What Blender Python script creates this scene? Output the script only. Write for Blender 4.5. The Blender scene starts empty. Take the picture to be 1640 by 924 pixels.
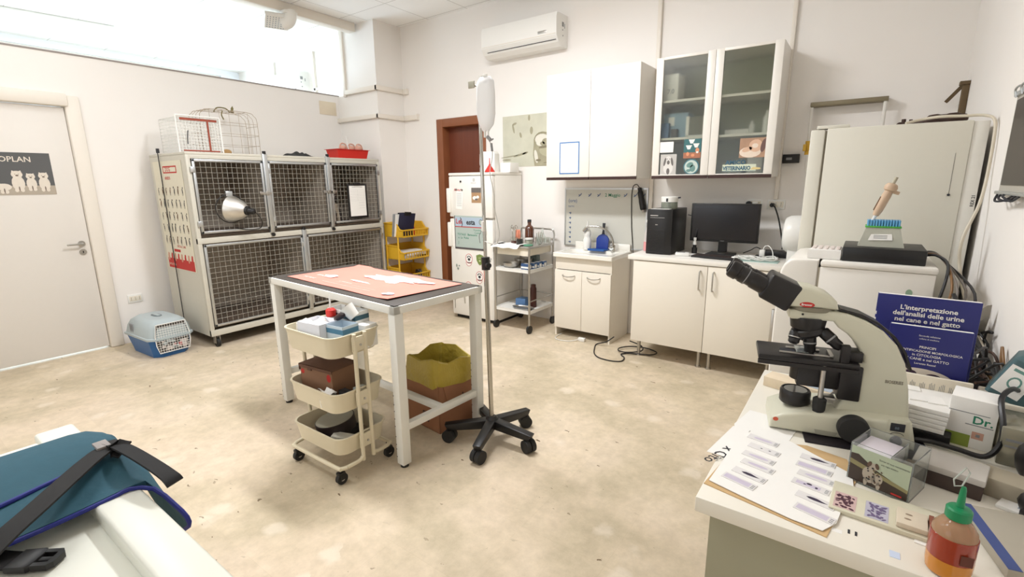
import bpy, bmesh, math, random
from mathutils import Matrix, Vector
random.seed(7)
S = bpy.context.scene
PI = math.pi

# ---------------------------------------------------------------- camera
cam_d = bpy.data.cameras.new('camera')
cam = bpy.data.objects.new('camera', cam_d)
S.collection.objects.link(cam)
cam_d.sensor_width = 36.0
cam_d.lens = 774.18 / 1640 * 36.0
cam_d.clip_start = 0.02
def cam_matrix(yaw, pitch, roll, loc):
    f = Vector((math.sin(yaw) * math.cos(pitch), math.cos(yaw) * math.cos(pitch), math.sin(pitch)))
    r = f.cross(Vector((0, 0, 1))).normalized(); u = r.cross(f)
    r2 = r * math.cos(roll) + u * math.sin(roll); u2 = -r * math.sin(roll) + u * math.cos(roll)
    m = Matrix((r2, u2, -f)).transposed().to_4x4()
    m.translation = loc
    return m
cam.matrix_world = cam_matrix(math.radians(-35.828), math.radians(-12.315), math.radians(-0.535), Vector((0, 0, 1.5)))
S.camera = cam

# ---------------------------------------------------------------- world, light, exposure
S.view_settings.view_transform = 'Standard'
S.view_settings.look = 'None'
S.view_settings.gamma = 1.0
S.view_settings.use_curve_mapping = False
S.view_settings.exposure = 0.25
W = bpy.data.worlds.new('sky'); S.world = W
W.use_nodes = True
W.node_tree.nodes['Background'].inputs[0].default_value = (0.75, 0.87, 1.0, 1)
W.node_tree.nodes['Background'].inputs[1].default_value = 1.4
def area(name, loc, rot, sx, sy, power, col):
    l = bpy.data.lights.new(name, 'AREA'); l.shape = 'RECTANGLE'; l.size = sx; l.size_y = sy
    l.energy = power; l.color = col
    o = bpy.data.objects.new(name, l); S.collection.objects.link(o)
    o.location = loc; o.rotation_euler = rot
    return o
WARM = (0.975, 1.0, 1.04)
# ceiling fluorescents of this room (their housings are built with the ceiling)
LAMPS = [(-2.4, 2.3), (-2.6, 0.2), (-4.4, 0.9)]
for i, (x, y) in enumerate(LAMPS):
    area('fluorescent_light', (x, y, 3.30), (0, 0, 0), 1.15, 0.25, (76, 20, 9)[i], WARM)
# daylight: unseen window added behind the camera, window of the neighbouring room
area('added_window_light', (-2.6, -2.12, 1.7), (PI / 2, 0, 0), 2.4, 1.5, 14, (0.95, 0.97, 1.0))
area('neighbour_daylight', (-8.9, 2.2, 1.9), (0, -PI / 2, 0), 2.0, 3.6, 170, (0.70, 0.86, 1.0))

# ---------------------------------------------------------------- materials
MATS = {}
def mat(name, col, rough=0.5, metal=0.0, var=0.04, scale=30.0, bump=0.0, trans=0.0, ior=1.45, alpha=1.0, spec=0.5, emit=None, coat=0.0):
    if name in MATS: return MATS[name]
    m = bpy.data.materials.new(name); m.use_nodes = True
    nt = m.node_tree; b = nt.nodes['Principled BSDF']
    b.inputs['Roughness'].default_value = rough
    b.inputs['Metallic'].default_value = metal
    b.inputs['IOR'].default_value = ior
    b.inputs['Transmission Weight'].default_value = trans
    b.inputs['Alpha'].default_value = alpha
    b.inputs['Specular IOR Level'].default_value = spec
    b.inputs['Coat Weight'].default_value = coat
    if emit:
        b.inputs['Emission Color'].default_value = (*col, 1); b.inputs['Emission Strength'].default_value = emit
    tc = nt.nodes.new('ShaderNodeTexCoord'); n = nt.nodes.new('ShaderNodeTexNoise')
    n.inputs['Scale'].default_value = scale; n.inputs['Detail'].default_value = 4
    nt.links.new(tc.outputs['Object'], n.inputs['Vector'])
    mx = nt.nodes.new('ShaderNodeMix'); mx.data_type = 'RGBA'
    mx.inputs[6].default_value = (*[max(0, c * (1 - var)) for c in col], 1)
    mx.inputs[7].default_value = (*[min(1, c * (1 + var)) for c in col], 1)
    nt.links.new(n.outputs['Fac'], mx.inputs[0]); nt.links.new(mx.outputs[2], b.inputs['Base Color'])
    if bump:
        bp = nt.nodes.new('ShaderNodeBump'); bp.inputs['Strength'].default_value = bump; bp.inputs['Distance'].default_value = 0.01
        nt.links.new(n.outputs['Fac'], bp.inputs['Height']); nt.links.new(bp.outputs[0], b.inputs['Normal'])
    MATS[name] = m
    return m
def srgb(r, g, b):
    f = lambda c: (c / 255 / 12.92) if c <= 10 else ((c / 255 + 0.055) / 1.055) ** 2.4
    return (f(r), f(g), f(b))

M_WALL = mat('wall_paint', srgb(243, 238, 232), 0.85, var=0.015, scale=3, bump=0.02)
M_WALLB = mat('neighbour_paint', srgb(240, 243, 248), 0.85, var=0.01)
M_WHITE = mat('white_lacquer', srgb(238, 233, 224), 0.35, var=0.01)
M_CREAM = mat('cream_lacquer', srgb(232, 224, 206), 0.4, var=0.015)
M_TRUNK = mat('trunking_plastic', srgb(234, 226, 214), 0.5, var=0.01)
M_PLAST = mat('white_plastic', srgb(238, 236, 230), 0.35, var=0.01)
M_PAPER = mat('paper_white', srgb(243, 240, 234), 0.8, var=0.02)
M_BLACK = mat('black_plastic', (0.012, 0.011, 0.011), 0.4, var=0.1)
M_DARK = mat('dark_rubber', (0.02, 0.019, 0.018), 0.7, var=0.15)
M_CHROME = mat('chrome', (0.50, 0.48, 0.44), 0.2, 1.0, var=0.03)
M_STEEL = mat('brushed_steel', (0.50, 0.48, 0.45), 0.35, 1.0, var=0.08, scale=60)
M_ALU = mat('aluminium', (0.60, 0.62, 0.63), 0.4, 1.0, var=0.05)
M_GLASS = mat('clear_glass', (0.95, 0.97, 0.96), 0.03, trans=1.0, var=0.0)
M_RED = mat('red_plastic', srgb(205, 45, 35), 0.4)
M_YEL = mat('yellow_plastic', srgb(226, 178, 50), 0.45)
M_BLUE = mat('blue_plastic', srgb(35, 60, 140), 0.4)
M_CARD = mat('cardboard', srgb(160, 112, 82), 0.85, var=0.07, scale=12)
M_INK = mat('printed_ink', (0.03, 0.03, 0.035), 0.8)
M_GREYINK = mat('grey_ink', (0.28, 0.28, 0.28), 0.8)
M_REDINK = mat('red_ink', srgb(190, 50, 45), 0.7)
M_BLUEINK = mat('blue_ink', srgb(70, 125, 185), 0.7)
M_GREENINK = mat('green_ink', srgb(50, 130, 100), 0.7)

# ---------------------------------------------------------------- mesh builder
def FR(o, x, y):
    x = Vector(x).normalized(); y = Vector(y); z = x.cross(y).normalized(); y = z.cross(x)
    m = Matrix((x, y, z)).transposed().to_4x4(); m.translation = Vector(o)
    return m
def catmull(pts, n=6, closed=False):
    P = [Vector(p) for p in pts]
    if len(P) < 3: return P
    out = []; N = len(P)
    for i in range(N if closed else N - 1):
        if closed: a, b, c, d = P[(i - 1) % N], P[i], P[(i + 1) % N], P[(i + 2) % N]
        else: a, b, c, d = P[max(i - 1, 0)], P[i], P[i + 1], P[min(i + 2, N - 1)]
        for k in range(n):
            t = k / n
            out.append(0.5 * ((2 * b) + (c - a) * t + (2 * a - 5 * b + 4 * c - d) * t * t + (3 * b - a - 3 * c + d) * t ** 3))
    if not closed: out.append(P[-1])
    return out
TXT = {}
def text_mesh(s, size, bold, align):
    k = (s, size, bold, align)
    if k not in TXT:
        c = bpy.data.curves.new('t', 'FONT'); c.body = s; c.size = size; c.offset = bold * size; c.align_x = align; c.resolution_u = 2
        o = bpy.data.objects.new('t', c); S.collection.objects.link(o)
        dg = bpy.context.evaluated_depsgraph_get(); dg.update()
        me = bpy.data.meshes.new_from_object(o.evaluated_get(dg))
        TXT[k] = ([v.co.copy() for v in me.vertices], [list(p.vertices) for p in me.polygons])
        bpy.data.objects.remove(o); bpy.data.curves.remove(c); bpy.data.meshes.remove(me)
    return TXT[k]
class MB:
    def __init__(s, F=None): s.bm = bmesh.new(); s.mi = 0; s.F = F or Matrix()
    def add(s, vs, fs):
        V = [s.bm.verts.new(s.F @ Vector(v)) for v in vs]
        for f in fs:
            if len(set(f)) < 3: continue
            try: q = s.bm.faces.new([V[i] for i in f]); q.material_index = s.mi
            except ValueError: pass
        return s
    def box(s, x0, x1, y0, y1, z0, z1, bev=0, seg=2):
        vs = [(x, y, z) for z in (z0, z1) for y in (y0, y1) for x in (x0, x1)]
        fs = [(0, 2, 3, 1), (4, 5, 7, 6), (0, 1, 5, 4), (2, 6, 7, 3), (0, 4, 6, 2), (1, 3, 7, 5)]
        return s.rounded(vs, fs, bev, seg) if bev else s.add(vs, fs)
    def rounded(s, vs, fs, bev, seg=2, sel=None):
        t = bmesh.new(); V = [t.verts.new(v) for v in vs]
        for f in fs: t.faces.new([V[i] for i in f])
        t.normal_update()
        ed = [e for e in t.edges if (sel is None or sel(e))]
        bmesh.ops.bevel(t, geom=ed, offset=bev, segments=seg, profile=0.5, affect='EDGES')
        t.verts.index_update()
        s.add([v.co.copy() for v in t.verts], [[v.index for v in f.verts] for f in t.faces]); t.free()
        return s
    def cyl(s, p0, p1, r0, r1=None, n=16, caps=True):
        p0 = Vector(p0); p1 = Vector(p1); r1 = r0 if r1 is None else r1
        d = (p1 - p0).normalized(); a = d.orthogonal().normalized(); b = d.cross(a)
        o = PI / 4 if n == 4 else 0
        R = [a * math.cos(2 * PI * k / n + o) + b * math.sin(2 * PI * k / n + o) for k in range(n)]
        vs = [p0 + q * r0 for q in R] + [p1 + q * r1 for q in R]
        fs = [(k, (k + 1) % n, n + (k + 1) % n, n + k) for k in range(n)]
        if caps: fs += [tuple(range(n - 1, -1, -1)), tuple(range(n, 2 * n))]
        return s.add(vs, fs)
    def lathe(s, prof, o=(0, 0, 0), ax=(0, 0, 1), n=24, sx=1, sy=1):
        o = Vector(o); d = Vector(ax).normalized()
        a = Vector((1, 0, 0)) if abs(d.x) < 0.5 else Vector((0, 1, 0)); a = (a - d * a.dot(d)).normalized(); b = d.cross(a)
        vs = []
        for r, z in prof:
            r = max(r, 1e-4)
            for k in range(n):
                t = 2 * PI * k / n
                vs.append(o + d * z + a * (r * math.cos(t) * sx) + b * (r * math.sin(t) * sy))
        fs = []
        for i in range(len(prof) - 1):
            for k in range(n):
                k2 = (k + 1) % n
                fs.append((i * n + k, i * n + k2, (i + 1) * n + k2, (i + 1) * n + k))
        fs.append(tuple(range(n - 1, -1, -1))); m = (len(prof) - 1) * n
        fs.append(tuple(range(m, m + n)))
        return s.add(vs, fs)
    def tube(s, pts, r, n=8, smooth=5, closed=False, flat=None):
        P = catmull(pts, smooth, closed) if smooth else [Vector(p) for p in pts]
        N = len(P); vs = []; up = None
        for i in range(N):
            d = (P[(i + 1) % N] - P[i - 1]) if closed else (P[min(i + 1, N - 1)] - P[max(i - 1, 0)])
            d.normalize()
            if up is None: a = d.orthogonal().normalized()
            else:
                a = up - d * up.dot(d)
                a = a.normalized() if a.length > 1e-5 else d.orthogonal().normalized()
            up = a; b = d.cross(a)
            rr = r[i * (len(r) - 1) // max(N - 1, 1)] if isinstance(r, (list, tuple)) else r
            for k in range(n):
                t = 2 * PI * k / n
                vs.append(P[i] + a * rr * math.cos(t) + b * rr * math.sin(t))
        fs = []
        for i in range(N if closed else N - 1):
            j = (i + 1) % N
            for k in range(n):
                k2 = (k + 1) % n; fs.append((i * n + k, i * n + k2, j * n + k2, j * n + k))
        if not closed: fs += [tuple(range(n - 1, -1, -1)), tuple(range((N - 1) * n, N * n))]
        return s.add(vs, fs)
    def strap(s, pts, w, t, side, smooth=5):
        """flat band along pts; side = list of / one width direction"""
        P = catmull(pts, smooth); N = len(P); vs = []
        W_ = side if isinstance(side, list) else [side] * len(pts)
        W_ = catmull(W_, smooth) if len(pts) > 2 else W_
        for i in range(N):
            d = (P[min(i + 1, N - 1)] - P[max(i - 1, 0)]).normalized(); a = Vector(W_[min(i, len(W_) - 1)]); a = (a - d * a.dot(d)).normalized(); b = d.cross(a)
            for sa, sb in ((-1, -1), (1, -1), (1, 1), (-1, 1)): vs.append(P[i] + a * w / 2 * sa + b * t / 2 * sb)
        fs = [(0, 1, 2, 3), tuple((N - 1) * 4 + k for k in (3, 2, 1, 0))]
        for i in range(N - 1):
            for k in range(4): k2 = (k + 1) % 4; fs.append((i * 4 + k, (i + 1) * 4 + k, (i + 1) * 4 + k2, i * 4 + k2))
        return s.add(vs, fs)
    def prism(s, poly, z0, z1, bev=0, seg=2):
        n = len(poly); vs = [(p[0], p[1], z0) for p in poly] + [(p[0], p[1], z1) for p in poly]
        fs = [tuple(range(n - 1, -1, -1)), tuple(range(n, 2 * n))] + [(k, (k + 1) % n, n + (k + 1) % n, n + k) for k in range(n)]
        if bev:
            zs = (min(z0, z1), max(z0, z1))
            return s.rounded(vs, fs, bev, seg, sel=lambda e: abs(e.verts[0].co.z - e.verts[1].co.z) < 1e-7)
        return s.add(vs, fs)
    def ell(s, cx, cy, rx, ry, z, rot=0, n=14, h=0.0):
        c, q = math.cos(rot), math.sin(rot)
        P = [(cx + rx * math.cos(t) * c - ry * math.sin(t) * q, cy + rx * math.cos(t) * q + ry * math.sin(t) * c) for t in [2 * PI * k / n for k in range(n)]]
        if h: return s.prism(P, z, z + h)
        return s.add([(p[0], p[1], z) for p in P], [tuple(range(n))])
    def rect(s, x0, x1, y0, y1, z): return s.add([(x0, y0, z), (x1, y0, z), (x1, y1, z), (x0, y1, z)], [(0, 1, 2, 3)])
    def poly(s, P, z): return s.add([(p[0], p[1], z) for p in P], [tuple(range(len(P)))])
    def ball(s, c, r, n=16, sc=(1, 1, 1), R=None):
        c = Vector(c); vs = []; m = n // 2
        def P(a, t):
            v = Vector((math.sin(a) * math.cos(t) * sc[0], math.sin(a) * math.sin(t) * sc[1], math.cos(a) * sc[2])) * r
            return c + (R @ v if R else v)
        vs.append(P(0, 0))
        for i in range(1, m):
            for k in range(n): vs.append(P(PI * i / m, 2 * PI * k / n))
        vs.append(P(PI, 0)); last = len(vs) - 1
        fs = [(0, 1 + k, 1 + (k + 1) % n) for k in range(n)]
        for i in range(m - 2):
            a = 1 + i * n
            fs += [(a + k, a + n + k, a + n + (k + 1) % n, a + (k + 1) % n) for k in range(n)]
        a = 1 + (m - 2) * n
        fs += [(last, a + (k + 1) % n, a + k) for k in range(n)]
        return s.add(vs, fs)
    def text(s, t, size, x, y, z=0, bold=0.0, align='LEFT', sx=1.0):
        vs, fs = text_mesh(t, size, bold, align)
        return s.add([(v.x * sx + x, v.y + y, z) for v in vs], fs)
    def surf(s, f, nu, nv, cu=False):
        vs = [f(i / nu, j / nv) for j in range(nv + 1) for i in range(nu + 1)]
        fs = [(j * (nu + 1) + i, j * (nu + 1) + i + 1, (j + 1) * (nu + 1) + i + 1, (j + 1) * (nu + 1) + i) for j in range(nv) for i in range(nu)]
        return s.add(vs, fs)
    def cloth(s, f, nu, nv, t):
        """closed slab: surface f(u,v) given a thickness t straight down"""
        top = [Vector(f(i / nu, j / nv)) for j in range(nv + 1) for i in range(nu + 1)]
        n = len(top); vs = top + [v - Vector((0, 0, t)) for v in top]; w = nu + 1
        fs = []
        for j in range(nv):
            for i in range(nu):
                q = (j * w + i, j * w + i + 1, (j + 1) * w + i + 1, (j + 1) * w + i)
                fs.append(q); fs.append(tuple(n + a for a in reversed(q)))
        for i in range(nu):
            fs.append((i + 1, i, n + i, n + i + 1)); a = nv * w + i; fs.append((a, a + 1, n + a + 1, n + a))
        for j in range(nv):
            a = j * w; fs.append((a, a + w, n + a + w, n + a)); b = a + nu; fs.append((b + w, b, n + b, n + b + w))
        return s.add(vs, fs)

def add_props(o, label=None, cat=None, group=None, kind=None):
    if label: o['label'] = label
    if cat: o['category'] = cat
    if group: o['group'] = group
    if kind: o['kind'] = kind
    return o
OFF = {}
def obj(name, mb, mats, parent=None, loc=None, rz=0.0, angle=35, normals=True):
    """link a mesh; parts of a 'world' thing are given in world coordinates and shifted by the thing's base"""
    off = Vector((0, 0, 0)); recenter = False
    if parent is not None and parent.name in OFF: off = OFF[parent.name]
    elif parent is None and rz == 0.0 and getattr(mb, 'world', False): off = Vector(loc)
    elif parent is None and loc is None:          # world-built thing: put its origin at the middle of its base
        xs = [v.co for v in mb.bm.verts]
        loc = Vector([(min(c[i] for c in xs) + max(c[i] for c in xs)) / 2 for i in range(2)] + [min(c[2] for c in xs)])
        off = loc.copy(); recenter = True
    if off.length: bmesh.ops.translate(mb.bm, verts=mb.bm.verts, vec=-off)
    if normals: bmesh.ops.recalc_face_normals(mb.bm, faces=mb.bm.faces)
    me = bpy.data.meshes.new(name); mb.bm.to_mesh(me); mb.bm.free()
    for m in (mats if isinstance(mats, (list, tuple)) else [mats]): me.materials.append(m)
    me.polygons.foreach_set('use_smooth', [True] * len(me.polygons))
    me.set_sharp_from_angle(angle=math.radians(angle))
    o = bpy.data.objects.new(name, me); S.collection.objects.link(o)
    if parent is not None:
        o.parent = parent
        if parent.name in OFF: OFF[o.name] = off
    else:
        o.location = loc; o.rotation_euler = (0, 0, rz)
        if recenter or getattr(mb, 'world', False): OFF[o.name] = off
    return o
def thing(name, label, cat, loc=(0, 0, 0), rz=0.0, group=None, world=False, rot=None):
    o = bpy.data.objects.new(name, None); S.collection.objects.link(o)
    o.empty_display_size = 0.05
    o.location = loc; o.rotation_euler = rot or (0, 0, rz)
    add_props(o, label, cat, group)
    if world: OFF[o.name] = Vector(loc)
    return o
def solo(name, mb, mats, label, cat, loc=None, rz=0.0, group=None, world=False, angle=35, kind=None):
    mb.world = world
    return add_props(obj(name, mb, mats, None, loc, rz, angle), label, cat, group, kind)
def copy_thing(o, loc, rz=0.0, label=None):
    def rec(a, par):
        c = a.copy(); S.collection.objects.link(c); c.parent = par
        for ch in a.children: rec(ch, c)
        return c
    c = rec(o, None); c.location = loc; c.rotation_euler = (0, 0, rz)
    if label: c['label'] = label
    return c
def struct(name, mb, mats, parent=None, angle=35):
    o = obj(name, mb, mats, parent, angle=angle)
    if parent is None: o['kind'] = 'structure'
    return o
def B(*a, **k): return MB().box(*a, **k)
# ================================================================ SETTING
YW = 4.5; XR = 0.45; XL = -5.7; ZC = 3.39; ZP = 2.61
def floor_material():
    m = bpy.data.materials.new('marble_chip_floor'); m.use_nodes = True
    nt = m.node_tree; N = nt.nodes; L = nt.links; b = N['Principled BSDF']
    tc = N.new('ShaderNodeTexCoord')
    def noise(sc, det=6, ro=0.6):
        n = N.new('ShaderNodeTexNoise'); n.inputs['Scale'].default_value = sc; n.inputs['Detail'].default_value = det; n.inputs['Roughness'].default_value = ro
        L.new(tc.outputs['Object'], n.inputs['Vector']); return n
    def ramp(src, stops):
        r = N.new('ShaderNodeValToRGB'); e = r.color_ramp.elements
        e[0].position, e[0].color = stops[0][0], (*stops[0][1], 1); e[1].position, e[1].color = stops[-1][0], (*stops[-1][1], 1)
        for p, c in stops[1:-1]: q = e.new(p); q.color = (*c, 1)
        L.new(src, r.inputs[0]); return r
    def mix(f, a, c, mode='MIX'):
        x = N.new('ShaderNodeMix'); x.data_type = 'RGBA'; x.blend_type = mode
        if isinstance(f, float): x.inputs[0].default_value = f
        else: L.new(f, x.inputs[0])
        for i, v in ((6, a), (7, c)):
            if isinstance(v, tuple): x.inputs[i].default_value = (*v, 1)
            else: L.new(v, x.inputs[i])
        return x.outputs[2]
    def math_(op, a, c):
        x = N.new('ShaderNodeMath'); x.operation = op
        for i, v in enumerate((a, c)):
            if isinstance(v, (int, float)): x.inputs[i].default_value = v
            else: L.new(v, x.inputs[i])
        return x.outputs[0]
    n1 = noise(2.2, 9, 0.62); n2 = noise(16, 6, 0.7); n3 = noise(1.1, 3)
    base = ramp(n1.outputs['Fac'], [(0.36, srgb(195, 180, 154)), (0.5, srgb(208, 192, 166)), (0.64, srgb(217, 202, 178))]).outputs[0]
    pink = ramp(n3.outputs['Fac'], [(0.45, (0, 0, 0)), (0.62, (1, 1, 1))]).outputs[0]
    base = mix(math_('MULTIPLY', pink, 0.55), base, srgb(220, 200, 178))
    base = mix(0.5, base, ramp(n2.outputs['Fac'], [(0.3, (0.76, 0.75, 0.71)), (0.7, (1.2, 1.2, 1.2))]).outputs[0], 'MULTIPLY')
    # pale chips with broken edges
    w = N.new('ShaderNodeMix'); w.data_type = 'VECTOR'; w.inputs[0].default_value = 0.10
    nw = noise(9, 5); L.new(tc.outputs['Object'], w.inputs[4]); L.new(nw.outputs['Color'], w.inputs[5])
    v = N.new('ShaderNodeTexVoronoi'); v.inputs['Scale'].default_value = 6.5; L.new(w.outputs[1], v.inputs['Vector'])
    se = N.new('ShaderNodeSeparateColor'); L.new(v.outputs['Color'], se.inputs[0])
    chip = ramp(v.outputs['Distance'], [(0.20, (1, 1, 1)), (0.36, (0, 0, 0))]).outputs[0]
    base = mix(math_('MULTIPLY', math_('MULTIPLY', chip, math_('GREATER_THAN', se.outputs[0], 0.74)), 0.4), base, srgb(238, 226, 209))
    # faint tone step from tile to tile
    bk = N.new('ShaderNodeTexBrick'); bk.offset = 0.0; bk.inputs['Scale'].default_value = 1.0
    bk.inputs['Brick Width'].default_value = 0.40; bk.inputs['Row Height'].default_value = 0.40; bk.inputs['Mortar Size'].default_value = 0.001
    bk.inputs['Color1'].default_value = (0.955, 0.955, 0.955, 1); bk.inputs['Color2'].default_value = (1.02, 1.02, 1.02, 1); bk.inputs['Mortar'].default_value = (0.94, 0.93, 0.91, 1)
    L.new(tc.outputs['Object'], bk.inputs['Vector'])
    base = mix(1.0, base, bk.outputs[0], 'MULTIPLY')
    # short dark brown slivers lying in several directions
    for k, (rot, sc, thr, sel) in enumerate(((0.5, 17, 0.075, 0.50), (-0.9, 15, 0.08, 0.52), (1.7, 19, 0.075, 0.56), (2.6, 8, 0.06, 0.5))):
        mp = N.new('ShaderNodeMapping'); mp.inputs['Rotation'].default_value = (0, 0, rot); mp.inputs['Scale'].default_value = (0.32, 1, 1); mp.inputs['Location'].default_value = (k * 3.3, k, 0)
        L.new(w.outputs[1], mp.inputs[0])
        vv = N.new('ShaderNodeTexVoronoi'); vv.inputs['Scale'].default_value = sc; L.new(mp.outputs[0], vv.inputs['Vector'])
        s2 = N.new('ShaderNodeSeparateColor'); L.new(vv.outputs['Color'], s2.inputs[0])
        f = math_('MULTIPLY', math_('MULTIPLY', math_('LESS_THAN', vv.outputs['Distance'], thr), math_('GREATER_THAN', s2.outputs[1], sel)), s2.outputs[2])
        base = mix(f, base, srgb(98, 76, 50))
    L.new(base, b.inputs['Base Color'])
    b.inputs['Roughness'].default_value = 0.5; b.inputs['Specular IOR Level'].default_value = 0.2
    return m
def ceiling_material():
    m = bpy.data.materials.new('ceiling_tiles'); m.use_nodes = True
    nt = m.node_tree; N = nt.nodes; L = nt.links; b = N['Principled BSDF']
    tc = N.new('ShaderNodeTexCoord'); bk = N.new('ShaderNodeTexBrick'); bk.offset = 0.0
    bk.inputs['Scale'].default_value = 1; bk.inputs['Brick Width'].default_value = 0.6; bk.inputs['Row Height'].default_value = 0.6
    bk.inputs['Mortar Size'].default_value = 0.005; bk.inputs['Mortar Smooth'].default_value = 0.2
    bk.inputs['Color1'].default_value = (*srgb(251, 250, 247), 1); bk.inputs['Color2'].default_value = (*srgb(249, 248, 245), 1); bk.inputs['Mortar'].default_value = (*srgb(205, 203, 198), 1)
    mp = N.new('ShaderNodeMapping'); mp.inputs['Location'].default_value = (0.15, 0.3, 0)
    L.new(tc.outputs['Object'], mp.inputs[0]); L.new(mp.outputs[0], bk.inputs['Vector'])
    L.new(bk.outputs[0], b.inputs['Base Color']); b.inputs['Roughness'].default_value = 0.9
    return m
struct('floor', B(-9.2, 0.65, -2.4, 4.7, -0.1, 0), floor_material())
struct('ceiling', B(-9.2, 0.65, -2.4, 4.7, ZC, ZC + 0.1), ceiling_material())
# partition with the white door: opening y 0.50..1.33, z 0..2.185
wl = MB()
wl.box(XL - 0.1, XL, -2.2, 0.50, 0, ZP); wl.box(XL - 0.1, XL, 1.335, YW, 0, ZP); wl.box(XL - 0.1, XL, 0.50, 1.335, 2.19, ZP)
struct('wall_left', wl, M_WALL)
struct('trim_1', B(XL - 0.11, XL + 0.006, -2.2, 4.1, ZP, ZP + 0.012), mat('cap_grey', srgb(150, 140, 135), 0.6))
# back wall with the brown door opening x -4.30..-3.65, z 0..2.21
wb = MB(); D0, D1, DH = -4.30, -3.62, 2.205
wb.box(-9.2, D0, YW, YW + 0.2, 0, ZC); wb.box(D1, XR + 0.2, YW, YW + 0.2, 0, ZC); wb.box(D0, D1, YW, YW + 0.2, DH, ZC)
struct('wall_back', wb, M_WALL)
struct('wall_right', B(XR, XR + 0.2, -2.4, YW, 0, ZC), M_WALL)
# rear wall with an opening for the added window
wr = MB()
wr.box(-9.2, -3.85, -2.4, -2.2, 0, ZC); wr.box(-1.35, XR, -2.4, -2.2, 0, ZC); wr.box(-3.85, -1.35, -2.4, -2.2, 0, 0.9); wr.box(-3.85, -1.35, -2.4, -2.2, 2.5, ZC)
struct('wall_rear', wr, M_WALL)
wf = MB()
wf.box(-9.2, -9.0, -2.2, -1.8, 0, ZC); wf.box(-9.2, -9.0, 4.2, YW, 0, ZC); wf.box(-9.2, -9.0, -1.8, 4.2, 0, 0.8); wf.box(-9.2, -9.0, -1.8, 4.2, 3.3, ZC)
struct('wall_far', wf, M_WALLB)
def window(name, F, w, h, n):
    mb = MB(F); t = 0.05
    mb.box(0, w, 0, t, -0.04, 0.04); mb.box(0, w, h - t, h, -0.04, 0.04)
    for k in range(n + 1):
        x = k * (w - t) / n; mb.box(x, x + t, t, h - t, -0.04, 0.04)
    o = struct(name, mb, M_WHITE)
    g = MB(F); g.box(t, w - t, t, h - t, -0.004, 0.004); obj('pane', g, M_GLASS, o)
window('added_window', FR((-1.35, -2.3, 0.9), (-1, 0, 0), (0, 0, 1)), 2.5, 1.6, 3)  # out of view, added to let daylight into the room
window('window_2', FR((-9.1, -1.8, 0.8), (0, 1, 0), (0, 0, 1)), 6.0, 2.5, 5)
# corner column, lower part meets the partition
wc = MB(); wc.box(XL, -4.926, 4.085, YW, 0, ZP); wc.box(-5.5, -4.926, 4.085, YW, ZP, ZC)
struct('wall_column', wc, M_WALL)
# cable trunking round the column
def trunk(name, pts, w, h, z):
    mb = MB()
    for (a, b) in zip(pts[:-1], pts[1:]):
        x0, x1 = sorted((a[0], b[0])); y0, y1 = sorted((a[1], b[1]))
        mb.box(x0, x1, y0, y1, z - h / 2, z + h / 2, bev=0.004, seg=1)
    return mb
t2 = MB()
t2.box(-5.5, -4.89, 4.047, 4.085, 2.605, 2.66, bev=0.004); t2.box(-4.926, -4.888, 4.047, YW, 2.605, 2.66, bev=0.004); t2.box(-4.90, -4.82, 4.462, YW, 2.600, 2.665, bev=0.004)
struct('trim_2', t2, M_TRUNK)
t3 = MB()
t3.box(XL, -4.89, 4.047, 4.085, 2.285, 2.335, bev=0.004); t3.box(-4.926, -4.888, 4.047, YW, 2.285, 2.335, bev=0.004); t3.box(-4.90, -4.66, 4.462, YW, 2.285, 2.345, bev=0.004)
t3.box(-4.66, -4.655, 4.458, YW, 2.28, 2.35)
struct('trim_3', t3, M_TRUNK)
struct('trim_4', B(-5.56, -5.50, 4.06, 4.12, ZP - 0.02, ZC, bev=0.006), M_TRUNK)          # riser beside the column
struct('trim_5', B(-1.645, -1.61, YW - 0.03, YW, 0.91, ZC, bev=0.004), M_TRUNK)      # riser between the wall units
struct('trim_6', B(-0.605, -0.575, YW - 0.03, YW, 1.35, ZC, bev=0.004), M_TRUNK)     # riser over the sockets
struct('trim_7', B(-5.34, -5.22, 0.0, 4.06, ZC - 0.10, ZC, bev=0.008), M_TRUNK)   # duct under the ceiling
t8 = MB(); t8.box(-6.80, -6.76, YW - 0.03, YW, 2.2, ZC); t8.box(-7.9, -7.83, YW - 0.03, YW, 2.2, ZC); t8.box(-6.8, -5.6, YW - 0.03, YW, 2.86, 2.89)
struct('trim_8', t8, M_TRUNK)
# white door in the partition
M_DOORW = mat('white_door_paint', srgb(228, 222, 214), 0.45, var=0.01)
fr = MB()
fr.box(XL - 0.11, XL + 0.03, 1.325, 1.43, 0, 2.27, bev=0.012); fr.box(XL - 0.11, XL + 0.05, 0.40, 1.35, 2.175, 2.285, bev=0.02); fr.box(XL - 0.11, XL + 0.03, 0.40, 0.505, 0, 2.27, bev=0.012)
d1 = struct('door_1', B(XL - 0.05, XL - 0.005, 0.508, 1.322, 0.018, 2.17, bev=0.003), M_DOORW)
obj('door_frame', fr, M_TRUNK, d1)
h = MB(); h.cyl((XL - 0.005, 1.262, 1.0), (XL + 0.006, 1.262, 1.0), 0.026); h.tube([(XL, 1.262, 1.0), (XL + 0.045, 1.262, 1.0), (XL + 0.055, 1.25, 1.0), (XL + 0.055, 1.15, 1.0)], 0.009, smooth=3)
obj('door_handle', h, M_STEEL, d1)
k = MB(); k.cyl((XL - 0.005, 1.262, 0.925), (XL + 0.004, 1.262, 0.925), 0.026)
k = obj('keyhole_plate', k, M_STEEL, d1)
k2 = MB(); k2.box(XL + 0.004, XL + 0.005, 1.258, 1.266, 0.915, 0.935); obj('keyhole', k2, M_BLACK, k)
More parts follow.
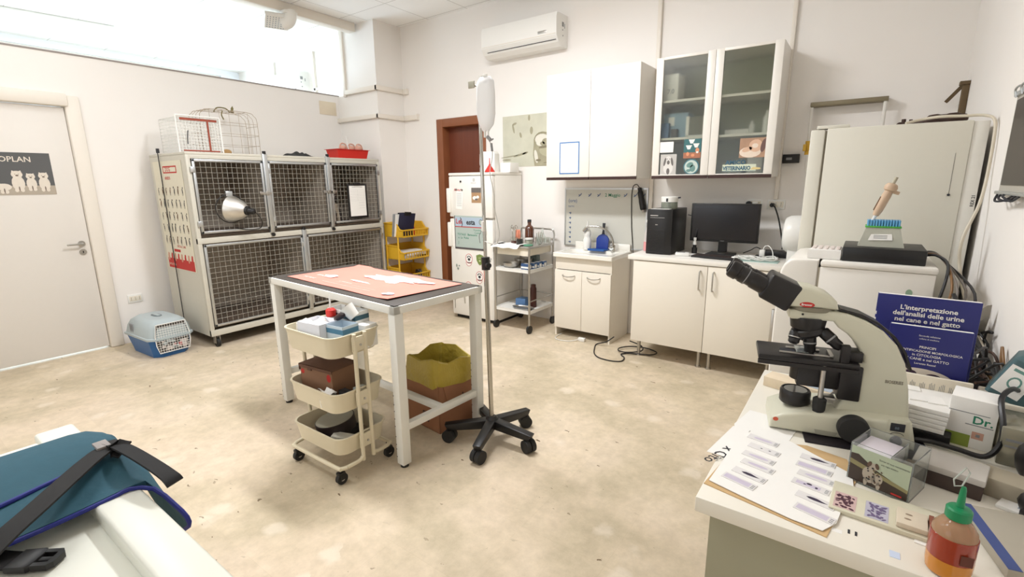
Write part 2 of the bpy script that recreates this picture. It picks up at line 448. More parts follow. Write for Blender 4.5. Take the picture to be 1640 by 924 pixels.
# brown door
def wood_material():
    m = bpy.data.materials.new('brown_wood'); m.use_nodes = True
    nt = m.node_tree; N = nt.nodes; L = nt.links; b = N['Principled BSDF']
    tc = N.new('ShaderNodeTexCoord'); mp = N.new('ShaderNodeMapping'); mp.inputs['Scale'].default_value = (30, 30, 1.2)
    n = N.new('ShaderNodeTexNoise'); n.inputs['Scale'].default_value = 1; n.inputs['Detail'].default_value = 6
    r = N.new('ShaderNodeValToRGB'); r.color_ramp.elements[0].color = (*srgb(98, 46, 28), 1); r.color_ramp.elements[1].color = (*srgb(122, 62, 38), 1)
    L.new(tc.outputs['Object'], mp.inputs[0]); L.new(mp.outputs[0], n.inputs[0]); L.new(n.outputs['Fac'], r.inputs[0]); L.new(r.outputs[0], b.inputs['Base Color'])
    b.inputs['Roughness'].default_value = 0.4
    return m
M_WOOD = wood_material()
d2 = struct('door_2', B(D0 + 0.045, D1 - 0.045, YW + 0.10, YW + 0.14, 0.0, DH - 0.04), M_WOOD)
M_WOODF = mat('door_frame_wood', srgb(140, 84, 52), 0.45, var=0.1, scale=8)
f2 = MB(); f2.box(-4.355, D0 + 0.045, YW - 0.015, YW + 0.18, 0, 2.26, bev=0.004); f2.box(D1 - 0.045, -3.595, YW - 0.015, YW + 0.18, 0, 2.26, bev=0.004); f2.box(D0 + 0.04, D1 - 0.04, YW - 0.015, YW + 0.18, DH - 0.04, 2.26, bev=0.004)
obj('door_frame', f2, M_WOODF, d2)
# yellowed patch of old paint on the partition
solo('wall_plate', B(XL, XL + 0.006, 3.80, 4.04, 2.37, 2.53, bev=0.002), mat('aged_beige', srgb(228, 214, 190), 0.7), 'beige blank cover plate on the partition just left of the corner column', 'wall plate')
# ceiling fluorescents (out of view above)
hl = None
for i, (x, y) in enumerate(LAMPS):
    hse = MB(); hse.box(-0.62, 0.62, -0.16, 0.16, 0.045, 0.085, bev=0.01)
    if hl is None:
        hl = thing('ceiling_lamp', 'long white fluorescent ceiling lamp over the room', 'ceiling lamp', (x, y, ZC - 0.085), group='ceiling fluorescents')
        obj('housing', hse, M_PLAST, hl)
        df = MB(); df.box(-0.6, 0.6, -0.14, 0.14, 0.03, 0.044); obj('diffuser', df, mat('lamp_diffuser', (1, 0.96, 0.9), 0.5, emit=3.0), hl)
    else:
        hse.bm.free(); copy_thing(hl, (x, y, ZC - 0.085))
# neighbouring room: fluorescent and air conditioner seen over the partition
nl = thing('ceiling_lamp', 'blue-white fluorescent lamp on the ceiling of the room beyond the partition', 'ceiling lamp', (-7.75, 1.75, ZC - 0.08), rz=1.45)
obj('housing', B(-0.65, 0.65, -0.09, 0.09, 0.02, 0.08, bev=0.01), M_PLAST, nl)
obj('diffuser', B(-0.62, 0.62, -0.07, 0.07, 0.0, 0.02), mat('cool_diffuser', (0.85, 0.93, 1.0), 0.5, emit=2.5), nl)
# ================================================================ LEFT WALL THINGS
# poster of white kittens on the door
M_PGREY = mat('poster_grey', srgb(92, 92, 92), 0.6, var=0.12, scale=4); M_PSAND = mat('poster_sand', srgb(178, 166, 150), 0.6, var=0.1, scale=8)
M_FUR = mat('poster_fur', srgb(226, 216, 202), 0.7, var=0.08, scale=40); M_FURD = mat('poster_fur_dark', srgb(120, 105, 92), 0.7)  # dark print tone for the kittens' eyes, muzzles and paw gaps
p = MB(FR((XL - 0.005, 0.52, 1.44), (0, 1, 0), (0, 0, 1))); w = 0.645; h = 0.342
p.mi = 0; p.box(0, w, 0, h, 0, 0.002)
p.mi = 1; p.rect(0, w, 0, 0.075, 0.0024)
p.mi = 2; p.text('PROPLAN', 0.060, 0.262, 0.268, 0.0026, bold=0.012, sx=1.0)
for (cx, cy, s_) in ((0.08, .10, .9), (0.2, .09, 1.0), (0.33, .075, .8), (0.42, .105, 1.1), (0.50, .10, .9), (0.58, .10, 1.0)):
    lie = cx == 0.33
    p.mi = 2
    p.ell(cx, cy - .01, .036 * s_ * (1.6 if lie else 1), .058 * s_ * (.6 if lie else 1), .0026)
    hx = cx - (.04 if lie else 0); hy = cy + (.01 if lie else .055) * s_
    p.ell(hx, hy, .032 * s_, .027 * s_, .003)
    for d in (-1, 1): p.poly([(hx + d * .028 * s_, hy + .012), (hx + d * .024 * s_, hy + .030 * s_), (hx + d * .006 * s_, hy + .022 * s_)], .0032)
    p.ell(cx - .016 * s_, cy - .06 * s_, .012, .016, .003); p.ell(cx + .016 * s_, cy - .06 * s_, .012, .016, .003)
    p.mi = 3
    for d in (-1, 1): p.ell(hx + d * .010 * s_, hy + .003, .0035, .0025, .0036)
    p.ell(hx, hy - .008, .009 * s_, .006 * s_, .0036); p.ell(cx, cy - .05 * s_, .004, .02, .0034)
solo('poster', p, [M_PGREY, M_PSAND, M_FUR, M_FURD], 'grey poster of white kittens lettered PROPLAN on the white door', 'poster')
# socket on the partition
def socket(name, F, label, w=0.12, hgt=0.08, n=3, plugs=()):
    root_o = MB(F); root_o.box(-w / 2, w / 2, -hgt / 2, hgt / 2, 0, 0.009, bev=0.003)
    o = solo(name, root_o, M_PLAST, label, 'socket')
    f = MB(F); d = MB(F)
    for k in range(n):
        x = (k - (n - 1) / 2) * w / (n + 0.6)
        f.box(x - w / (n + 1) / 2, x + w / (n + 1) / 2, -hgt * .3, hgt * .3, 0.009, 0.011, bev=0.001)
        for j in (-1, 0, 1): d.cyl((x, j * 0.011, 0.0111), (x, j * 0.011, 0.0116), 0.0028, n=8)
    obj('socket_insert', f, M_CREAM, o); obj('socket_hole', d, M_INK, o)
    return o
socket('wall_socket', FR((XL, 1.58, 0.43), (0, 1, 0), (0, 0, 1)), 'white wall socket on the partition above the blue pet carrier')

# ---------------------------------------------------------------- cage bank
CX, CB, CY0, CY1, CZ = -4.82, -5.62, 1.865, 3.955, 1.79
M_CAGE = mat('cage_cream_panel', srgb(205, 200, 186), 0.45, var=0.02)
M_CAGEF = mat('cage_frame_grey', srgb(186, 184, 174), 0.45, var=0.03)
M_CAGEIN = mat('cage_inside_steel', srgb(182, 170, 156), 0.4, 0.1, var=0.15, scale=2)
M_GALV = mat('galvanised_wire', srgb(186, 182, 170), 0.45, 0.3, var=0.06)
cg = thing('kennel_cage_bank', 'large wheeled two-tier kennel cage bank with mesh doors along the partition', 'cage bank', (-5.22, 2.91, 0), world=True)
sp_ = MB(); sp_.box(CB, CX - 0.031, CY0, CY0 + 0.02, 0.115, CZ - .021); obj('side_panel', sp_, M_CAGE, cg)
sp_ = MB(); sp_.box(CB, CX - 0.031, CY1 - 0.02, CY1, 0.115, CZ - .021); obj('side_panel', sp_, M_CAGE, cg)
obj('top_panel', B(CB - .001, CX + .001, CY0 - .001, CY1 + .001, CZ - 0.02, CZ + .002, bev=0.003), M_CAGE, cg)
ins = MB(); ins.box(CB + .001, CB + 0.01, CY0 + 0.02, CY1 - 0.02, 0.115, CZ - 0.02)
for yy in (2.553, 3.247): ins.box(CB, CX - 0.04, yy - 0.008, yy + 0.008, 1.03, CZ - 0.02)
ins.box(CB, CX - 0.04, 2.885, 2.90, 0.2, 0.98)
ins.box(CB, CX - 0.04, CY0 + 0.02, CY0 + 0.03, 0.19, CZ - .02); ins.box(CB, CX - 0.04, CY1 - 0.03, CY1 - 0.02, 0.19, CZ - .02)
obj('inner_panels', ins, M_CAGEIN, cg)
fl = MB(); fl.box(CB, CX - 0.02, CY0 + 0.02, CY1 - 0.02, 0.19, 0.205); fl.box(CB, CX - 0.02, CY0 + 0.02, CY1 - 0.02, 1.045, 1.06)
obj('cage_floor', fl, mat('cage_floor_dark', srgb(100, 86, 74), 0.45, var=0.2, scale=4), cg)
ff = MB()
ff.box(CX - 0.03, CX, CY0, CY0 + 0.035, 0.115, CZ - .021, bev=.002); ff.box(CX - 0.03, CX, CY1 - 0.035, CY1, 0.115, CZ - .021, bev=.002)
ff.box(CX - 0.03, CX - .0005, CY0 + .0005, CY1 - .0005, 1.735, CZ - .0205, bev=.002); ff.box(CX - 0.03, CX + .002, CY0, CY1, 0.985, 1.035, bev=.002); ff.box(CX - 0.03, CX + .002, CY0, CY1, 0.115, 0.172, bev=.002)
obj('frame', ff, M_CAGE, cg)
for (a, b, yy) in ((1.035, 1.80, 2.553), (1.035, 1.80, 3.247), (0.172, 1.04, 2.89)):
    pb = MB(); pb.box(CX - 0.01, CX + 0.022, yy - 0.022, yy + 0.022, a, b, bev=0.003)
    pp = obj('post', pb, M_ALU, cg)
    kn = MB(); kn.cyl((CX + 0.012, yy, b - 0.004), (CX + 0.012, yy, b + 0.024), 0.017, n=12)
    if b > 1.5: kn.cyl((CX + 0.012, yy, a - .02), (CX + 0.032, yy, a - .02), 0.017, n=12)
    obj('post_cap', kn, M_BLACK, pp)
def cage_door(y0, y1, z0, z1, latch, ny, nz):
    X = CX + 0.004; t = 0.022
    d = MB()
    d.box(X - 0.012, X + 0.01, y0, y1, z0, z0 + t, bev=.003); d.box(X - 0.012, X + 0.01, y0, y1, z1 - t, z1, bev=.003)
    d.box(X - 0.012, X + 0.01, y0, y0 + t, z0, z1, bev=.003); d.box(X - 0.012, X + 0.01, y1 - t, y1, z0, z1, bev=.003)
    o = obj('door', d, M_ALU, cg)
    m = MB(); r = 0.0015
    for k in range(1, ny): yy = y0 + t + (y1 - y0 - 2 * t) * k / ny; m.cyl((X, yy, z0 + t), (X, yy, z1 - t), r, n=4)
    for k in range(1, nz): zz = z0 + t + (z1 - z0 - 2 * t) * k / nz; m.cyl((X + 0.004, y0 + t, zz), (X + 0.004, y1 - t, zz), r, n=4)
    obj('wire_mesh', m, M_GALV, o)
    yh = y0 if latch > 0 else y1
    for zz in (z0 + 0.09, z1 - 0.09): obj('hinge', B(X, X + 0.016, yh - 0.02, yh + 0.02, zz - 0.025, zz + 0.025, bev=.003), M_ALU, o)
    if latch:
        l = MB(); yl = y1 if latch > 0 else y0; zz = (z0 + z1) / 2 + .02
        l.box(X + 0.006, X + 0.02, yl - 0.06, yl + 0.055, zz - 0.012, zz + 0.012, bev=.002); l.box(X + 0.012, X + 0.032, yl - 0.07, yl - 0.04, zz - 0.006, zz + 0.018, bev=.002); l.box(X + 0.004, X + 0.026, yl - .005, yl + .03, zz - 0.022, zz + 0.022, bev=.003)
        obj('latch', l, M_STEEL, o)
cage_door(1.905, 2.527, 1.075, 1.73, 1, 13, 13); cage_door(2.58, 3.222, 1.075, 1.73, 1, 13, 13); cage_door(3.272, 3.918, 1.075, 1.73, -1, 13, 13)
cage_door(1.905, 2.865, 0.205, 0.975, 0, 19, 15); cage_door(2.915, 3.918, 0.205, 0.975, 0, 20, 15)
for (x, y) in ((CX - 0.05, CY0 + 0.06), (CX - 0.05, CY1 - 0.06), (CB + 0.06, CY0 + 0.06), (CB + 0.06, CY1 - 0.06)):
    c = MB(); c.box(x - 0.03, x + 0.03, y - 0.03, y + 0.03, 0.108, 0.115); c.box(x - 0.022, x + 0.028, y - 0.022, y - 0.017, 0.035, 0.11); c.box(x - 0.022, x + 0.028, y + 0.017, y + 0.022, 0.035, 0.11)
    c = obj('caster', c, M_STEEL, cg)
    wv = MB(); wv.cyl((x + 0.01, y - 0.014, 0.042), (x + 0.01, y + 0.014, 0.042), 0.042, n=20); obj('wheel', wv, M_DARK, c)
sr = MB(); sr.cyl((-5.37, CY0 - 0.012, 0.13), (-5.37, CY0 - 0.012, 1.83), 0.004, n=8); sr.box(-5.385, -5.355, CY0 - 0.018, CY0, 1.80, 1.84); sr.box(-5.385, -5.355, CY0 - 0.018, CY0, 0.12, 0.14)
obj('side_cord', sr, M_INK, cg)
# dog breed chart on the cage side
p = MB(FR((-5.555, CY0 - 0.001, 0.715), (1, 0, 0), (0, 0, 1))); w = .63; h = 1.01
p.mi = 0; p.box(0, w, 0, h, 0, 0.003); p.mi = 1; p.rect(.22, .52, .90, .965, .0034); p.rect(.02, w - .02, .005, .10, .0034); p.mi = 0; p.rect(.235, .505, .912, .953, .0038); p.text('EVOLUTION', .03, .03, .03, .004)
p.mi = 1; p.text('DOG', .05, .27, .918, .004, bold=.02); p.text('BREEDS', .035, .24, .845, .0036, bold=.02); p.rect(.20, .34, .17, .195, .0036); p.text('SPECIAL CARE', .03, .28, .215, .0036, bold=.01)
rr = random.Random(3)
for r_ in range(5):
    for c_ in range(7):
        x = .05 + c_ * .088 + rr.uniform(-.01, .01); y = .74 - r_ * .115
        p.mi = rr.choice((2, 3, 3)); s_ = rr.uniform(.8, 1.3)
        p.ell(x, y, .010 * s_, .024 * s_, .0036, rot=rr.uniform(-.4, .4)); p.ell(x + rr.choice((-.01, .01)), y + .028 * s_, .010 * s_, .008 * s_, .0038)
        p.rect(x - .010, x - .005, y - .04, y - .01, .0036); p.rect(x + .005, x + .010, y - .04, y - .01, .0036)
for c_ in range(8): p.mi = 1 if c_ % 2 else 4; p.ell(.05 + c_ * .075, .11, .02, .035, .0037); p.ell(.055 + c_ * .075, .14, .016, .014, .0038)
solo('dog_breed_poster', p, [mat('chart_cream', srgb(224, 217, 196), .6), M_REDINK, mat('dog_brown', srgb(110, 84, 60), .7), mat('dog_grey', srgb(96, 94, 88), .7), mat('dog_pink', srgb(206, 150, 128), .7)], 'tall cream and red chart of dog breeds on the side of the cage bank', 'poster')
# clamp heat lamp on the first upper door
hl2 = thing('clamp_lamp', 'silver cone-shaped clamp lamp hanging on the first upper cage door', 'lamp', (CX + 0.015, 2.24, 1.12), world=True)
ax = Vector((0.86, 0.50, -0.12)).normalized(); o_ = Vector((CX + 0.03, 2.17, 1.29))
sh = MB(); sh.lathe([(0.118, 0.0), (0.122, 0.004), (0.112, 0.04), (0.088, 0.10), (0.055, 0.145), (0.040, 0.155), (0.038, 0.153), (0.084, 0.098), (0.108, 0.04), (0.114, 0.004)], o_, ax, 32)
obj('lamp_shade', sh, mat('spun_aluminium', (.70, .68, .64), .42, 1.0), hl2)
so = MB(); so.lathe([(0.036, 0.15), (0.042, 0.155), (0.04, 0.175), (0.03, 0.18), (0.028, 0.22), (0.022, 0.235), (0.012, 0.24)], o_, ax, 20); obj('lamp_holder', so, M_BLACK, hl2)
rg = MB(); rg.tube([o_ + Vector((0.0, 0.13 * math.sin(t), 0.13 * math.cos(t))) for t in [k * PI / 6 for k in range(12)]], 0.004, closed=True); rg.tube([o_ + ax * .24, (CX + .2, 2.36, 1.18), (CX + .12, 2.38, 1.10), (CX + .04, 2.30, 1.085), (CX + .012, 2.2, 1.11)], 0.004)
obj('guard_and_cable', rg, M_BLACK, hl2)
cl = MB(); cl.box(CX + 0.005, CX + 0.04, 2.14, 2.20, 1.40, 1.45, bev=.004); cl.box(CX + 0.012, CX + 0.022, 2.16, 2.18, 1.30, 1.42); obj('clamp', cl, M_ALU, hl2)
# clipboard on the third door
cb = thing('clipboard', 'black clipboard with white form hanging on the third upper cage door', 'clipboard', (CX + 0.02, 3.595, 1.12), world=True)
obj('board', B(CX + 0.02, CX + 0.024, 3.46, 3.73, 1.115, 1.505, bev=.002), M_BLACK, cb)
p = MB(FR((CX + .0245, 3.485, 1.14), (0, 1, 0), (0, 0, 1))); p.mi = 0; p.box(0, .22, 0, .345, 0, .001); p.mi = 1
p.text('SCHEDA DI RICOVERO', .014, .04, .325, .0013, bold=.02)
for k in range(8): p.rect(.015, .205, .30 - k * .018, .3007 - k * .018, .0013)
for x in (.015, .11, .205): p.rect(x, x + .0008, .174, .3, .0013)
for k in range(3): p.rect(.12, .2, .15 - k * .03, .151 - k * .03, .0013)
obj('form_sheet', p, [M_PAPER, M_GREYINK], cb)
obj('clip', B(CX + .024, CX + .034, 3.55, 3.64, 1.485, 1.52, bev=.003), M_BLACK, cb)
# small animal sitting in the third upper cage
ct = MB(); c0 = Vector((CX - 0.16, 3.385, 1.06))
ct.lathe([(.0, .0), (.075, .005), (.088, .04), (.082, .10), (.066, .17), (.05, .22), (.035, .25), (.01, .262)], c0, (0.05, -0.05, 1), 18, sx=1.05, sy=.9)
ca = solo('small_cat', ct, mat('pale_fur', srgb(150, 136, 118), .9, var=.15, scale=60, bump=.3), 'small pale cat with dark head sitting behind the mesh of the third upper cage', 'cat')
hd = MB(); hc = c0 + Vector((.03, -.02, .275)); hd.ball(hc, .05, 16, (1, .95, .9)); hd.ball(hc + Vector((.042, 0, -.012)), .022, 10, (1, 1.1, .8))
for s_ in (-1, 1): hd.lathe([(.019, 0), (.012, .02), (.001, .042)], hc + Vector((-.005, s_ * .028, .034)), (0, s_ * .3, 1), 8)
obj('head', hd, mat('dark_fur', srgb(48, 40, 36), .9), ca)
for s_ in (-1, 1):
    lg = MB(); lg.tube([c0 + Vector((.045, s_ * .028, .17)), c0 + Vector((.075, s_ * .03, .09)), c0 + Vector((.078, s_ * .03, .02)), c0 + Vector((.1, s_ * .03, .010))], [.022, .017, .013, .013], n=10); obj('front_leg', lg, mat('dark_fur', (0, 0, 0)), ca)
lg = MB(); lg.tube([c0 + Vector((-.07, 0, .02)), c0 + Vector((-.06, .09, .014)), c0 + Vector((.03, .11, .013)), c0 + Vector((.08, .08, .012))], [.014, .011, .008], n=8); obj('tail', lg, mat('dark_fur', (0, 0, 0)), ca)
# ---- things on top of the cages
ZT = CZ
def wire_box(mb, x0, x1, y0, y1, z0, z1, p, r, skip=()):
    def rng(a, b): n = max(1, round((b - a) / p)); return [a + (b - a) * k / n for k in range(n + 1)]
    X, Y, Z = rng(x0, x1), rng(y0, y1), rng(z0, z1)
    for x in X:
        for y, q in ((y0, 0), (y1, 1)): mb.cyl((x, y, z0), (x, y, z1), r, n=4)
        mb.cyl((x, y0, z1), (x, y1, z1), r, n=4); mb.cyl((x, y0, z0), (x, y1, z0), r, n=4)
    for y in Y:
        for x in (x0, x1): mb.cyl((x, y, z0), (x, y, z1), r, n=4)
        mb.cyl((x0, y, z1), (x1, y, z1), r, n=4)
    for z in Z:
        for x in (x0, x1): mb.cyl((x, y0, z), (x, y1, z), r, n=4)
        for y in (y0, y1): mb.cyl((x0, y, z), (x1, y, z), r, n=4)
tc = thing('wire_trap_cage', 'white fine-mesh wire cage on top of the cage bank, at its left end', 'wire cage', (-5.25, 2.08, ZT), world=True)
m = MB(); wire_box(m, -5.45, -5.06, 1.93, 2.28, ZT + .004, ZT + .315, .028, .0016); obj('wire_body', m, M_PLAST, tc)
m = MB()
for (a, b) in (((-5.05, 1.92, ZT + .004), (-5.05, 1.92, ZT + .33)), ((-5.05, 2.29, ZT + .004), (-5.05, 2.29, ZT + .33)), ((-5.05, 1.92, ZT + .33), (-5.05, 2.29, ZT + .33)), ((-5.05, 1.92, ZT + .006), (-5.05, 2.29, ZT + .006))): m.cyl(a, b, .007, n=8)

for k in range(1, 14): yy = 1.92 + .37 * k / 14; m.cyl((-5.05, yy, ZT + .006), (-5.05, yy, ZT + .33), .0026, n=4)
for k in range(1, 12): zz = ZT + .006 + .324 * k / 12; m.cyl((-5.05, 1.92, zz), (-5.05, 2.29, zz), .0026, n=4)
obj('end_frame', m, M_PLAST, tc)
m = MB(); m.box(-5.047, -5.043, 1.95, 2.26, ZT + .29, ZT + .31); m.box(-5.047, -5.043, 1.95, 2.26, ZT + .02, ZT + .032); m.box(-5.047, -5.043, 2.17, 2.185, ZT + .03, ZT + .29); obj('rusty_bar', m, mat('rusty_red', srgb(150, 70, 50), .7, var=.3), tc)
m = MB(); m.tube([(-5.03, 2.0, ZT + .2), (-5.03, 1.99, ZT + .14), (-5.03, 1.985, ZT + .08)], .004); obj('release_lever', m, M_INK, tc)
tc = thing('arched_bird_cage', 'rusty beige wire cage with rounded top behind the white mesh cage', 'wire cage', (-5.45, 2.53, ZT), world=True)
m = MB(); M_OLDW = mat('old_beige_wire', srgb(176, 158, 136), .6, var=.2)
y0, y1, zt = 2.24, 2.80, ZT + .45
def arch(x, r=.003, y0=y0, y1=y1, zt=zt): return [(x, y0, ZT + .003), (x, y0, zt - .10), (x, y0 + .03, zt - .03), (x, y0 + .10, zt), (x, y1 - .10, zt), (x, y1 - .03, zt - .03), (x, y1, zt - .10), (x, y1, ZT + .003)]
for x in (-5.58, -5.50, -5.42, -5.34): m.tube(arch(x), .0028 if x in (-5.58, -5.34) else .0022, n=6, smooth=3)
for k in range(1, 5): yy = y0 + (y1 - y0) * k / 5; m.cyl((-5.58, yy, zt if .1 < yy - y0 and y1 - yy > .1 else zt - .03), (-5.34, yy, zt if .1 < yy - y0 and y1 - yy > .1 else zt - .03), .002, n=6)
for yy in (y0, y1):
    for k in range(4): m.cyl((-5.58, yy, ZT + .02 + k * .1), (-5.34, yy, ZT + .02 + k * .1), .002, n=6)
for k in range(4):
    for x in (-5.58, -5.34): m.cyl((x, y0, ZT + .006 + k * .11), (x, y1, ZT + .006 + k * .11), .002, n=6)
for k in range(1, 6): yy = y0 + (y1 - y0) * k / 6; m.cyl((-5.34, yy, ZT), (-5.34, yy, zt - .01), .0018, n=6)
obj('wire_body', m, M_OLDW, tc)
m = MB(); m.tube([(-5.5, 2.45, zt), (-5.46, 2.47, zt + .035), (-5.42, 2.53, zt + .03), (-5.44, 2.58, zt)], .006, n=6); m.lathe([(.022, 0), (.012, .02), (.014, .04), (.001, .065)], (-5.44, 2.6, zt), (0, .2, 1), 8); m.tube([(-5.34, 2.46, zt - .01), (-5.32, 2.44, zt - .05), (-5.33, 2.46, zt - .09)], .006, n=6)
obj('twisted_hanger', m, mat('moss_brown', srgb(120, 110, 70), .8, var=.3), tc)
m = MB(); m.ball((-5.10, 2.345, ZT + .028), .035, 12, (.8, 1.3, .8)); solo('brown_plush', m, mat('tan_plush', srgb(170, 135, 90), .9, bump=.3), 'small tan brown lump beside the white mesh cage', 'ornament')
rr = random.Random(5)
def crumple(cx, cy, lx, ly, hgt, z, seed, t=.01, nu=14, nv=10):
    q = random.Random(seed); ph = [q.uniform(0, 6) for _ in range(6)]
    def f(u, v):
        e = min(1, 4 * min(u, 1 - u)) * min(1, 4 * min(v, 1 - v))
        r1 = 1 + .12 * math.sin(9 * u + ph[0]) * math.sin(7 * v + ph[1])
        return (cx + (u - .5) * lx * (1 + .10 * math.sin(8 * v + ph[2])), cy + (v - .5) * ly * (1 + .12 * math.sin(9 * u + ph[3])), z + t + e * hgt * (.55 + .45 * math.sin(11 * u + ph[4]) * math.cos(9 * v + ph[5])) * r1)
    mb = MB(); mb.cloth(f, nu, nv, t); return mb
m = crumple(-5.02, 3.03, .16, .28, .05, ZT, 5, nu=20, nv=24); solo('black_cloth', m, M_DARK, 'crumpled black cloth lying on top of the cage bank', 'cloth')
rt = thing('red_tub', 'red plastic tub on top of the cage bank at the right end', 'tub', (-5.03, 3.69, ZT), world=True)
def tub(mb, x0, x1, y0, y1, z0, z1, taper, t, rim=.008):
    o = lambda d, z: [(x0 + d, y0 + d, z), (x1 - d, y0 + d, z), (x1 - d, y1 - d, z), (x0 + d, y1 - d, z)]
    L_ = [o(taper, z0), o(0, z1), o(-rim, z1), o(-rim, z1 + .004), o(t, z1 + .004), o(taper + t, z0 + t)]
    vs = [v for r in L_ for v in r]; n = len(L_)
    fs = [(3, 2, 1, 0), tuple((n - 1) * 4 + k for k in range(4))]
    for i in range(n - 1):
        for k in range(4): k2 = (k + 1) % 4; fs.append((i * 4 + k, i * 4 + k2, i * 4 + 4 + k2, i * 4 + 4 + k))
    mb.add(vs, fs); return mb
obj('tub_body', tub(MB(), -5.15, -4.93, 3.47, 3.90, ZT, ZT + .105, .02, .004, .014), M_RED, rt)
M_PINKY = mat('pinkish_toy', srgb(208, 160, 140), .7, var=.2)
for i, (x, y, z, r) in enumerate(((-5.0, 3.59, .13, .035), (-5.02, 3.72, .13, .04), (-5.0, 3.81, .125, .042))):
    m = MB(); m.ball((x, y, ZT + .105 + .02), r, 12, (1, 1.1, .9)); m.ball((x, y + r * .9, ZT + .105 + r * .6), r * .45, 10); m.tube([(x, y - .05, ZT + .09), (x, y - .02, ZT + .17), (x, y + .04, ZT + .165), (x, y + .06, ZT + .1)], .008)
    solo('rolled_bandage', m, M_PINKY, ('beige pink bundle at the left in the red tub', 'beige pink bundle in the middle of the red tub', 'beige pink bundle at the right in the red tub')[i], 'bandage', group='bundles in the red tub')
m = MB(); m.cyl((-4.99, 3.68, ZT + .02), (-5.0, 3.645, ZT + .26), .009, .003, n=8); solo('white_tube', m, M_PLAST, 'thin white tip sticking up out of the red tub', 'tube')

# ---------------------------------------------------------------- pet carrier
pc = thing('pet_carrier', 'blue and light grey plastic pet carrier on the floor beside the cage bank', 'pet carrier', (-5.19, 1.575, 0), rz=math.radians(3))
# local: x = length (door at +x), y = width, z
def ring(x0, x1, hw0, z, cr=.05): return [(x0 + cr, -hw0, z), (x1 - cr, -hw0, z), (x1, -hw0 + cr, z), (x1, hw0 - cr, z), (x1 - cr, hw0, z), (x0 + cr, hw0, z), (x0, hw0 - cr, z), (x0, -hw0 + cr, z)]
def shell(mb, rings, cap0=True, cap1=True):
    n = len(rings[0]); vs = [v for r in rings for v in r]
    fs = [(i * n + k, i * n + (k + 1) % n, (i + 1) * n + (k + 1) % n, (i + 1) * n + k) for i in range(len(rings) - 1) for k in range(n)]
    if cap0: fs.append(tuple(range(n - 1, -1, -1)))
    if cap1: m_ = (len(rings) - 1) * n; fs.append(tuple(range(m_, m_ + n)))
    return mb.add(vs, fs)
M_CBLUE = mat('carrier_blue', srgb(48, 102, 160), .4, var=.03); M_CGREY = mat('carrier_grey', srgb(176, 186, 188), .45, var=.02)
m = shell(MB(), [ring(-.25, .235, .14, .0), ring(-.255, .24, .145, .03), ring(-.28, .265, .172, .165), ring(-.28, .265, .172, .17), ring(-.27, .255, .162, .17), ring(-.245, .23, .135, .035)]); obj('lower_tray', m, M_CBLUE, pc)
m = shell(MB(), [ring(-.285, .27, .178, .165), ring(-.295, .28, .186, .168), ring(-.295, .28, .186, .185), ring(-.28, .265, .175, .19), ring(-.262, .262, .160, .26), ring(-.235, .245, .142, .31, .06), ring(-.19, .20, .112, .335, .05), ring(-.17, .18, .095, .337, .05)], cap0=False)
up = obj('upper_shell', m, M_CGREY, pc, angle=50)
m = MB()
for k in range(4):
    for s_ in (-1, 1): m.box(-.14 + k * .02, -.134 + k * .02 , s_ * .168 - .004, s_ * .168 + .004, .2, .28)
obj('vent_slots', m, M_GREYINK, up)
m = MB(); m.ell(0, 0, .075, .035, .338, h=.002); hr = obj('handle_recess', m, mat('recess_grey', srgb(120, 128, 130), .6), up)
m = MB(); m.box(-.05, .05, -.015, .015, .338, .348, bev=.004); obj('handle', m, M_CGREY, up)
# door opening frame
dF = FR((.262, 0, 0), (0, 1, 0), (-.06, 0, 1))
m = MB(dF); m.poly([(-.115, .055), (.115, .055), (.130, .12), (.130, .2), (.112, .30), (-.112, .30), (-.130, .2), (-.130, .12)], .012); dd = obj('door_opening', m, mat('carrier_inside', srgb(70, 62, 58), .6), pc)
m = MB(dF)
P_ = [(-.12, .05), (.12, .05), (.136, .12), (.136, .2), (.118, .305), (-.118, .305), (-.136, .2), (-.136, .12)]
m.tube([(x, y, .022) for x, y in P_], .004, smooth=0, closed=True, n=6)
for k in range(1, 13): x = -.13 + k * .02; m.cyl((x, .055, .024), (x, .30, .024), .0016, n=4)
for k in range(1, 12): y = .055 + k * .0205; wv_ = .115 + .015 * min(1, (y - .05) / .06) - max(0, (y - .2)) * .17; m.cyl((-wv_, y, .026), (wv_, y, .026), .0016, n=4)
obj('wire_door', m, M_PLAST, pc)
m = MB(dF)
rr = random.Random(2)
for k in range(26):
    m.mi = rr.choice((0, 0, 1, 2)); m.ball((rr.uniform(-.095, .095), rr.uniform(.07, .15), .010), rr.uniform(.012, .022), 8, (1, 1, .35))
obj('towel', m, [mat('towel_white', srgb(208, 196, 190), .9), mat('towel_pink', srgb(190, 90, 90), .9), M_CGREY], pc)
# ---------------------------------------------------------------- yellow stacking bins
BINZ = [0.0, .283, .566, .849]; BX, BY = -4.745, 4.265
bn = thing('stacking_bin', 'yellow plastic open-front bin standing on the floor, bottom of the stack by the brown door', 'storage bin', (BX, BY, 0), rz=PI / 2, group='yellow stacking bins')
x0, x1, y0, y1, H_, t = -.215, .215, -.17, .17, .17, .005
a = MB(); a.box(x0, x1, y0, y1, 0, t)
for s_ in (x0, x1 - t):
    mm = [(y0, 0), (y1, 0), (y1, H_), (y0 + .11, H_), (y0 + .045, .085), (y0, .085)]; n = 6
    a.add([(s_, u, v) for u, v in mm] + [(s_ + t, u, v) for u, v in mm], [tuple(range(n)), tuple(range(2 * n - 1, n - 1, -1))] + [(k, (k + 1) % n, n + (k + 1) % n, n + k) for k in range(n)])
a.box(x0, x1, y1 - t, y1, 0, H_)
for k in range(11): xx = x0 + (x1 - x0 - .01) * k / 10; a.box(xx, xx + .010, y0, y0 + t, 0, .08)
a.box(x0, x1, y0, y0 + t, 0, .02)
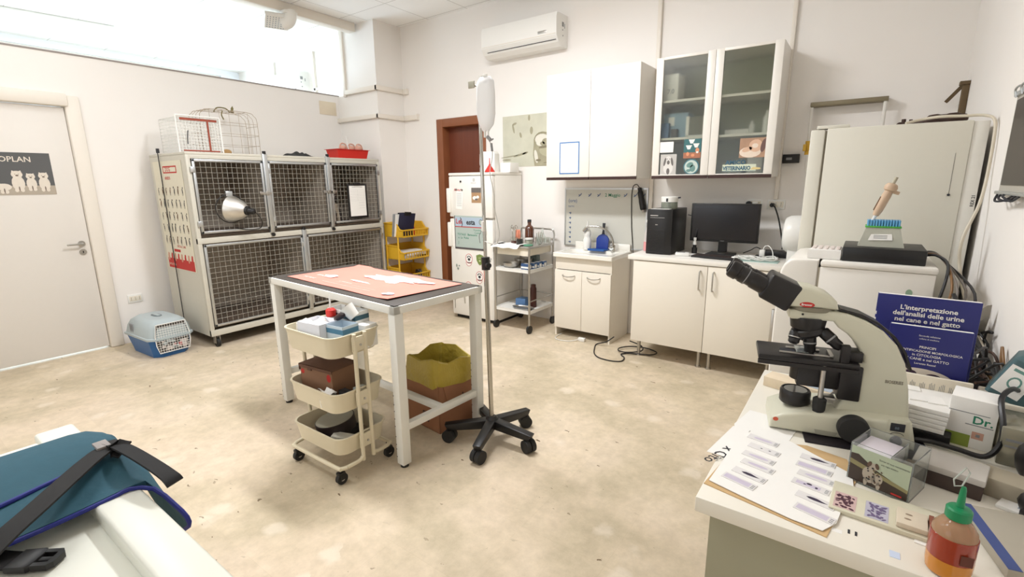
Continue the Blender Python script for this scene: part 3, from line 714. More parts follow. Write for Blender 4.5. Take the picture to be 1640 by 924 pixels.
obj('bin_body', a, M_YEL, bn)
r = MB()
for s_ in (x0, x1): r.tube([(s_, y1, H_), (s_, y0 + .11, H_), (s_, y0 + .05, .095), (s_, y0 - .005, .088)], .009, smooth=0, n=8)
r.tube([(x0, y0 - .004, .088), (x1, y0 - .004, .088)], .010, smooth=0, n=8); r.tube([(x0, y1, H_), (x1, y1, H_)], .008, smooth=0, n=8)
obj('rim', r, M_YEL, bn)
for s_ in (x0 - .004, x1 + .004):
    for yy in (y0 + .09, y1 - .03):
        l = MB(); l.cyl((s_, yy, H_ - .17), (s_, yy, .283), .011, n=10); obj('support_post', l, M_YEL, bn)
for k, lb in ((1, 'yellow open-front bin holding a dark jar and red pack, third from the top'), (2, 'yellow plastic open-front bin filled with folded papers, second from the top of the stack'), (3, 'yellow plastic open-front bin with clipboards, topmost of the stack by the brown door')):
    c = copy_thing(bn, (BX, BY, BINZ[k]), PI / 2, lb)
    if k == 3:
        for ch in list(c.children):
            if ch.name.startswith('support_post'): bpy.data.objects.remove(ch)
zb = BINZ[3] + .006
def clipboard(lab, loc, rot, w, h, m, clip=True):
    t_ = thing('clipboard', lab, 'clipboard', loc, rot=rot)
    obj('board', B(-w / 2, w / 2, -.0015, .0015, 0, h, bev=.001), m, t_)
    if clip: obj('clip', B(-.045, .045, -.012, -.0015, h - .03, h + .016, bev=.004), M_BLACK, t_)
    return t_
M_NAVY = mat('navy_board', srgb(38, 38, 62), .5)
clipboard('dark navy clipboard standing in the topmost yellow bin', (-4.66, 4.155, zb), (.22, .08, PI / 2 - .25), .22, .30, M_NAVY)
c = clipboard('grey clipboard behind the navy one in the topmost yellow bin', (-4.72, 4.13, zb), (.20, -.0, PI / 2 - .25), .22, .29, M_GREYINK, True)
m = MB(); m.box(-.105, .105, -.004, .004, 0, .285); o = solo('paper_stack', m, M_PAPER, 'white sheets between the clipboards in the topmost yellow bin', 'papers', loc=(-4.69, 4.135, zb)); o.rotation_euler = (.21, .02, PI / 2 - .25)
m = MB(); m.box(-.03, .03, -.02, .02, 0, .11, bev=.003); solo('red_pack', m, M_RED, 'small red box beside the clipboards in the topmost yellow bin', 'box', loc=(-4.68, 4.30, zb))
for i, (dx, dy, r_, z_) in enumerate(((0, -.03, .1, 0), (.01, .05, -.15, .032), (-.01, 0, .05, .064))):
    m = MB(); q = i
    m.cloth(lambda u, v: ((u - .5) * .21, (v - .5) * .30, .03 + .006 * math.sin(5 * u + q) * math.cos(4 * v)), 8, 8, .029)
    solo('folded_paper', m, M_PAPER, ('bottom bundle of folded white paper in the second yellow bin', 'middle bundle of folded white paper in the second yellow bin', 'top bundle of folded white paper in the second yellow bin')[i], 'papers', loc=(BX + dx + .02, BY + dy, BINZ[2] + .006 + z_), rz=r_)
for i, (x, y, m_, lb) in enumerate(((-4.68, 4.16, mat('maroon', srgb(110, 34, 44), .5), 'dark red pack in the third yellow bin from the top'), (-4.66, 4.36, mat('dark_glass', srgb(40, 30, 30), .1, coat=1), 'dark glossy round jar in the third yellow bin from the top'))):
    m = MB(); m.box(-.05, .05, -.06, .06, 0, .09, bev=.01) if i == 0 else m.lathe([(.045, 0), (.05, .005), (.05, .09), (.04, .10), (.04, .12), (.001, .12)])
    solo(('red_pack', 'dark_jar')[i], m, m_, lb, ('box', 'jar')[i], loc=(x, y, BINZ[1] + .006))
# ================================================================ BACK WALL THINGS
# ---- fridge
FX0, FX1, FY0, FY1, FZ = -3.685, -3.09, 3.95, 4.48, 1.61
fg = thing('fridge_freezer', 'white two-door fridge freezer with magnets and notes beside the brown door', 'fridge', ((FX0 + FX1) / 2, 4.2, 0), world=True)
obj('body', B(FX0, FX1, FY0 + .055, FY1, .03, FZ - .03, bev=.004), M_WHITE, fg)
obj('top', B(FX0 - .002, FX1 + .002, FY0 + .0, FY1, FZ - .03, FZ, bev=.008), M_WHITE, fg)
obj('foot_plinth', B(FX0 + .01, FX1 - .01, FY0 + .06, FY1 - .01, 0, .03), M_BLACK, fg)
du = obj('freezer_door', B(FX0, FX1, FY0, FY0 + .052, 1.145, FZ - .035, bev=.01), M_WHITE, fg)
dl = obj('fridge_door', B(FX0, FX1, FY0, FY0 + .052, .05, 1.125, bev=.01), M_WHITE, fg)
obj('handle', B(FX0 - .022, FX0 + .03, FY0 - .022, FY0 + .015, 1.19, 1.45, bev=.008), M_WHITE, du); obj('handle', B(FX0 - .022, FX0 + .03, FY0 - .022, FY0 + .015, .82, 1.085, bev=.008), M_WHITE, dl)
def onfr(x, z, y=FY0 - .0005): return FR((x, y, z), (1, 0, 0), (0, 0, 1))
m = MB(onfr(-3.33, 1.52)); m.rect(-.014, .014, 0, .028, .0004); m.text('ELECTROLUX', .011, -.04, -.02, .0004, bold=.01); m.mi = 1; m.rect(-.010, .010, .004, .024, .0006); m.mi = 0; m.rect(-.001, .001, .0, .028, .0008); m.rect(-.014, .014, .013, .015, .0008)
obj('badge', m, [M_GREYINK, M_WHITE], du)
m = MB(onfr(-3.51, 1.52)); m.cyl((0, 0, 0), (0, 0, .008), .010); solo('round_magnet', m, M_BLACK, 'round black magnet high on the freezer door', 'magnet', loc=(-3.51, FY0, 1.52), world=True)
# strip of notes
m = MB(onfr(-3.535, 1.235)); m.mi = 0; m.add([(-.055, 0, 0), (.035, -.01, 0), (.055, .18, 0), (-.04, .19, 0), (-.055, 0, .0015), (.035, -.01, .0015), (.055, .18, .0015), (-.04, .19, .0015)], [(3, 2, 1, 0), (4, 5, 6, 7), (0, 1, 5, 4), (1, 2, 6, 5), (2, 3, 7, 6), (3, 0, 4, 7)])
m.mi = 1
for k in range(8): m.rect(-.038, .03, .03 + k * .018, .033 + k * .018, .002)
solo('note_sheet', m, [M_PAPER, M_GREYINK], 'white narrow note with lines pinned on the freezer door', 'note', loc=(-3.535, FY0, 1.235), world=True)
m = MB(onfr(-3.535, 1.40)); m.mi = 0; m.text('Auguri', .04, -.075, .02, .001, bold=.01); m.mi = 1; m.box(-.05, -.03, .03, .045, .0, .006); m.box(.03, .05, .025, .04, .0, .006)
solo('red_word_magnet', m, [M_REDINK, M_STEEL], 'small red lettering with two metal magnets above the note on the freezer door', 'magnet', loc=(-3.535, FY0, 1.40), world=True)
m = MB(onfr(-3.30, 1.30)); m.mi = 0; m.box(-.065, .065, 0, .155, 0, .0015); m.mi = 1; m.rect(-.065, .065, .105, .155, .0018); m.mi = 2; m.ell(-.02, .05, .03, .02, .002); m.ell(.02, .06, .02, .015, .002); m.mi = 1; m.ell(0, .035, .02, .01, .0022)
solo('photo_card', m, [mat('card_tan', srgb(176, 140, 104), .5, var=.2, scale=30), mat('card_grey', srgb(110, 104, 100), .5, var=.2), M_PAPER], 'small brown and grey picture card on the freezer door', 'photo', loc=(-3.30, FY0, 1.30), world=True)
# magnetic advert board
m = MB(onfr(-3.615, .80)); w, h = .405, .36
m.mi = 0; m.box(0, w, 0, h, 0, .004); m.mi = 1; m.rect(0, w, 0, .02, .0044); m.rect(0, .01, 0, h, .0044)
m.mi = 2; m.rect(.01, w, .24, h - .015, .0044); m.mi = 3; m.text('esta', .075, .17, .27, .0050, bold=.03, align='LEFT'); m.mi = 4; m.text('Lei', .075, .02, .275, .0050, bold=.02); m.rect(.01, .40, .238, .247, .0052)
m.mi = 5; m.text('Frontline', .028, .27, .205, .0048); m.text('Combo', .03, .28, .175, .0048); m.text('TOTALE   Benessere', .032, .04, .15, .0048, bold=.01); m.text('e  La  Pulce', .032, .05, .115, .0048, bold=.01); m.text('J', .04, .05, .06, .0048)
m.mi = 1; m.ell(.37, .30, .022, .03, .0052); m.mi = 0; m.ell(.37, .30, .017, .024, .0056)
solo('magnetic_board', m, [mat('board_mint', srgb(180, 192, 184), .25, var=.05, scale=4), mat('board_edge', srgb(84, 78, 80), .5), mat('board_blue', srgb(176, 192, 206), .3), M_INK, M_REDINK, M_GREENINK], 'mint green glossy magnetic board lettered esta on the fridge door', 'board', loc=(-3.41, FY0, .80), world=True)
m = MB(onfr(-3.19, .0)); m.mi = 0; m.lathe([(.022, 0), (.026, .02), (.02, .05), (.012, .055)], (0, 1.03, .012), (0, -1, 0.1), 12, sy=.35); m.mi = 1; m.tube([(0, 1.03, .004), (.01, 1.10, .006), (0, 1.15, .006)], .002)
solo('white_key_tag', m, [M_PLAST, M_GREYINK], 'small white pendant hanging at the right edge of the fridge door', 'pendant', loc=(-3.19, FY0, 1.0), world=True)
m = MB(onfr(-3.53, 1.105)); m.tube([(0, 0, .004), (.012, .02, .004), (.0, .035, .004)], .004); m.tube([(.02, -.06, .004), (.028, -.03, .004), (.02, .0, .004)], .004); m.ell(.0, -.012, .006, .006, .002, h=.004)
solo('question_magnet', m, M_BLACK, 'small black curled magnets above the mint board on the fridge door', 'magnet', loc=(-3.53, FY0, 1.105), world=True)
# paw stickers
for i, (x, z, lb) in enumerate(((-3.423, .70, 'round red-ringed paw sticker left of the green shield on the fridge'), (-3.28, .52, 'round red-ringed paw sticker below the green shield on the fridge'), (-3.44, .39, 'round red-ringed paw sticker lowest of those on the fridge door'))):
    m = MB(onfr(x, z)); m.mi = 0; m.ell(0, 0, .054, .058, 0, h=.0012, n=28); m.ell(-.004, -.035, .042, .05, 0, h=.001, n=28); m.mi = 1
    m.tube([(.047 * math.cos(a), .052 * math.sin(a), .0015) for a in [k * PI / 10 for k in range(20)]], .0028, n=5, smooth=0, closed=True)
    m.tube([(-.004 + .040 * math.cos(a), -.035 + .046 * math.sin(a), .0012) for a in [PI + k * PI / 10 for k in range(11)]], .0022, n=5, smooth=0)
    m.mi = 2; m.ell(0, -.008, .018, .015, .0022)
    for q in (-1.2, -.4, .4, 1.2): m.ell(.024 * math.sin(q), .008 + .018 * math.cos(q), .0065, .009, .0022)
    m.rect(-.03, .03, -.045, -.038, .0024)
    solo('paw_sticker', m, [M_PAPER, M_REDINK, M_INK], lb, 'sticker', loc=(x, FY0, z), world=True, group='paw stickers on the fridge')
m = MB(onfr(-3.27, .70)); m.mi = 0; m.prism([(-.05, .045), (0, .06), (.05, .045), (.045, -.01), (.022, -.045), (0, -.06), (-.022, -.045), (-.045, -.01)], 0, .003); m.mi = 1; m.text('VET', .022, -.02, .01, .0034, bold=.02); m.ell(0, -.012, .014, .01, .0034)
solo('green_shield_magnet', m, [mat('shield_green', srgb(124, 142, 76), .5), mat('shield_pale', srgb(190, 200, 150), .5)], 'green shield-shaped magnet on the fridge door', 'magnet', loc=(-3.27, FY0, .70), world=True)
m = MB(onfr(-3.13, .70)); m.ball((0, .0, .005), .012, 8, (1, 1, .4)); m.ball((-.018, .012, .005), .009, 8, (1, 1, .4)); m.ball((.012, .022, .005), .008, 8, (1, 1, .4)); solo('grey_animal_magnet', m, M_GREYINK, 'small grey animal magnet right of the green shield', 'magnet', loc=(-3.13, FY0, .70), world=True)
m = MB(onfr(-3.585, .60)); m.ball((0, -.02, .005), .014, 8, (1, 1, .4)); m.ball((-.018, .012, .005), .013, 8, (.7, 1.4, .4)); m.ball((.02, .012, .005), .010, 8, (1, .7, .4)); solo('grey_flower_magnet', m, mat('grey_green', srgb(140, 150, 140), .5), 'small grey-green magnet at the left edge of the fridge door', 'magnet', loc=(-3.585, FY0, .60), world=True)
# things on the fridge
m = MB(); m.prism([(-.06, 0), (.06, 0), (.06, .19), (.045, .215), (-.035, .215), (-.06, .19)], -.045, .045, bev=.012)
jg = thing('white_jug', 'white plastic canister with a handle on top of the fridge', 'canister', (-3.29, 4.16, FZ), rot=(0, 0, .15))
m2 = MB(); m2.F = FR((0, 0, 0), (1, 0, 0), (0, 0, 1)); m2.prism([(-.085, 0), (.10, 0), (.10, .19), (.08, .215), (-.05, .215), (-.085, .05)], -.055, .055, bev=.012); obj('canister_body', m2, M_PLAST, jg); m.bm.free()
m = MB(); m.tube([(-.05, 0, .205), (-.095, 0, .20), (-.10, 0, .16), (-.10, 0, .08), (-.075, 0, .055)], .012, n=10, smooth=3); obj('handle', m, M_PLAST, jg)
fn = thing('red_funnel', 'small red plastic funnel upside down on the fridge', 'funnel', (-3.155, 4.0, FZ))
m = MB(); m.lathe([(.052, 0), (.054, .006), (.012, .07), (.006, .085), (.004, .14), (.0035, .14), (.003, .1), (.004, .085), (.010, .07), (.050, .008)]); obj('cone', m, M_RED, fn)
m = MB(); m.box(-.09, .12, -.08, .08, 0, .10, bev=.004); solo('white_box', m, M_PAPER, 'small white box on the fridge behind the red funnel', 'box', loc=(-3.07 - .12, 4.32, FZ), rz=.0)
# ---- dog poster on the back wall
p = MB(FR((-3.352, YW - .001, 1.675), (1, 0, 0), (0, 0, 1))); w, h = .80, .535
p.mi = 0; p.box(0, w, 0, h, 0, .002)
p.mi = 2
for (x, y, a, b, r_) in ((.145, .40, .012, .05, .25), (.16, .45, .03, .012, .3), (.24, .33, .014, .03, .3), (.35, .50, .014, .03, 0), (.23, .125, .09, .011, .22), (.30, .14, .04, .012, .25), (.05, .075, .06, .008, 0), (.38, .37, .02, .04, 0), (.09, .11, .12, .006, .1)): p.ell(x, y, a, b, .0026, rot=r_)
p.mi = 2; p.poly([(.42, .0), (.40, .12), (.41, .27), (.47, .345), (.56, .345), (.66, .29), (.74, .24), (w, .18), (w, 0)], .0027)
p.mi = 2; p.tube([(.425, .20, .003), (.415, .27, .003), (.45, .325, .003), (.52, .345, .003), (.60, .325, .003), (.66, .30, .003)], .005, n=5); p.ell(.68, .30, .035, .026, .0031, rot=-.4); p.ell(.74, .245, .03, .02, .0031, rot=-.6)
p.mi = 3; p.ell(.51, .275, .085, .052, .0034); p.ell(.49, .245, .05, .04, .0035); p.ell(.44, .10, .022, .07, .0034, rot=.2)
p.mi = 1; p.ell(.60, .15, .12, .06, .0033, rot=-.1); p.ell(.68, .08, .10, .04, .0034); p.mi = 2; p.ell(.57, .245, .055, .035, .0037, rot=-.2); p.ell(.52, .23, .03, .02, .0037)
p.mi = 4; p.ell(.55, .195, .08, .012, .0038, rot=.1); p.ell(.47, .06, .035, .012, .0038); p.ell(.62, .04, .09, .006, .0038, rot=.1); p.ell(.545, .262, .006, .004, .004)
p.mi = 4; p.text('SAN', .05, .70, .475, .003, bold=.03, sx=.8); p.text('PET', .05, .70, .435, .003, bold=.03, sx=.7); p.mi = 5; p.text('pets', .028, .70, .40, .003, bold=.02)
M_PG = mat('poster_sage', srgb(204, 202, 182), .6, var=.16, scale=7)
solo('dog_poster', p, [M_PG, mat('poster_moss', srgb(180, 176, 148), .6, var=.10, scale=12), mat('poster_shade', srgb(164, 158, 132), .6, var=.2, scale=14), mat('poster_pale', srgb(224, 220, 206), .6, var=.05), mat('poster_dark', srgb(132, 124, 100), .6, var=.1), M_GREENINK, mat('poster_mist', srgb(196, 198, 184), .6)], 'sage green photo poster of a pale curled-up dog on the back wall above the fridge', 'poster')
# ---- air conditioner
ac = thing('air_conditioner', 'white split air conditioner high on the back wall above the poster', 'air conditioner', (-3.0, 4.40, 2.78), world=True)
def ac_unit(parent, x0, x1, z0, z1, yw, dpt):
    H = z1 - z0; n = 7
    prof = [(yw, z0), (yw - dpt * .55, z0), (yw - dpt * .80, z0 + H * .10), (yw - dpt, z0 + H * .30), (yw - dpt * 1.0, z0 + H * .85), (yw - dpt * .93, z1), (yw, z1)]
    m = MB(); m.add([(x0, y, z) for y, z in prof] + [(x1, y, z) for y, z in prof], [tuple(range(n)), tuple(range(2 * n - 1, n - 1, -1))] + [(k, (k + 1) % n, n + (k + 1) % n, n + k) for k in range(n)])
    b_ = obj('body', m, M_PLAST, parent, angle=20)
    e = MB()
    yf = yw - dpt; F = MB
    e.box(x0 + .06, x1 - .02, yf + .022, yf + .05, z0 + H * .16, z0 + H * .175); obj('outlet_slot', e, M_INK, b_)
    e = MB(); e.box(x0 + .01, x1 - .01, yf - .004, yf + .004, z0 + H * .33, z0 + H * .35, bev=.001); obj('front_ridge', e, M_TRUNK, b_)
    return b_
ab = ac_unit(ac, -3.46, -2.55, 2.785, 3.07, YW, .215)
m = MB(); m.box(-2.78 + .02, -2.66, YW - .2165, YW - .2145, 2.90, 2.925, bev=.0005); obj('silver_badge', m, M_STEEL, ab)
m = MB(FR((-2.5495, YW - .14, 2.9), (0, 1, 0), (0, 0, 1))); m.box(.03, .06, .06, .10, 0, .002); m.box(.075, .082, .05, .09, 0, .002); m.cyl((.04, .03, 0), (.04, .03, .003), .006, n=8); m.cyl((.045, -.02, 0), (.045, -.02, .003), .006, n=8); obj('side_marks', m, M_GREYINK, ab)
an = thing('air_conditioner', 'bluish white air conditioner on the wall of the room beyond the partition', 'air conditioner', (-7.5, 4.4, 2.75), world=True)
ab = ac_unit(an, -7.95, -6.95, 2.83, 3.13, YW, .23)
m = MB(FR((-6.9495, YW - .16, 2.98), (0, 1, 0), (0, 0, 1))); m.box(.02, .06, .04, .08, 0, .002); m.cyl((.03, .0, 0), (.03, .0, .003), .008, n=8); m.cyl((.04, -.06, 0), (.04, -.06, .003), .008, n=8); m.box(.09, .10, .02, .06, 0, .002); obj('side_marks', m, M_GREYINK, ab)
# ---- ceiling emergency light / grille under the duct
vt = thing('ceiling_spotlight', 'white swivel fitting with perforated face hanging under the ceiling duct', 'ceiling fitting', (-5.28, 3.2, ZC - .1), world=True)
m = MB(); m.box(-5.30, -5.14, 3.12, 3.27, ZC - .13, ZC - .095, bev=.01); m.tube([(-5.19, 3.20, ZC - .10), (-5.18, 3.20, ZC - .15), (-5.20, 3.18, ZC - .20), (-5.24, 3.14, ZC - .22)], .065, n=16); obj('swivel_arm', m, M_PLAST, vt)
F_ = FR((-5.27, 3.10, ZC - .20), (.35, .93, 0), (-.75, .28, -.45))
m = MB(F_); m.prism([(-.12, -.09), (.12, -.09), (.12, .10), (-.12, .10)], -.015, .035, bev=.015); hd = obj('head', m, M_PLAST, vt)
m = MB(F_)
for i in range(8):
    for j in range(6):
        m.cyl((-.095 + i * .027, -.065 + j * .027, -.0155), (-.095 + i * .027, -.065 + j * .027, -.0165), .006, n=8); m.cyl((-.095 + i * .027, -.065 + j * .027, .0355), (-.095 + i * .027, -.065 + j * .027, .0365), .006, n=8)
obj('perforations', m, mat('hole_grey', srgb(150, 158, 165), .7), hd)
# ---- wall cabinet 1 (solid doors)
def wall_cab(name, x0, x1, z0, z1, y0, label, glass=False):
    t = thing(name, label, 'cabinet', ((x0 + x1) / 2, YW - .18, z0), world=True)
    yb = YW - .001
    c = MB(); th = .018
    c.box(x0, x0 + th, y0 + .021, yb, z0, z1); c.box(x1 - th, x1, y0 + .021, yb, z0, z1); c.box(x0 + th, x1 - th, y0 + .0215, yb, z0 + .0005, z0 + th); c.box(x0 + th, x1 - th, y0 + .0215, yb, z1 - th, z1 - .0005); c.box(x0 + th, x1 - th, yb - .006, yb - .0005, z0 + th, z1 - th)
    obj('carcass', c, M_WHITE, t)
    xm = (x0 + x1) / 2
    for i, (a, b) in enumerate(((x0, xm - .0015), (xm + .0015, x1))):
        d = MB()
        if not glass: d.box(a, b, y0, y0 + .0205, z0 + .0175, z1 + .001, bev=.0015); dd = obj('door', d, M_WHITE, t)
        else:
            f = .058
            d.box(a, a + f, y0, y0 + .02, z0 + .0175, z1, bev=.0015); d.box(b - f, b, y0, y0 + .02, z0 + .0175, z1, bev=.0015); d.box(a + f, b - f, y0 + .0005, y0 + .0195, z0 + .018, z0 + .026, bev=.0015); d.box(a + f, b - f, y0, y0 + .02, z1 - .02, z1, bev=.0015)
            dd = obj('door', d, M_WHITE, t)
            g = MB(); g.box(a + f, b - f, y0 + .008, y0 + .012, z0 + .02, z1 - .018); obj('glass_pane', g, M_CGLASS, dd)
        e = MB(); e.box(a + .002, b - .002, y0 - .002, y0 + .012, z0 - .008, z0 + .0165); obj('dark_grip_strip', e, M_STRIP, dd)
    return t
M_STRIP = mat('grip_strip_brown', srgb(58, 34, 28), .45)
M_CGLASS = mat('cabinet_glass', (.88, .90, .82), .22, trans=1.0, var=0, spec=0.2)
wc1 = wall_cab('wall_cabinet', -2.555, -1.64, 1.53, 2.475, 4.13, 'white wall cabinet with two plain doors and a blue-edged note')
wc2 = wall_cab('glass_wall_cabinet', -1.505, -.59, 1.53, 2.475, 4.13, 'white wall cabinet with two glass doors over the computer', glass=True)
sh_ = MB()
obj('back_lining', B(-1.486, -.609, YW - .012, YW - .007, 1.55, 2.455), mat('cabinet_lining', srgb(170, 172, 150), .6), wc2)
for z in (1.835, 2.13): obj('shelf', B(-1.487, -.608, 4.16, YW - .01, z, z + .018), M_WHITE, wc2)
# note on solid door
p = MB(FR((-2.408, 4.1295, 1.578), (1, 0, 0), (0, 0, 1))); p.mi = 1; p.box(0, .21, 0, .29, 0, .002); p.mi = 0; p.rect(.010, .200, .010, .280, .0023); p.mi = 2
for k in range(11): p.rect(.03, .03 + .12 + .04 * ((k * 7) % 3) / 2, .245 - k * .02, .2475 - k * .02, .0026)
p.text('ORARI', .016, .08, .26, .0026, bold=.02)
solo('blue_edged_note', p, [M_PAPER, M_BLUEINK, mat('pale_blue_ink', srgb(170, 185, 205), .8)], 'white typed note with blue border on the left wall cabinet door', 'note', world=False)
# pictures on the glass doors
yd = 4.137
def card(name, x0, x1, z0, z1, label, cat, fn, mats):
    p = MB(FR((x0, yd, z0), (1, 0, 0), (0, 0, 1))); p.box(0, x1 - x0, 0, z1 - z0, 0, .001); fn(p, x1 - x0, z1 - z0); return solo(name, p, mats, label, cat)
card('blank_card', -1.446, -1.333, 1.735, 1.82, 'blank white card at the left of the glass door', 'card', lambda p, w, h: None, [M_PAPER])
def dogp(p, w, h):
    p.mi = 1; p.ell(w * .5, h * .35, w * .3, h * .3, .0012); p.ell(w * .5, h * .72, w * .2, h * .2, .0014); p.mi = 2; p.ell(w * .28, h * .65, w * .07, h * .2, .0016, rot=-.2); p.ell(w * .73, h * .65, w * .07, h * .2, .0016, rot=.2); p.ell(w * .5, h * .62, w * .09, h * .10, .0016); p.ell(w * .42, h * .78, .004, .004, .0018); p.ell(w * .58, h * .78, .004, .004, .0018); p.ell(w * .5, h * .2, w * .1, h * .15, .0016)
card('dog_photo', -1.435, -1.302, 1.548, 1.72, 'black and white photo of a long-eared dog on the left glass door', 'photo', dogp, [mat('bw_pale', srgb(196, 192, 186), .5), mat('bw_light', srgb(222, 218, 212), .5), mat('bw_dark', srgb(110, 104, 100), .5)])
def cups(p, w, h):
    p.mi = 1; p.rect(0, w, 0, h * .3, .0012)
    for i, (x, y) in enumerate(((.3, .6), (.72, .68), (.45, .9))): p.mi = 2; p.poly([(w * x - .025, h * y + .012), (w * x + .025, h * y + .012), (w * x + .01, h * y - .02), (w * x - .01, h * y - .02)], .0014)
    p.mi = 3; p.ell(w * .25, h * .22, .012, .016, .0016); p.ell(w * .8, h * .40, .015, .02, .0016); p.ell(w * .55, h * .15, .014, .012, .0016); p.mi = 2; p.ell(w * .8, h * .3, .010, .008, .0018)
card('coloured_picture', -1.249, -1.113, 1.683, 1.832, 'teal and orange cartoon picture on the left glass door', 'picture', cups, [mat('pic_teal', srgb(60, 108, 110), .5), mat('pic_rust', srgb(172, 112, 84), .5), M_PAPER, mat('pic_peach', srgb(220, 150, 110), .5)])
p = MB(FR((-1.181, yd, 1.615), (1, 0, 0), (0, 0, 1))); p.mi = 0; p.ell(0, 0, .062, .062, 0, h=.001, n=28); p.mi = 1; p.ell(0, 0, .053, .053, .0012, n=28); p.mi = 2; p.ell(-.01, .015, .028, .02, .0014, rot=.4); p.ell(.012, -.012, .022, .028, .0014); p.ell(-.02, -.03, .018, .012, .0014)
solo('round_sticker', p, [mat('stick_teal', srgb(70, 118, 128), .5), mat('stick_pale', srgb(196, 208, 200), .5), mat('stick_green', srgb(110, 146, 140), .5)], 'round blue-green sticker with pale centre on the left glass door', 'sticker')
def kit(p, w, h):
    p.mi = 1; p.ell(w * .42, h * .28, w * .42, h * .28, .0012); p.mi = 2; p.ell(w * .62, h * .6, w * .26, h * .32, .0014, rot=.4); p.ell(w * .3, h * .42, w * .2, h * .12, .0014, rot=.3); p.mi = 3; p.ell(w * .92, h * .6, w * .10, h * .35, .0016, rot=-.2); p.mi = 1; p.ell(w * .6, h * .6, w * .12, h * .12, .0018)
card('kitten_photo', -.827, -.648, 1.672, 1.815, 'warm photo of a cuddled kitten on the right glass door', 'photo', kit, [mat('k_brown', srgb(176, 140, 114), .5, var=.2, scale=20), mat('k_cream', srgb(232, 214, 196), .5, var=.08, scale=40), mat('k_peach', srgb(218, 180, 152), .5, var=.1, scale=40), mat('k_dark', srgb(110, 82, 76), .5)])
p = MB(FR((-.94, yd, 1.572), (1, 0, 0), (0, 0, 1))); p.mi = 0; p.text('AMICO', .045, .02, .052, .001, bold=.03); p.mi = 1; p.box(0, .24, 0, .052, 0, .001); p.mi = 0; p.rect(.0, .24, .0, .003, .0012); p.text('VETERINARIO', .040, .004, .010, .0014, bold=.05, sx=.80); p.mi = 2; p.prism([(.20, .012), (.27, .012), (.27, .024), (.22, .03)], 0, .002)
solo('lettered_sticker', p, [mat('st_blue', srgb(60, 100, 120), .5), mat('st_cream', srgb(214, 220, 196), .5), mat('st_gold', srgb(220, 200, 140), .5)], 'cream sticker lettered AMICO VETERINARIO low on the right glass door', 'sticker')
# inside the glass cabinet
zs = (1.549, 1.854, 2.149)
def boxthing(name, x0, x1, y0, y1, z0, hgt, m_, label, cat='box', rz=0, extra=None):
    t = thing(name, label, cat, ((x0 + x1) / 2, (y0 + y1) / 2, z0), rz=rz); w = (x1 - x0) / 2; d = (y1 - y0) / 2
    obj('carton', B(-w, w, -d, d, 0, hgt, bev=.002), m_, t)
    if extra:
        mb = MB(FR((0, -d - .0004, 0), (1, 0, 0), (0, 0, 1))); mats = extra(mb, w, hgt); obj('print', mb, mats, t)
    return t
boxthing('white_carton', -1.47, -1.35, 4.22, 4.40, zs[2], .21, M_PAPER, 'white carton marked 7.0 on the top shelf of the glass cabinet', extra=lambda mb, w, h: (mb.text('7.0', .05, -.03, .06, 0, bold=.01), [M_GREYINK])[1])
boxthing('light_blue_carton', -1.46, -1.26, 4.24, 4.40, zs[1], .20, mat('lb_carton', srgb(140, 166, 184), .5), 'light blue carton on the middle shelf of the glass cabinet', extra=lambda mb, w, h: (mb.box(-w * .6, -w * .1, h * .5, h * .85, 0, .001), [M_PAPER])[1])
boxthing('blue_carton', -1.47, -1.40, 4.19, 4.235, zs[1], .12, mat('b_carton', srgb(84, 118, 160), .5), 'small deep blue box in front on the middle shelf of the glass cabinet')
boxthing('dark_bottle_box', -1.38, -1.33, 4.19, 4.235, zs[1], .07, mat('d_carton', srgb(60, 60, 60), .5), 'small dark box beside the deep blue box in the glass cabinet')
bt = thing('open_frame_box', 'grey boxed case with pale rim on the middle shelf of the glass cabinet', 'box', (-1.19, 4.28, zs[1]))
obj('case', B(-.075, .075, -.05, .05, 0, .16, bev=.003), mat('case_olive', srgb(110, 108, 92), .6), bt)
m = MB(); m.box(-.08, -.055, -.056, -.05, 0, .165); m.box(.055, .08, -.056, -.05, 0, .165); m.box(-.08, .08, -.056, -.05, 0, .015); obj('pale_edges', m, M_PAPER, bt)
boxthing('low_tray', -.97, -.80, 4.25, 4.40, zs[1], .04, M_PLAST, 'low white tray on the middle shelf behind the right glass door', 'tray')
m = MB(); m.lathe([(.018, 0), (.018, .07), (.008, .085), (.008, .10)]); solo('small_vial', m, M_PLAST, 'small white vial on the middle shelf behind the right glass door', 'vial', loc=(-.785, 4.3, zs[1]))
m = MB(); m.lathe([(.028, 0), (.028, .12), (.015, .14), (.012, .17)]); solo('white_flask', m, M_PLAST, 'tall white bottle on the middle shelf behind the right glass door', 'bottle', loc=(-.68, 4.3, zs[1]))
boxthing('grey_pack', -.97, -.82, 4.25, 4.40, zs[0], .10, mat('gp', srgb(190, 190, 176), .6), 'grey pack on the bottom shelf behind the right glass door', 'box')
boxthing('pale_pack', -.79, -.68, 4.27, 4.40, zs[0], .13, M_PAPER, 'pale pack on the bottom shelf behind the right glass door', 'box')
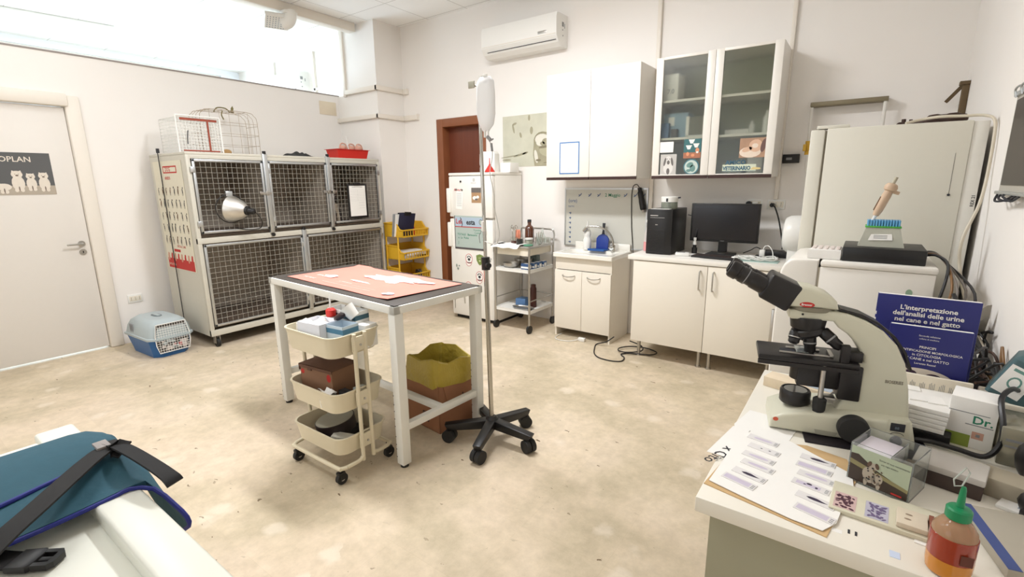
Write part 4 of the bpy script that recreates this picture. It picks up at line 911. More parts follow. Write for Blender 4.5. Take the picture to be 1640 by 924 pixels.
# ---- whiteboard behind the sink
M_WB = mat('whiteboard_grey', srgb(206, 204, 194), .25, var=.01)
wbx0, wbx1, wbz0, wbz1 = -2.535, -1.665, .86, 1.43
bw = thing('whiteboard', 'grey-white magnetic whiteboard with faint notes behind the sink', 'whiteboard', (-2.09, YW - .01, wbz0), world=True)
obj('writing_surface', B(wbx0, wbx1, YW - .012, YW - .001, wbz0, wbz1), M_WB, bw)
m = MB()
for (a, b, c, d) in ((wbx0 - .01, wbx1 + .01, wbz1 - .002, wbz1 + .012), (wbx0 - .01, wbx1 + .01, wbz0 - .01, wbz0 + .004), (wbx0 - .01, wbx0 + .004, wbz0, wbz1), (wbx1 - .004, wbx1 + .01, wbz0, wbz1)): m.box(a, b, YW - .018, YW - .001, c, d)
obj('frame', m, M_ALU, bw)
p = MB(FR((wbx0, YW - .0125, wbz0), (1, 0, 0), (0, 0, 1)))
p.mi = 0; p.text('2 Maggio', .045, .44, .50, 0, bold=.01); p.mi = 1; p.text('(ore)', .05, .03, .44, 0, bold=.01); p.text('turni', .035, .03, .39, 0)
for k in range(6): x = (.15, .26, .36, .64, .74, .82)[k]; p.tube([(x, .50, .001), (x + .02, .515, .001), (x + .03, .53, .001)], .004, n=5); p.tube([(x, .52, .001), (x + .015, .505, .001)], .003, n=5)
for k in range(7): p.tube([(.04 + .003 * (k % 2), .33 - k * .05, .001), (.06, .335 - k * .05, .001), (.055, .32 - k * .05, .001)], .004, n=5)
obj('marker_writing', p, [M_GREENINK, mat('blue_marker', srgb(90, 110, 150), .7)], bw)
# ---- hair clipper hanging on the whiteboard
hc = thing('hair_clipper', 'black electric hair clipper with cable hanging right of the whiteboard', 'hair clipper', (-1.71, YW - .05, 1.22), world=True)
m = MB(); a_ = Vector((-1.735, YW - .04, 1.445)); b_ = Vector((-1.685, YW - .04, 1.24)); m.tube([a_, a_ * .8 + b_ * .2, a_ * .4 + b_ * .6, b_], [.018, .026, .029, .022], n=12); obj('body', m, M_BLACK, hc)
m = MB(); m.cyl(b_, b_ + Vector((.004, 0, -.022)), .021, .017, n=12); obj('blade_head', m, M_STEEL, hc)
m = MB(); m.tube([a_, (-1.76, YW - .04, 1.475), (-1.80, YW - .03, 1.455), (-1.815, YW - .02, 1.35), (-1.805, YW - .02, 1.1), (-1.79, YW - .02, .95), (-1.775, YW - .015, .80)], .004, n=6); obj('cable', m, M_BLACK, hc)
# ---- sink cabinet
SX0, SX1, SY0 = -2.40, -1.80, 4.03
M_SINKC = mat('sink_cabinet_white', srgb(236, 228, 214), .4, var=.01)
sk = thing('sink_cabinet', 'white two-door sink cabinet on short side panels below the whiteboard', 'sink cabinet', (-2.1, 4.25, 0), world=True)
c = MB(); c.box(SX0 + .003, SX0 + .02, SY0 + .0455, YW - .02, 0, .799); c.box(SX1 - .02, SX1 - .003, SY0 + .0455, YW - .02, 0, .799); c.box(SX0 + .003, SX0 + .02, SY0 + .030, SY0 + .045, 0, .674); c.box(SX1 - .02, SX1 - .003, SY0 + .030, SY0 + .045, 0, .674); c.box(SX0 + .021, SX1 - .021, SY0 + .046, YW - .03, .085, .10); c.box(SX0 + .021, SX1 - .021, YW - .035, YW - .025, .11, .79); c.box(SX0 + .003, SX1 - .003, SY0 + .03, SY0 + .045, .675, .80, bev=.002)
obj('carcass', c, M_SINKC, sk)
for a, b, hx in ((SX0 + .004, -2.1015, -2.24), (-2.0985, SX1 - .004, -1.975)):
    d = obj('door', B(a, b, SY0 + .012, SY0 + .03, .085, .67, bev=.002), M_SINKC, sk)
    m = MB(); m.tube([(hx - .065, SY0 + .012, .625), (hx - .055, SY0 - .01, .62), (hx, SY0 - .016, .612), (hx + .055, SY0 - .01, .62), (hx + .065, SY0 + .012, .625)], .005, n=8); obj('handle', m, M_STEEL, d)
# basin: rim slab with a sunk bowl
M_CER = mat('sink_ceramic', srgb(240, 236, 226), .15, var=.005, coat=.5)
m = MB(); X0, X1, Y0, Y1, ZS = SX0 - .01, SX1 + .01, SY0 - .01, YW - .02, .84
def rr4(x0, x1, y0, y1, z, r=.04, n=4):
    out = []
    for (cx, cy, a0) in ((x1 - r, y0 + r, -PI / 2), (x1 - r, y1 - r, 0), (x0 + r, y1 - r, PI / 2), (x0 + r, y0 + r, PI)):
        for k in range(n + 1): a = a0 + k * PI / 2 / n; out.append((cx + r * math.cos(a), cy + r * math.sin(a), z))
    return out
bx = (X0 + .05, X1 - .05, Y0 + .05, Y1 - .13)
shell(m, [rr4(X0, X1, Y0, Y1, ZS - .04, .012), rr4(X0, X1, Y0, Y1, ZS - .006, .012), rr4(X0 + .006, X1 - .006, Y0 + .006, Y1 - .006, ZS, .012), rr4(*bx, ZS, .05), rr4(bx[0] + .02, bx[1] - .02, bx[2] + .02, bx[3] - .02, ZS - .025, .05), rr4(bx[0] + .05, bx[1] - .05, bx[2] + .05, bx[3] - .05, ZS - .034, .04)])
m.box(X0 + .01, X1 - .01, Y1 - .02, Y1, ZS - .01, ZS + .065, bev=.006)
bs = solo('sink_basin', m, M_CER, 'white ceramic sink basin with low upstand on the sink cabinet', 'sink', loc=(-2.1, 4.25, .80), world=True)
m = MB(); m.cyl((-2.1, 4.2, ZS - .0335), (-2.1, 4.2, ZS - .031), .02); obj('drain', m, M_CHROME, bs)
# tap
tp = thing('chrome_tap', 'chrome tap with high curved spout on the right side of the sink', 'tap', (-1.945, 4.385, ZS), world=True)
m = MB(); m.lathe([(.028, 0), (.028, .008), (.022, .012), (.022, .055), (.016, .062)], (-1.945, 4.385, ZS)); m.cyl((-1.945, 4.375, ZS + .03), (-1.935, 4.32, ZS + .035), .018, .020); obj('body', m, M_CHROME, tp)
m = MB(); m.tube([(-1.945, 4.385, ZS + .05), (-1.955, 4.383, ZS + .12), (-2.0, 4.37, ZS + .19), (-2.08, 4.35, ZS + .23), (-2.17, 4.33, ZS + .235), (-2.215, 4.32, ZS + .215)], .010, n=12); m.cyl((-2.205, 4.322, ZS + .222), (-2.235, 4.318, ZS + .185), .016, .016); obj('spout', m, M_CHROME, tp)
m = MB(); m.tube([(-1.935, 4.325, ZS + .04), (-1.93, 4.29, ZS + .05), (-1.93, 4.26, ZS + .045)], .006); obj('lever', m, M_CHROME, tp)
# squeeze bottle, dustpan brush
sb = thing('squeeze_bottle', 'white plastic squeeze bottle standing on the left of the sink', 'bottle', (-2.215, 4.365, ZS))
m = MB(); m.lathe([(.036, 0), (.04, .006), (.040, .10), (.033, .115), (.033, .135), (.038, .15), (.034, .18), (.018, .205), (.015, .22)]); obj('bottle', m, M_PLAST, sb)
m = MB(); m.lathe([(.016, .215), (.016, .235), (.009, .24), (.006, .27), (.007, .28)]); obj('nozzle', m, M_PLAST, sb)
bp = thing('blue_dustpan_brush', 'blue dustpan with dark handle propped upright at the back of the sink', 'dustpan', (-2.075, 4.415, ZS), rot=(-.12, 0, 0))
F_ = FR((0, 0, 0), (1, 0, 0), (0, 0, 1))
m = MB(F_); m.prism([(-.062, .0), (.062, .0), (.066, .11), (.045, .14), (.015, .155), (-.015, .155), (-.045, .14), (-.066, .11)], -.008, .012, bev=.004); obj('pan', m, M_BLUE, bp)
m = MB(F_); m.prism([(-.015, .15), (.015, .15), (.008, .20), (.014, .25), (.014, .265), (-.014, .265), (-.014, .25), (-.008, .20)], -.006, .008, bev=.003); obj('handle', m, M_INK, bp)
m = MB(); m.box(-.10, .075, -.075, .06, 0, .012, bev=.004); m.box(-.10, .075, -.075, -.06, .01, .02); solo('blue_sponge_tray', m, mat('blue2', srgb(34, 84, 150), .4), 'flat blue tray lying under the blue dustpan on the sink', 'tray', loc=(-2.075, 4.37, ZS))
# ---- steel trolley
TX0, TX1, TY0, TY1 = -3.035, -2.615, 3.915, 4.37
tr = thing('steel_trolley', 'chromed medical trolley with three white shelves between fridge and sink cabinet', 'trolley', (-2.82, 4.14, 0), world=True)
for x in (TX0, TX1):
    for y in (TY0, TY1):
        m = MB(); m.cyl((x, y, .08), (x, y, .89), .011, n=10); lg_ = obj('leg', m, M_STEEL, tr)
        m = MB(); m.cyl((x, y, .06), (x, y, .10), .009, n=8); m.box(x - .003, x + .003, y - .02, y + .02, .04, .085); cs = obj('caster', m, M_STEEL, lg_)
        m = MB(); m.cyl((x - .012, y, .042), (x + .012, y, .042), .042, n=20); obj('wheel', m, M_BLACK, cs)
for z in (.20, .62):
    m = MB(); tub(m, TX0 - .005, TX1 + .005, TY0 - .005, TY1 + .005, z, z + .03, .0, .012, .002); m.box(TX0, TX1, TY0, TY1, z + .012, z + .026); obj('shelf', m, M_PLAST, tr)
m = MB(); m.box(TX0 - .008, TX1 + .008, TY0 - .008, TY1 + .008, .862, .885, bev=.003); obj('top_shelf', m, M_STEEL, tr)
m = MB(); m.box(TX0 + .02, TX1 - .02, TY0 + .01, TY1 - .01, .79, .86); obj('drawer_box', m, M_CREAM, tr)
for z, ys in ((.30, (TY1,)), (.33, (TY1,))):
    pass
m = MB(); m.cyl((TX0, TY1, .33), (TX1, TY1, .33), .006, n=8); m.cyl((TX0, TY0, .33), (TX0, TY1, .33), .006, n=8); m.cyl((TX1, TY0, .33), (TX1, TY1, .33), .006, n=8); obj('guard_rail', m, M_STEEL, tr)
m = MB(); m.tube([(TX1 + .0, TY1, .885), (TX1 - .0, TY1 + .02, .96), (TX1 - .01, TY1 + .02, 1.0), (TX1 - .05, TY1 + .02, 1.02), (TX0 + .05, TY1 + .02, 1.02), (TX0, TY1 + .02, 1.0), (TX0, TY1, .885)], .009, smooth=3); obj('push_handle', m, M_STEEL, tr)
ZR = .8855
m = MB()
m.cloth(lambda u, v: (-3.05 + u * .33, 3.86 + v * .20, ZR + .006 + .010 * math.sin(7 * u + 2 * v) ** 2 - (.028 * max(0, (.25 - v) / .25))), 14, 8, .003); solo('white_cloth', m, M_PAPER, 'white cloth over the front of the trolley top', 'cloth')
m = MB(); m.cloth(lambda u, v: (-3.085 + u * .12, 3.90 + v * .10, .905 - .03 * (1 - u) ** 2), 6, 4, .004); solo('dark_flap', m, M_DARK, 'dark flap hanging at the left corner of the trolley top', 'flap')
M_AMB = mat('amber_glass', srgb(86, 40, 16), .08, coat=1.0, var=.05); M_JAR = mat('jar_glass', (.92, .95, .93), .04, trans=1.0, var=0)
def jar(name, x, y, r, h, label, m_=None, lid=None, fill=None, fh=.5, z=ZR):
    t = thing(name, label, 'jar', (x, y, z))
    w_ = .0025
    m = MB(); m.lathe([(r * .95, 0), (r, .004), (r, h), (r - w_, h), (r - w_, .006), (.001, .005)], n=20); obj('glass', m, m_ or M_JAR, t)
    if fill: m = MB(); m.lathe([(r - w_ - .0008, .0065), (r - w_ - .0008, h * fh)], n=20); obj('contents', m, fill, t)
    if lid: m = MB(); m.lathe([(r + .002, h + .0004), (r + .002, h + .014), (r * .4, h + .016)], n=20); obj('lid', m, lid, t)
    return t
jar('instrument_jar', -2.88, 4.03, .032, .075, 'glass jar of scissors in brown fluid on the trolley', fill=mat('brown_fluid', srgb(120, 50, 30), .2), fh=.5)
for i, (dx, dy, tx, ty) in enumerate(((-.01, 0, -.01, 0), (.01, .005, .014, .01))):
    sc = thing('scissors', ('steel scissors leaning left in the glass jar on the trolley', 'steel scissors leaning right in the glass jar on the trolley')[i], 'scissors', (-2.88 + dx, 4.03 + dy, ZR + .008), rot=(0, .06 * (1 if i else -1), .4 * i))
    m = MB(); m.box(-.004, .004, -.0015, .0015, 0, .13); m.tube([(.0, 0, .12), (.012, 0, .15), (.015, 0, .17), (.0, 0, .185), (-.012, 0, .17), (-.003, 0, .15)], .003, n=6); m.tube([(-.0, 0.004, .12), (-.014, .004, .14), (-.02, .004, .155), (-.006, .004, .165), (-.0, .004, .15)], .003, n=6); obj('blades_and_rings', m, M_CHROME, sc)
ps = thing('pink_scissors', 'pink-handled scissors standing behind the jars on the trolley', 'scissors', (-2.896, 4.125, ZR))
m = MB(); m.tube([(-.022, 0, .05), (-.026, 0, .10), (-.018, 0, .135), (-.006, 0, .12), (-.008, 0, .06)], .008, n=8, closed=True); m.tube([(.022, 0, .05), (.026, 0, .10), (.018, 0, .135), (.006, 0, .12), (.008, 0, .06)], .008, n=8, closed=True); obj('handles', m, mat('pink_plastic', srgb(235, 150, 120), .4), ps)
m = MB(); m.box(-.008, .008, -.002, .002, 0, .06); obj('blades', m, M_CHROME, ps)
jar('dark_jar', -2.785, 4.0, .036, .075, 'jar of dark fluid with pale lid rim on the trolley', fill=mat('dark_fluid', (.01, .008, .008), .2), fh=.85, lid=None)
ab = thing('amber_bottle', 'brown amber glass reagent bottle at the back of the trolley', 'bottle', (-2.848, 4.27, ZR))
m = MB(); m.lathe([(.044, 0), (.048, .005), (.048, .14), (.042, .16), (.02, .18), (.018, .20), (.022, .203), (.022, .212)]); obj('bottle', m, M_AMB, ab)
m = MB(); m.lathe([(.021, .212), (.021, .235), (.01, .237)]); obj('cap', m, M_INK, ab)
jar('cream_jar', -2.74, 4.10, .04, .05, 'low jar with cream contents beside the dark jar on the trolley', fill=M_CREAM, fh=.9, lid=M_PLAST)
for i, (x, y, h_) in enumerate(((-2.60, 4.15, .07), (-2.665, 4.27, .10), (-2.57, 4.28, .06))):
    x -= .06
    jar('clear_jar', x, y, .03, h_, ('small clear glass jar nearest the right edge of the trolley', 'taller clear glass jar at the back of the trolley', 'low clear glass jar at the far right of the trolley')[i], fill=(None, M_PLAST, None)[i])
cr = thing('glass_flask', 'clear glass flask with stopper at the back right of the trolley', 'flask', (-2.725, 4.335, ZR))
m = MB(); m.lathe([(.034, 0), (.036, .005), (.034, .06), (.012, .10), (.010, .13), (.008, .13), (.010, .10), (.032, .06), (.032, .006), (.001, .005)]); obj('flask_body', m, M_JAR, cr)
m = MB(); m.ball((0, 0, .142), .014); obj('stopper', m, M_JAR, cr)
for i, (x, a) in enumerate(((-2.575, .2), (-2.565, .35), (-2.585, .05))):
    t_ = thing('forceps', ('steel forceps leaning in the right jar of the trolley, leftmost', 'steel forceps leaning in the right jar of the trolley, most tilted', 'steel forceps leaning in the right jar of the trolley, upright')[i], 'forceps', (x - .075, 4.15, ZR + .01), rot=(0, a, 0)); m = MB(); m.box(-.003, .003, -.0015, .0015, 0, .12); obj('blades', m, M_CHROME, t_)
m = MB(); m.lathe([(.045, 0), (.05, .004), (.05, .012), (.045, .014)]); solo('green_dish', m, mat('green_glass', srgb(90, 150, 120), .2), 'small green dish at the front of the trolley top', 'dish', loc=(-2.68, 3.995, ZR))
m = MB(); m.box(-.03, .03, -.006, .006, 0.0, .012, bev=.003); solo('black_marker', m, M_INK, 'short black marker resting at the trolley corner by the fridge', 'marker', loc=(-2.95, 4.15, ZR))
# middle shelf
zm = .6465
m = MB(); m.lathe([(.055, 0), (.075, .02), (.083, .05), (.086, .052), (.078, .02), (.055, .004)], n=28); solo('steel_bowl', m, M_STEEL, 'round steel bowl in front on the middle trolley shelf', 'bowl', loc=(-2.90, 4.01, zm))
m = MB(); m.lathe([(.06, 0), (.085, .03), (.095, .07), (.098, .072), (.088, .03), (.055, .004)], n=28); solo('steel_bowl', m, M_STEEL, 'larger steel bowl behind the first on the middle trolley shelf', 'bowl', loc=(-2.87, 4.19, zm))
bb = None
for k, (x, y) in enumerate(((-2.70, 3.99), (-2.68, 4.065), (-2.67, 4.14), (-2.66, 4.215))):
    lb = ['small blue and white medicine box, nearest in the row on the middle trolley shelf', 'small blue and white medicine box, second in the row on the middle trolley shelf', 'small blue and white medicine box, third in the row on the middle trolley shelf', 'small blue and white medicine box, farthest in the row on the middle trolley shelf'][k]
    if bb is None:
        bb = thing('medicine_box', lb, 'box', (x, y, zm), group='medicine boxes on the trolley')
        obj('carton', B(-.045, .045, -.03, .03, 0, .06, bev=.002), mat('med_blue', srgb(60, 88, 128), .5), bb); m = MB(); m.box(-.046, .046, -.0305, -.03, .012, .03); m.box(.045, .0456, -.02, .02, .01, .045); m.box(-.02, .035, -.022, .022, .06, .0606); obj('white_band', m, M_PAPER, bb)
    else: copy_thing(bb, (x, y, zm), 0, lb)
boxthing('grey_green_box', -2.86, -2.76, 4.27, 4.34, zm, .10, mat('gg', srgb(110, 125, 120), .5), 'grey-green box at the back of the middle trolley shelf')
zl = .2265
boxthing('blue_carton', -2.90, -2.78, 4.08, 4.2, zl, .075, mat('b_carton', (0, 0, 0)), 'blue box on the bottom trolley shelf')
m = MB(); m.lathe([(.032, 0), (.034, .004), (.034, .20), (.026, .215), (.026, .24), (.01, .245)]); solo('brown_spray_can', m, mat('brown_can', srgb(70, 34, 26), .35), 'tall dark brown can on the bottom trolley shelf', 'can', loc=(-2.70, 4.12, zl))
m = MB(); m.lathe([(.10, .0), (.12, .02), (.128, .022), (.118, .015), (.09, .004)], n=28, sy=.55); solo('kidney_tray', m, M_STEEL, 'oval steel tray on the bottom trolley shelf', 'tray', loc=(-2.74, 3.99, zl))
# ================================================================ COMPUTER CORNER
ZK = .90
bc = thing('base_cabinet', 'wide white two-door base cabinet on steel legs under the computer', 'cabinet', (-.97, 4.18, 0), world=True)
c = MB(); c.box(-1.52, -.42, 3.89, YW - .02, .155, .86); obj('carcass', c, M_SINKC, bc)
for a, b, hx in ((-1.525, -.9275, -.978), (-.9235, -.41, -.878)):
    d = obj('door', B(a, b, 3.87, 3.888, .155, .855, bev=.002), M_SINKC, bc)
    m = MB(); m.tube([(hx, 3.87, .815), (hx, 3.84, .81), (hx, 3.84, .80), (hx, 3.84, .68), (hx, 3.84, .67), (hx, 3.87, .665)], .006, n=8, smooth=0); obj('handle', m, M_STEEL, d)
for x, y in ((-1.475, 3.95), (-.965, 3.95), (-.885, 3.95), (-.46, 3.95), (-1.475, 4.40), (-.925, 4.40), (-.46, 4.40)):
    m = MB(); m.cyl((x, y, .012), (x, y, .155), .014, n=14); m.cyl((x, y, 0), (x, y, .012), .022, n=14); obj('leg', m, M_STEEL, bc)
solo('worktop', B(-1.575, -.30, 3.86, YW - .001, .862, ZK, bev=.004), M_WHITE, 'long white worktop carrying the computer tower and monitor', 'worktop')
# tower
pcx0, pcx1, pcy0, pcy1 = -1.475, -1.268, 4.0, 4.41
pt = thing('computer_tower', 'black computer tower standing on the worktop beside the monitor', 'computer', (-1.37, 4.2, ZK), world=True)
obj('case', B(pcx0, pcx1, pcy0 + .012, pcy1, ZK, ZK + .375, bev=.004), M_BLACK, pt)
m = MB(); m.prism([(pcx0, pcy0 + .014), (pcx0, pcy0 + .004), (pcx0 + .03, pcy0 - .004), (pcx1 - .05, pcy0 - .006), (pcx1, pcy0 + .014)], ZK + .003, ZK + .372, bev=.003); fp = obj('front_panel', m, M_BLACK, pt)
yf = pcy0 - .0075
m = MB(FR((pcx0, yf, ZK), (1, 0, 0), (0, 0, 1)))
m.mi = 0
for k in range(17): m.box(.015, .155, .02 + k * .0115, .0228 + k * .0115, 0, .003)
m.mi = 1; m.box(.03, .15, .305, .308, 0, .002); m.box(.03, .095, .32, .328, 0, .002); m.box(.075, .095, .246, .252, 0, .003)
obj('grille_and_trim', m, [mat('panel_grey_black', (.045, .042, .042), .5), M_STEEL], fp)
rd = thing('round_dispenser', 'round clear and white plastic dispenser on top of the computer tower', 'dispenser', (-1.345, 4.16, ZK + .376), world=True)
m = MB(); m.lathe([(.066, 0), (.068, .004), (.066, .055), (.064, .055), (.064, .006), (.001, .005)], (-1.345, 4.16, ZK + .376)); obj('clear_base', m, mat('smoky_clear', srgb(190, 196, 182), .1, trans=.7, var=0), rd)
m = MB(); m.lathe([(.069, .055), (.070, .06), (.070, .095), (.066, .10), (.03, .10), (.001, .098)], (-1.345, 4.16, ZK + .376)); obj('lid', m, M_PLAST, rd)
m = MB(); m.cyl((-1.345, 4.16, ZK + .381), (-1.345, 4.16, ZK + .43), .015); obj('dark_core', m, M_INK, rd); obj('latch', B(-1.352, -1.338, 4.087, 4.091, ZK + .435, ZK + .462), M_INK, rd); m = MB(); m.cyl((-1.28, 4.16, ZK + .465), (-1.255, 4.155, ZK + .468), .006); obj('side_knob', m, M_INK, rd)
m = MB(); m.box(-1.455, -1.30, 4.02, 4.08, ZK + .3755, ZK + .377); solo('paper_slip', m, M_PAPER, 'white paper slip on the front of the computer tower top', 'paper')
# spray bottle
sb = thing('spray_bottle', 'tall clear bottle with pink liquid left of the computer tower', 'bottle', (-1.515, 4.16, ZK))
m = MB(); m.lathe([(.034, 0), (.038, .005), (.038, .10), (.034, .15), (.018, .21), (.016, .225)]); obj('bottle', m, mat('frosted', srgb(236, 228, 222), .3, trans=.35), sb)
m = MB(); m.lathe([(.0386, .004), (.039, .01), (.039, .08), (.0386, .084)]); obj('pink_liquid', m, mat('pink_liquid', srgb(232, 160, 160), .3), sb)
m = MB(); m.cyl((0, 0, .225), (0, 0, .25), .016); m.prism([(-.02, -.012), (.03, -.01), (.03, .01), (-.02, .012)], .25, .275, bev=.004); obj('spray_head', m, M_PLAST, sb)
# monitor
mo = thing('monitor', 'black widescreen monitor switched off on the worktop', 'monitor', (-.92, 4.27, ZK), rot=(0, 0, math.radians(3)))
obj('screen_housing', B(-.262, .262, -.016, .016, .105, .42, bev=.004), M_BLACK, mo)
obj('screen', B(-.247, .247, -.0175, -.0165, .125, .405), mat('screen_off', (.010, .008, .009), .15), mo)
m = MB(); m.box(-.035, .035, .0, .03, .02, .2, bev=.006); m.prism([(-.12, -.07), (.12, -.07), (.10, .09), (-.10, .09)], 0, .012, bev=.004); st = obj('stand', m, M_BLACK, mo)
m = MB(); m.ell(.0, -.03, .03, .014, .0125, h=.001); obj('silver_badge', m, M_STEEL, st)
m = MB(); m.rect(-.02, .02, 0, 0.001, 0); m.F = Matrix(); 
mm = MB(FR((0, -.0166, .111), (1, 0, 0), (0, 0, 1))); mm.text('PHILIPS', .010, -.02, 0, 0, bold=.01); obj('lettering', mm, M_GREYINK, mo); m.bm.free()
kb = thing('keyboard', 'dark brown-black computer keyboard in front of the monitor', 'keyboard', (-.915, 4.03, ZK), rot=(0, 0, -.09))
obj('board', B(-.17, .17, -.065, .065, 0, .018, bev=.004), M_BLACK, kb)
m = MB()
for r_ in range(5):
    for k in range(15): m.box(-.158 + k * .0212, -.14 + k * .0212, -.055 + r_ * .022, -.037 + r_ * .022, .018, .022)
obj('keys', m, mat('key_brown', (.05, .035, .032), .5), kb)
# printed paper under small white device, etc
m = MB(); m.box(-1.20, -.985, 3.975, 4.20, ZK, ZK + .002); solo('paper_sheet', m, M_PAPER, 'white paper sheet on the worktop between tower and keyboard', 'paper')
wd = thing('white_calculator', 'small white electronic device on the worktop beside the tower', 'electronic device', (-1.17, 4.02, ZK + .0025), rot=(0, 0, .25))
obj('case', B(-.055, .055, -.035, .035, 0, .028, bev=.008), M_PLAST, wd); obj('dark_window', B(-.04, .02, -.02, .02, .028, .029), M_GREYINK, wd)
cs = thing('cable_adapter', 'white and black cable adapter standing beside the tower', 'adapter', (-1.13, 4.22, ZK + .0025), world=True)
m = MB(); m.cyl((-1.13, 4.22, ZK + .003), (-1.13, 4.22, ZK + .05), .022); m.cyl((-1.13, 4.22, ZK + .05), (-1.13, 4.22, ZK + .075), .014); obj('dark_sections', m, M_BLACK, cs)
m = MB(); m.cyl((-1.13, 4.22, ZK + .075), (-1.13, 4.22, ZK + .10), .014); m.cyl((-1.13, 4.22, ZK + .115), (-1.13, 4.22, ZK + .135), .012); m.cyl((-1.13, 4.22, ZK + .10), (-1.13, 4.22, ZK + .115), .009); obj('white_sections', m, M_PLAST, cs)
m = MB(); m.tube([(-1.13, 4.22, ZK + .135), (-1.125, 4.24, ZK + .20), (-1.14, 4.30, ZK + .26), (-1.20, 4.38, ZK + .30), (-1.262, 4.43, ZK + .31)], .004, n=6); obj('cable', m, M_BLACK, cs)
# black things to the right of the monitor
m = MB(); m.box(-.62, -.36, 4.30, 4.42, ZK, ZK + .05, bev=.006); solo('black_power_box', m, M_BLACK, 'flat black box on the worktop right of the monitor', 'electronic device')
m = MB(); m.box(-.66, -.50, 4.14, 4.27, ZK, ZK + .022, bev=.004); solo('black_adapter', m, M_DARK, 'small black adapter block in front of the flat black box', 'adapter')
ch_ = thing('white_charger', 'white plug charger standing among the cables right of the monitor', 'charger', (-.60, 4.165, ZK + .0225), world=True)
obj('plug', B(-.622, -.585, 4.15, 4.185, ZK + .0225, ZK + .075, bev=.004), M_PLAST, ch_)
m = MB(); m.tube([(-.60, 4.17, ZK + .07), (-.59, 4.17, ZK + .10), (-.56, 4.165, ZK + .105), (-.53, 4.14, ZK + .07), (-.52, 4.12, ZK + .026)], .0035, n=6); obj('cable', m, M_PLAST, ch_)
rr = random.Random(9)
m = MB(); m.box(-.74, -.47, 3.985, 4.12, ZK, ZK + .004); solo('green_folder', m, mat('pale_green_paper', srgb(180, 204, 196), .6), 'pale green sheet under the white cables', 'paper')
for i in range(3):
    m = MB(); cx, cy = -.70 + i * .075, 4.05 + .01 * i
    pts = [(cx + (.028 + .025 * rr.random()) * math.cos(a) * 1.5, cy + (.03 + .025 * rr.random()) * math.sin(a), ZK + .009 + .03 * rr.random()) for a in [k * 1.05 for k in range(24)]]
    m.tube(pts, .0038, n=6, smooth=4)
    if i == 0: m.ball((-.765, 4.0, ZK + .019), .019, 12, (1.5, 1, .7))
    solo('white_cable', m, M_PLAST, ('tangled white cable with a rounded end nearest the keyboard', 'tangled white cable in the middle of the pale green sheet', 'tangled white cable at the right of the pale green sheet')[i], 'cable', group='white cables')
m = MB(); m.tube([(-.62, 4.30, ZK + .05), (-.66, 4.26, ZK + .08), (-.72, 4.36, ZK + .04), (-.78, 4.40, ZK + .008)], .004, n=6); solo('black_cable', m, M_BLACK, 'black cable running behind the monitor foot', 'cable')
# sockets on the wall
socket('wall_socket', FR((-.745, YW, 1.31), (1, 0, 0), (0, 0, 1)), 'white wall socket behind the right edge of the monitor')
socket('wall_socket', FR((-.585, YW, 1.31), (1, 0, 0), (0, 0, 1)), 'white wall socket right of the monitor with a black plug', w=.13)
m = MB(); m.cyl((-.61, YW - .011, 1.305), (-.61, YW - .045, 1.305), .017); m.tube([(-.61, YW - .04, 1.305), (-.585, YW - .06, 1.29), (-.55, YW - .06, 1.2), (-.52, YW - .06, 1.08), (-.50, YW - .06, .99), (-.5, 4.43, .955)], .006, n=8); solo('black_plug_cable', m, M_BLACK, 'black plug and cable hanging from the socket right of the monitor', 'cable')
m = MB(); m.box(-.755, -.715, YW - .05, YW - .011, 1.275, 1.33, bev=.004); solo('white_plug', m, M_PLAST, 'white square plug in the socket behind the monitor', 'plug')
m = MB(); m.cyl((-.785, YW - .011, 1.315), (-.785, YW - .05, 1.315), .02); solo('black_plug', m, M_BLACK, 'black round plug in the socket behind the monitor', 'plug')
md = thing('black_wall_box', 'small black box with grey window on the wall right of the glass cabinet', 'wall box', (-.51, YW - .02, 1.63), world=True)
obj('case', B(-.57, -.455, YW - .035, YW - .001, 1.632, 1.70, bev=.003), M_BLACK, md); obj('window', B(-.545, -.505, YW - .0365, YW - .035, 1.657, 1.675), M_GREYINK, md)
# white drum machine
dm = thing('white_drum_machine', 'white round-fronted drum-shaped machine behind the tall fridge', 'machine', (-.38, 4.20, ZK), world=True)
m = MB(); m.lathe([(.001, 0), (.09, .002), (.12, .012), (.137, .04), (.14, .08), (.14, .26), (.13, .28), (.001, .285)], (-.475, 4.18, ZK + .205), (1, 0, 0), 36); obj('drum', m, M_PLAST, dm)
m = MB(); m.box(-.43, -.25, 4.10, 4.26, ZK, ZK + .11, bev=.006); obj('foot', m, M_PLAST, dm)
# ================================================================ GAS FRAME ETC. ON BACK WALL
M_PIPE = mat('pipe_white', srgb(226, 222, 214), .4); M_OLV = mat('olive_steel', srgb(132, 122, 98), .5, .3, var=.15, scale=15)
gf = thing('gas_pipe_bracket', 'olive steel bar with two white pipes on the back wall above the tall fridge', 'pipe bracket', (-.18, YW - .03, 1.5), world=True)
obj('bar', B(-.415, .05, YW - .10, YW - .001, 2.035, 2.065, bev=.003), M_OLV, gf)
m = MB(); m.tube([(-.405, YW - .08, 2.03), (-.40, YW - .08, 1.7), (-.395, YW - .08, 1.58), (-.37, YW - .08, 1.545), (-.30, YW - .08, 1.54)], .011, n=10, smooth=3); pl = obj('pipe', m, M_PIPE, gf)
m = MB(); m.cyl((.035, YW - .08, 2.04), (.035, YW - .08, 1.75), .012, n=10); obj('pipe', m, M_PIPE, gf)
m = MB(); m.box(-.425, -.385, YW - .105, YW - .06, 1.72, 1.76, bev=.006); m.cyl((-.405, YW - .08, 1.69), (-.405, YW - .08, 1.79), .016, n=8); m.box(-.43, -.41, YW - .13, YW - .10, 1.715, 1.765, bev=.004); yv = obj('valve', m, mat('valve_yellow', srgb(214, 170, 60), .5), gf)
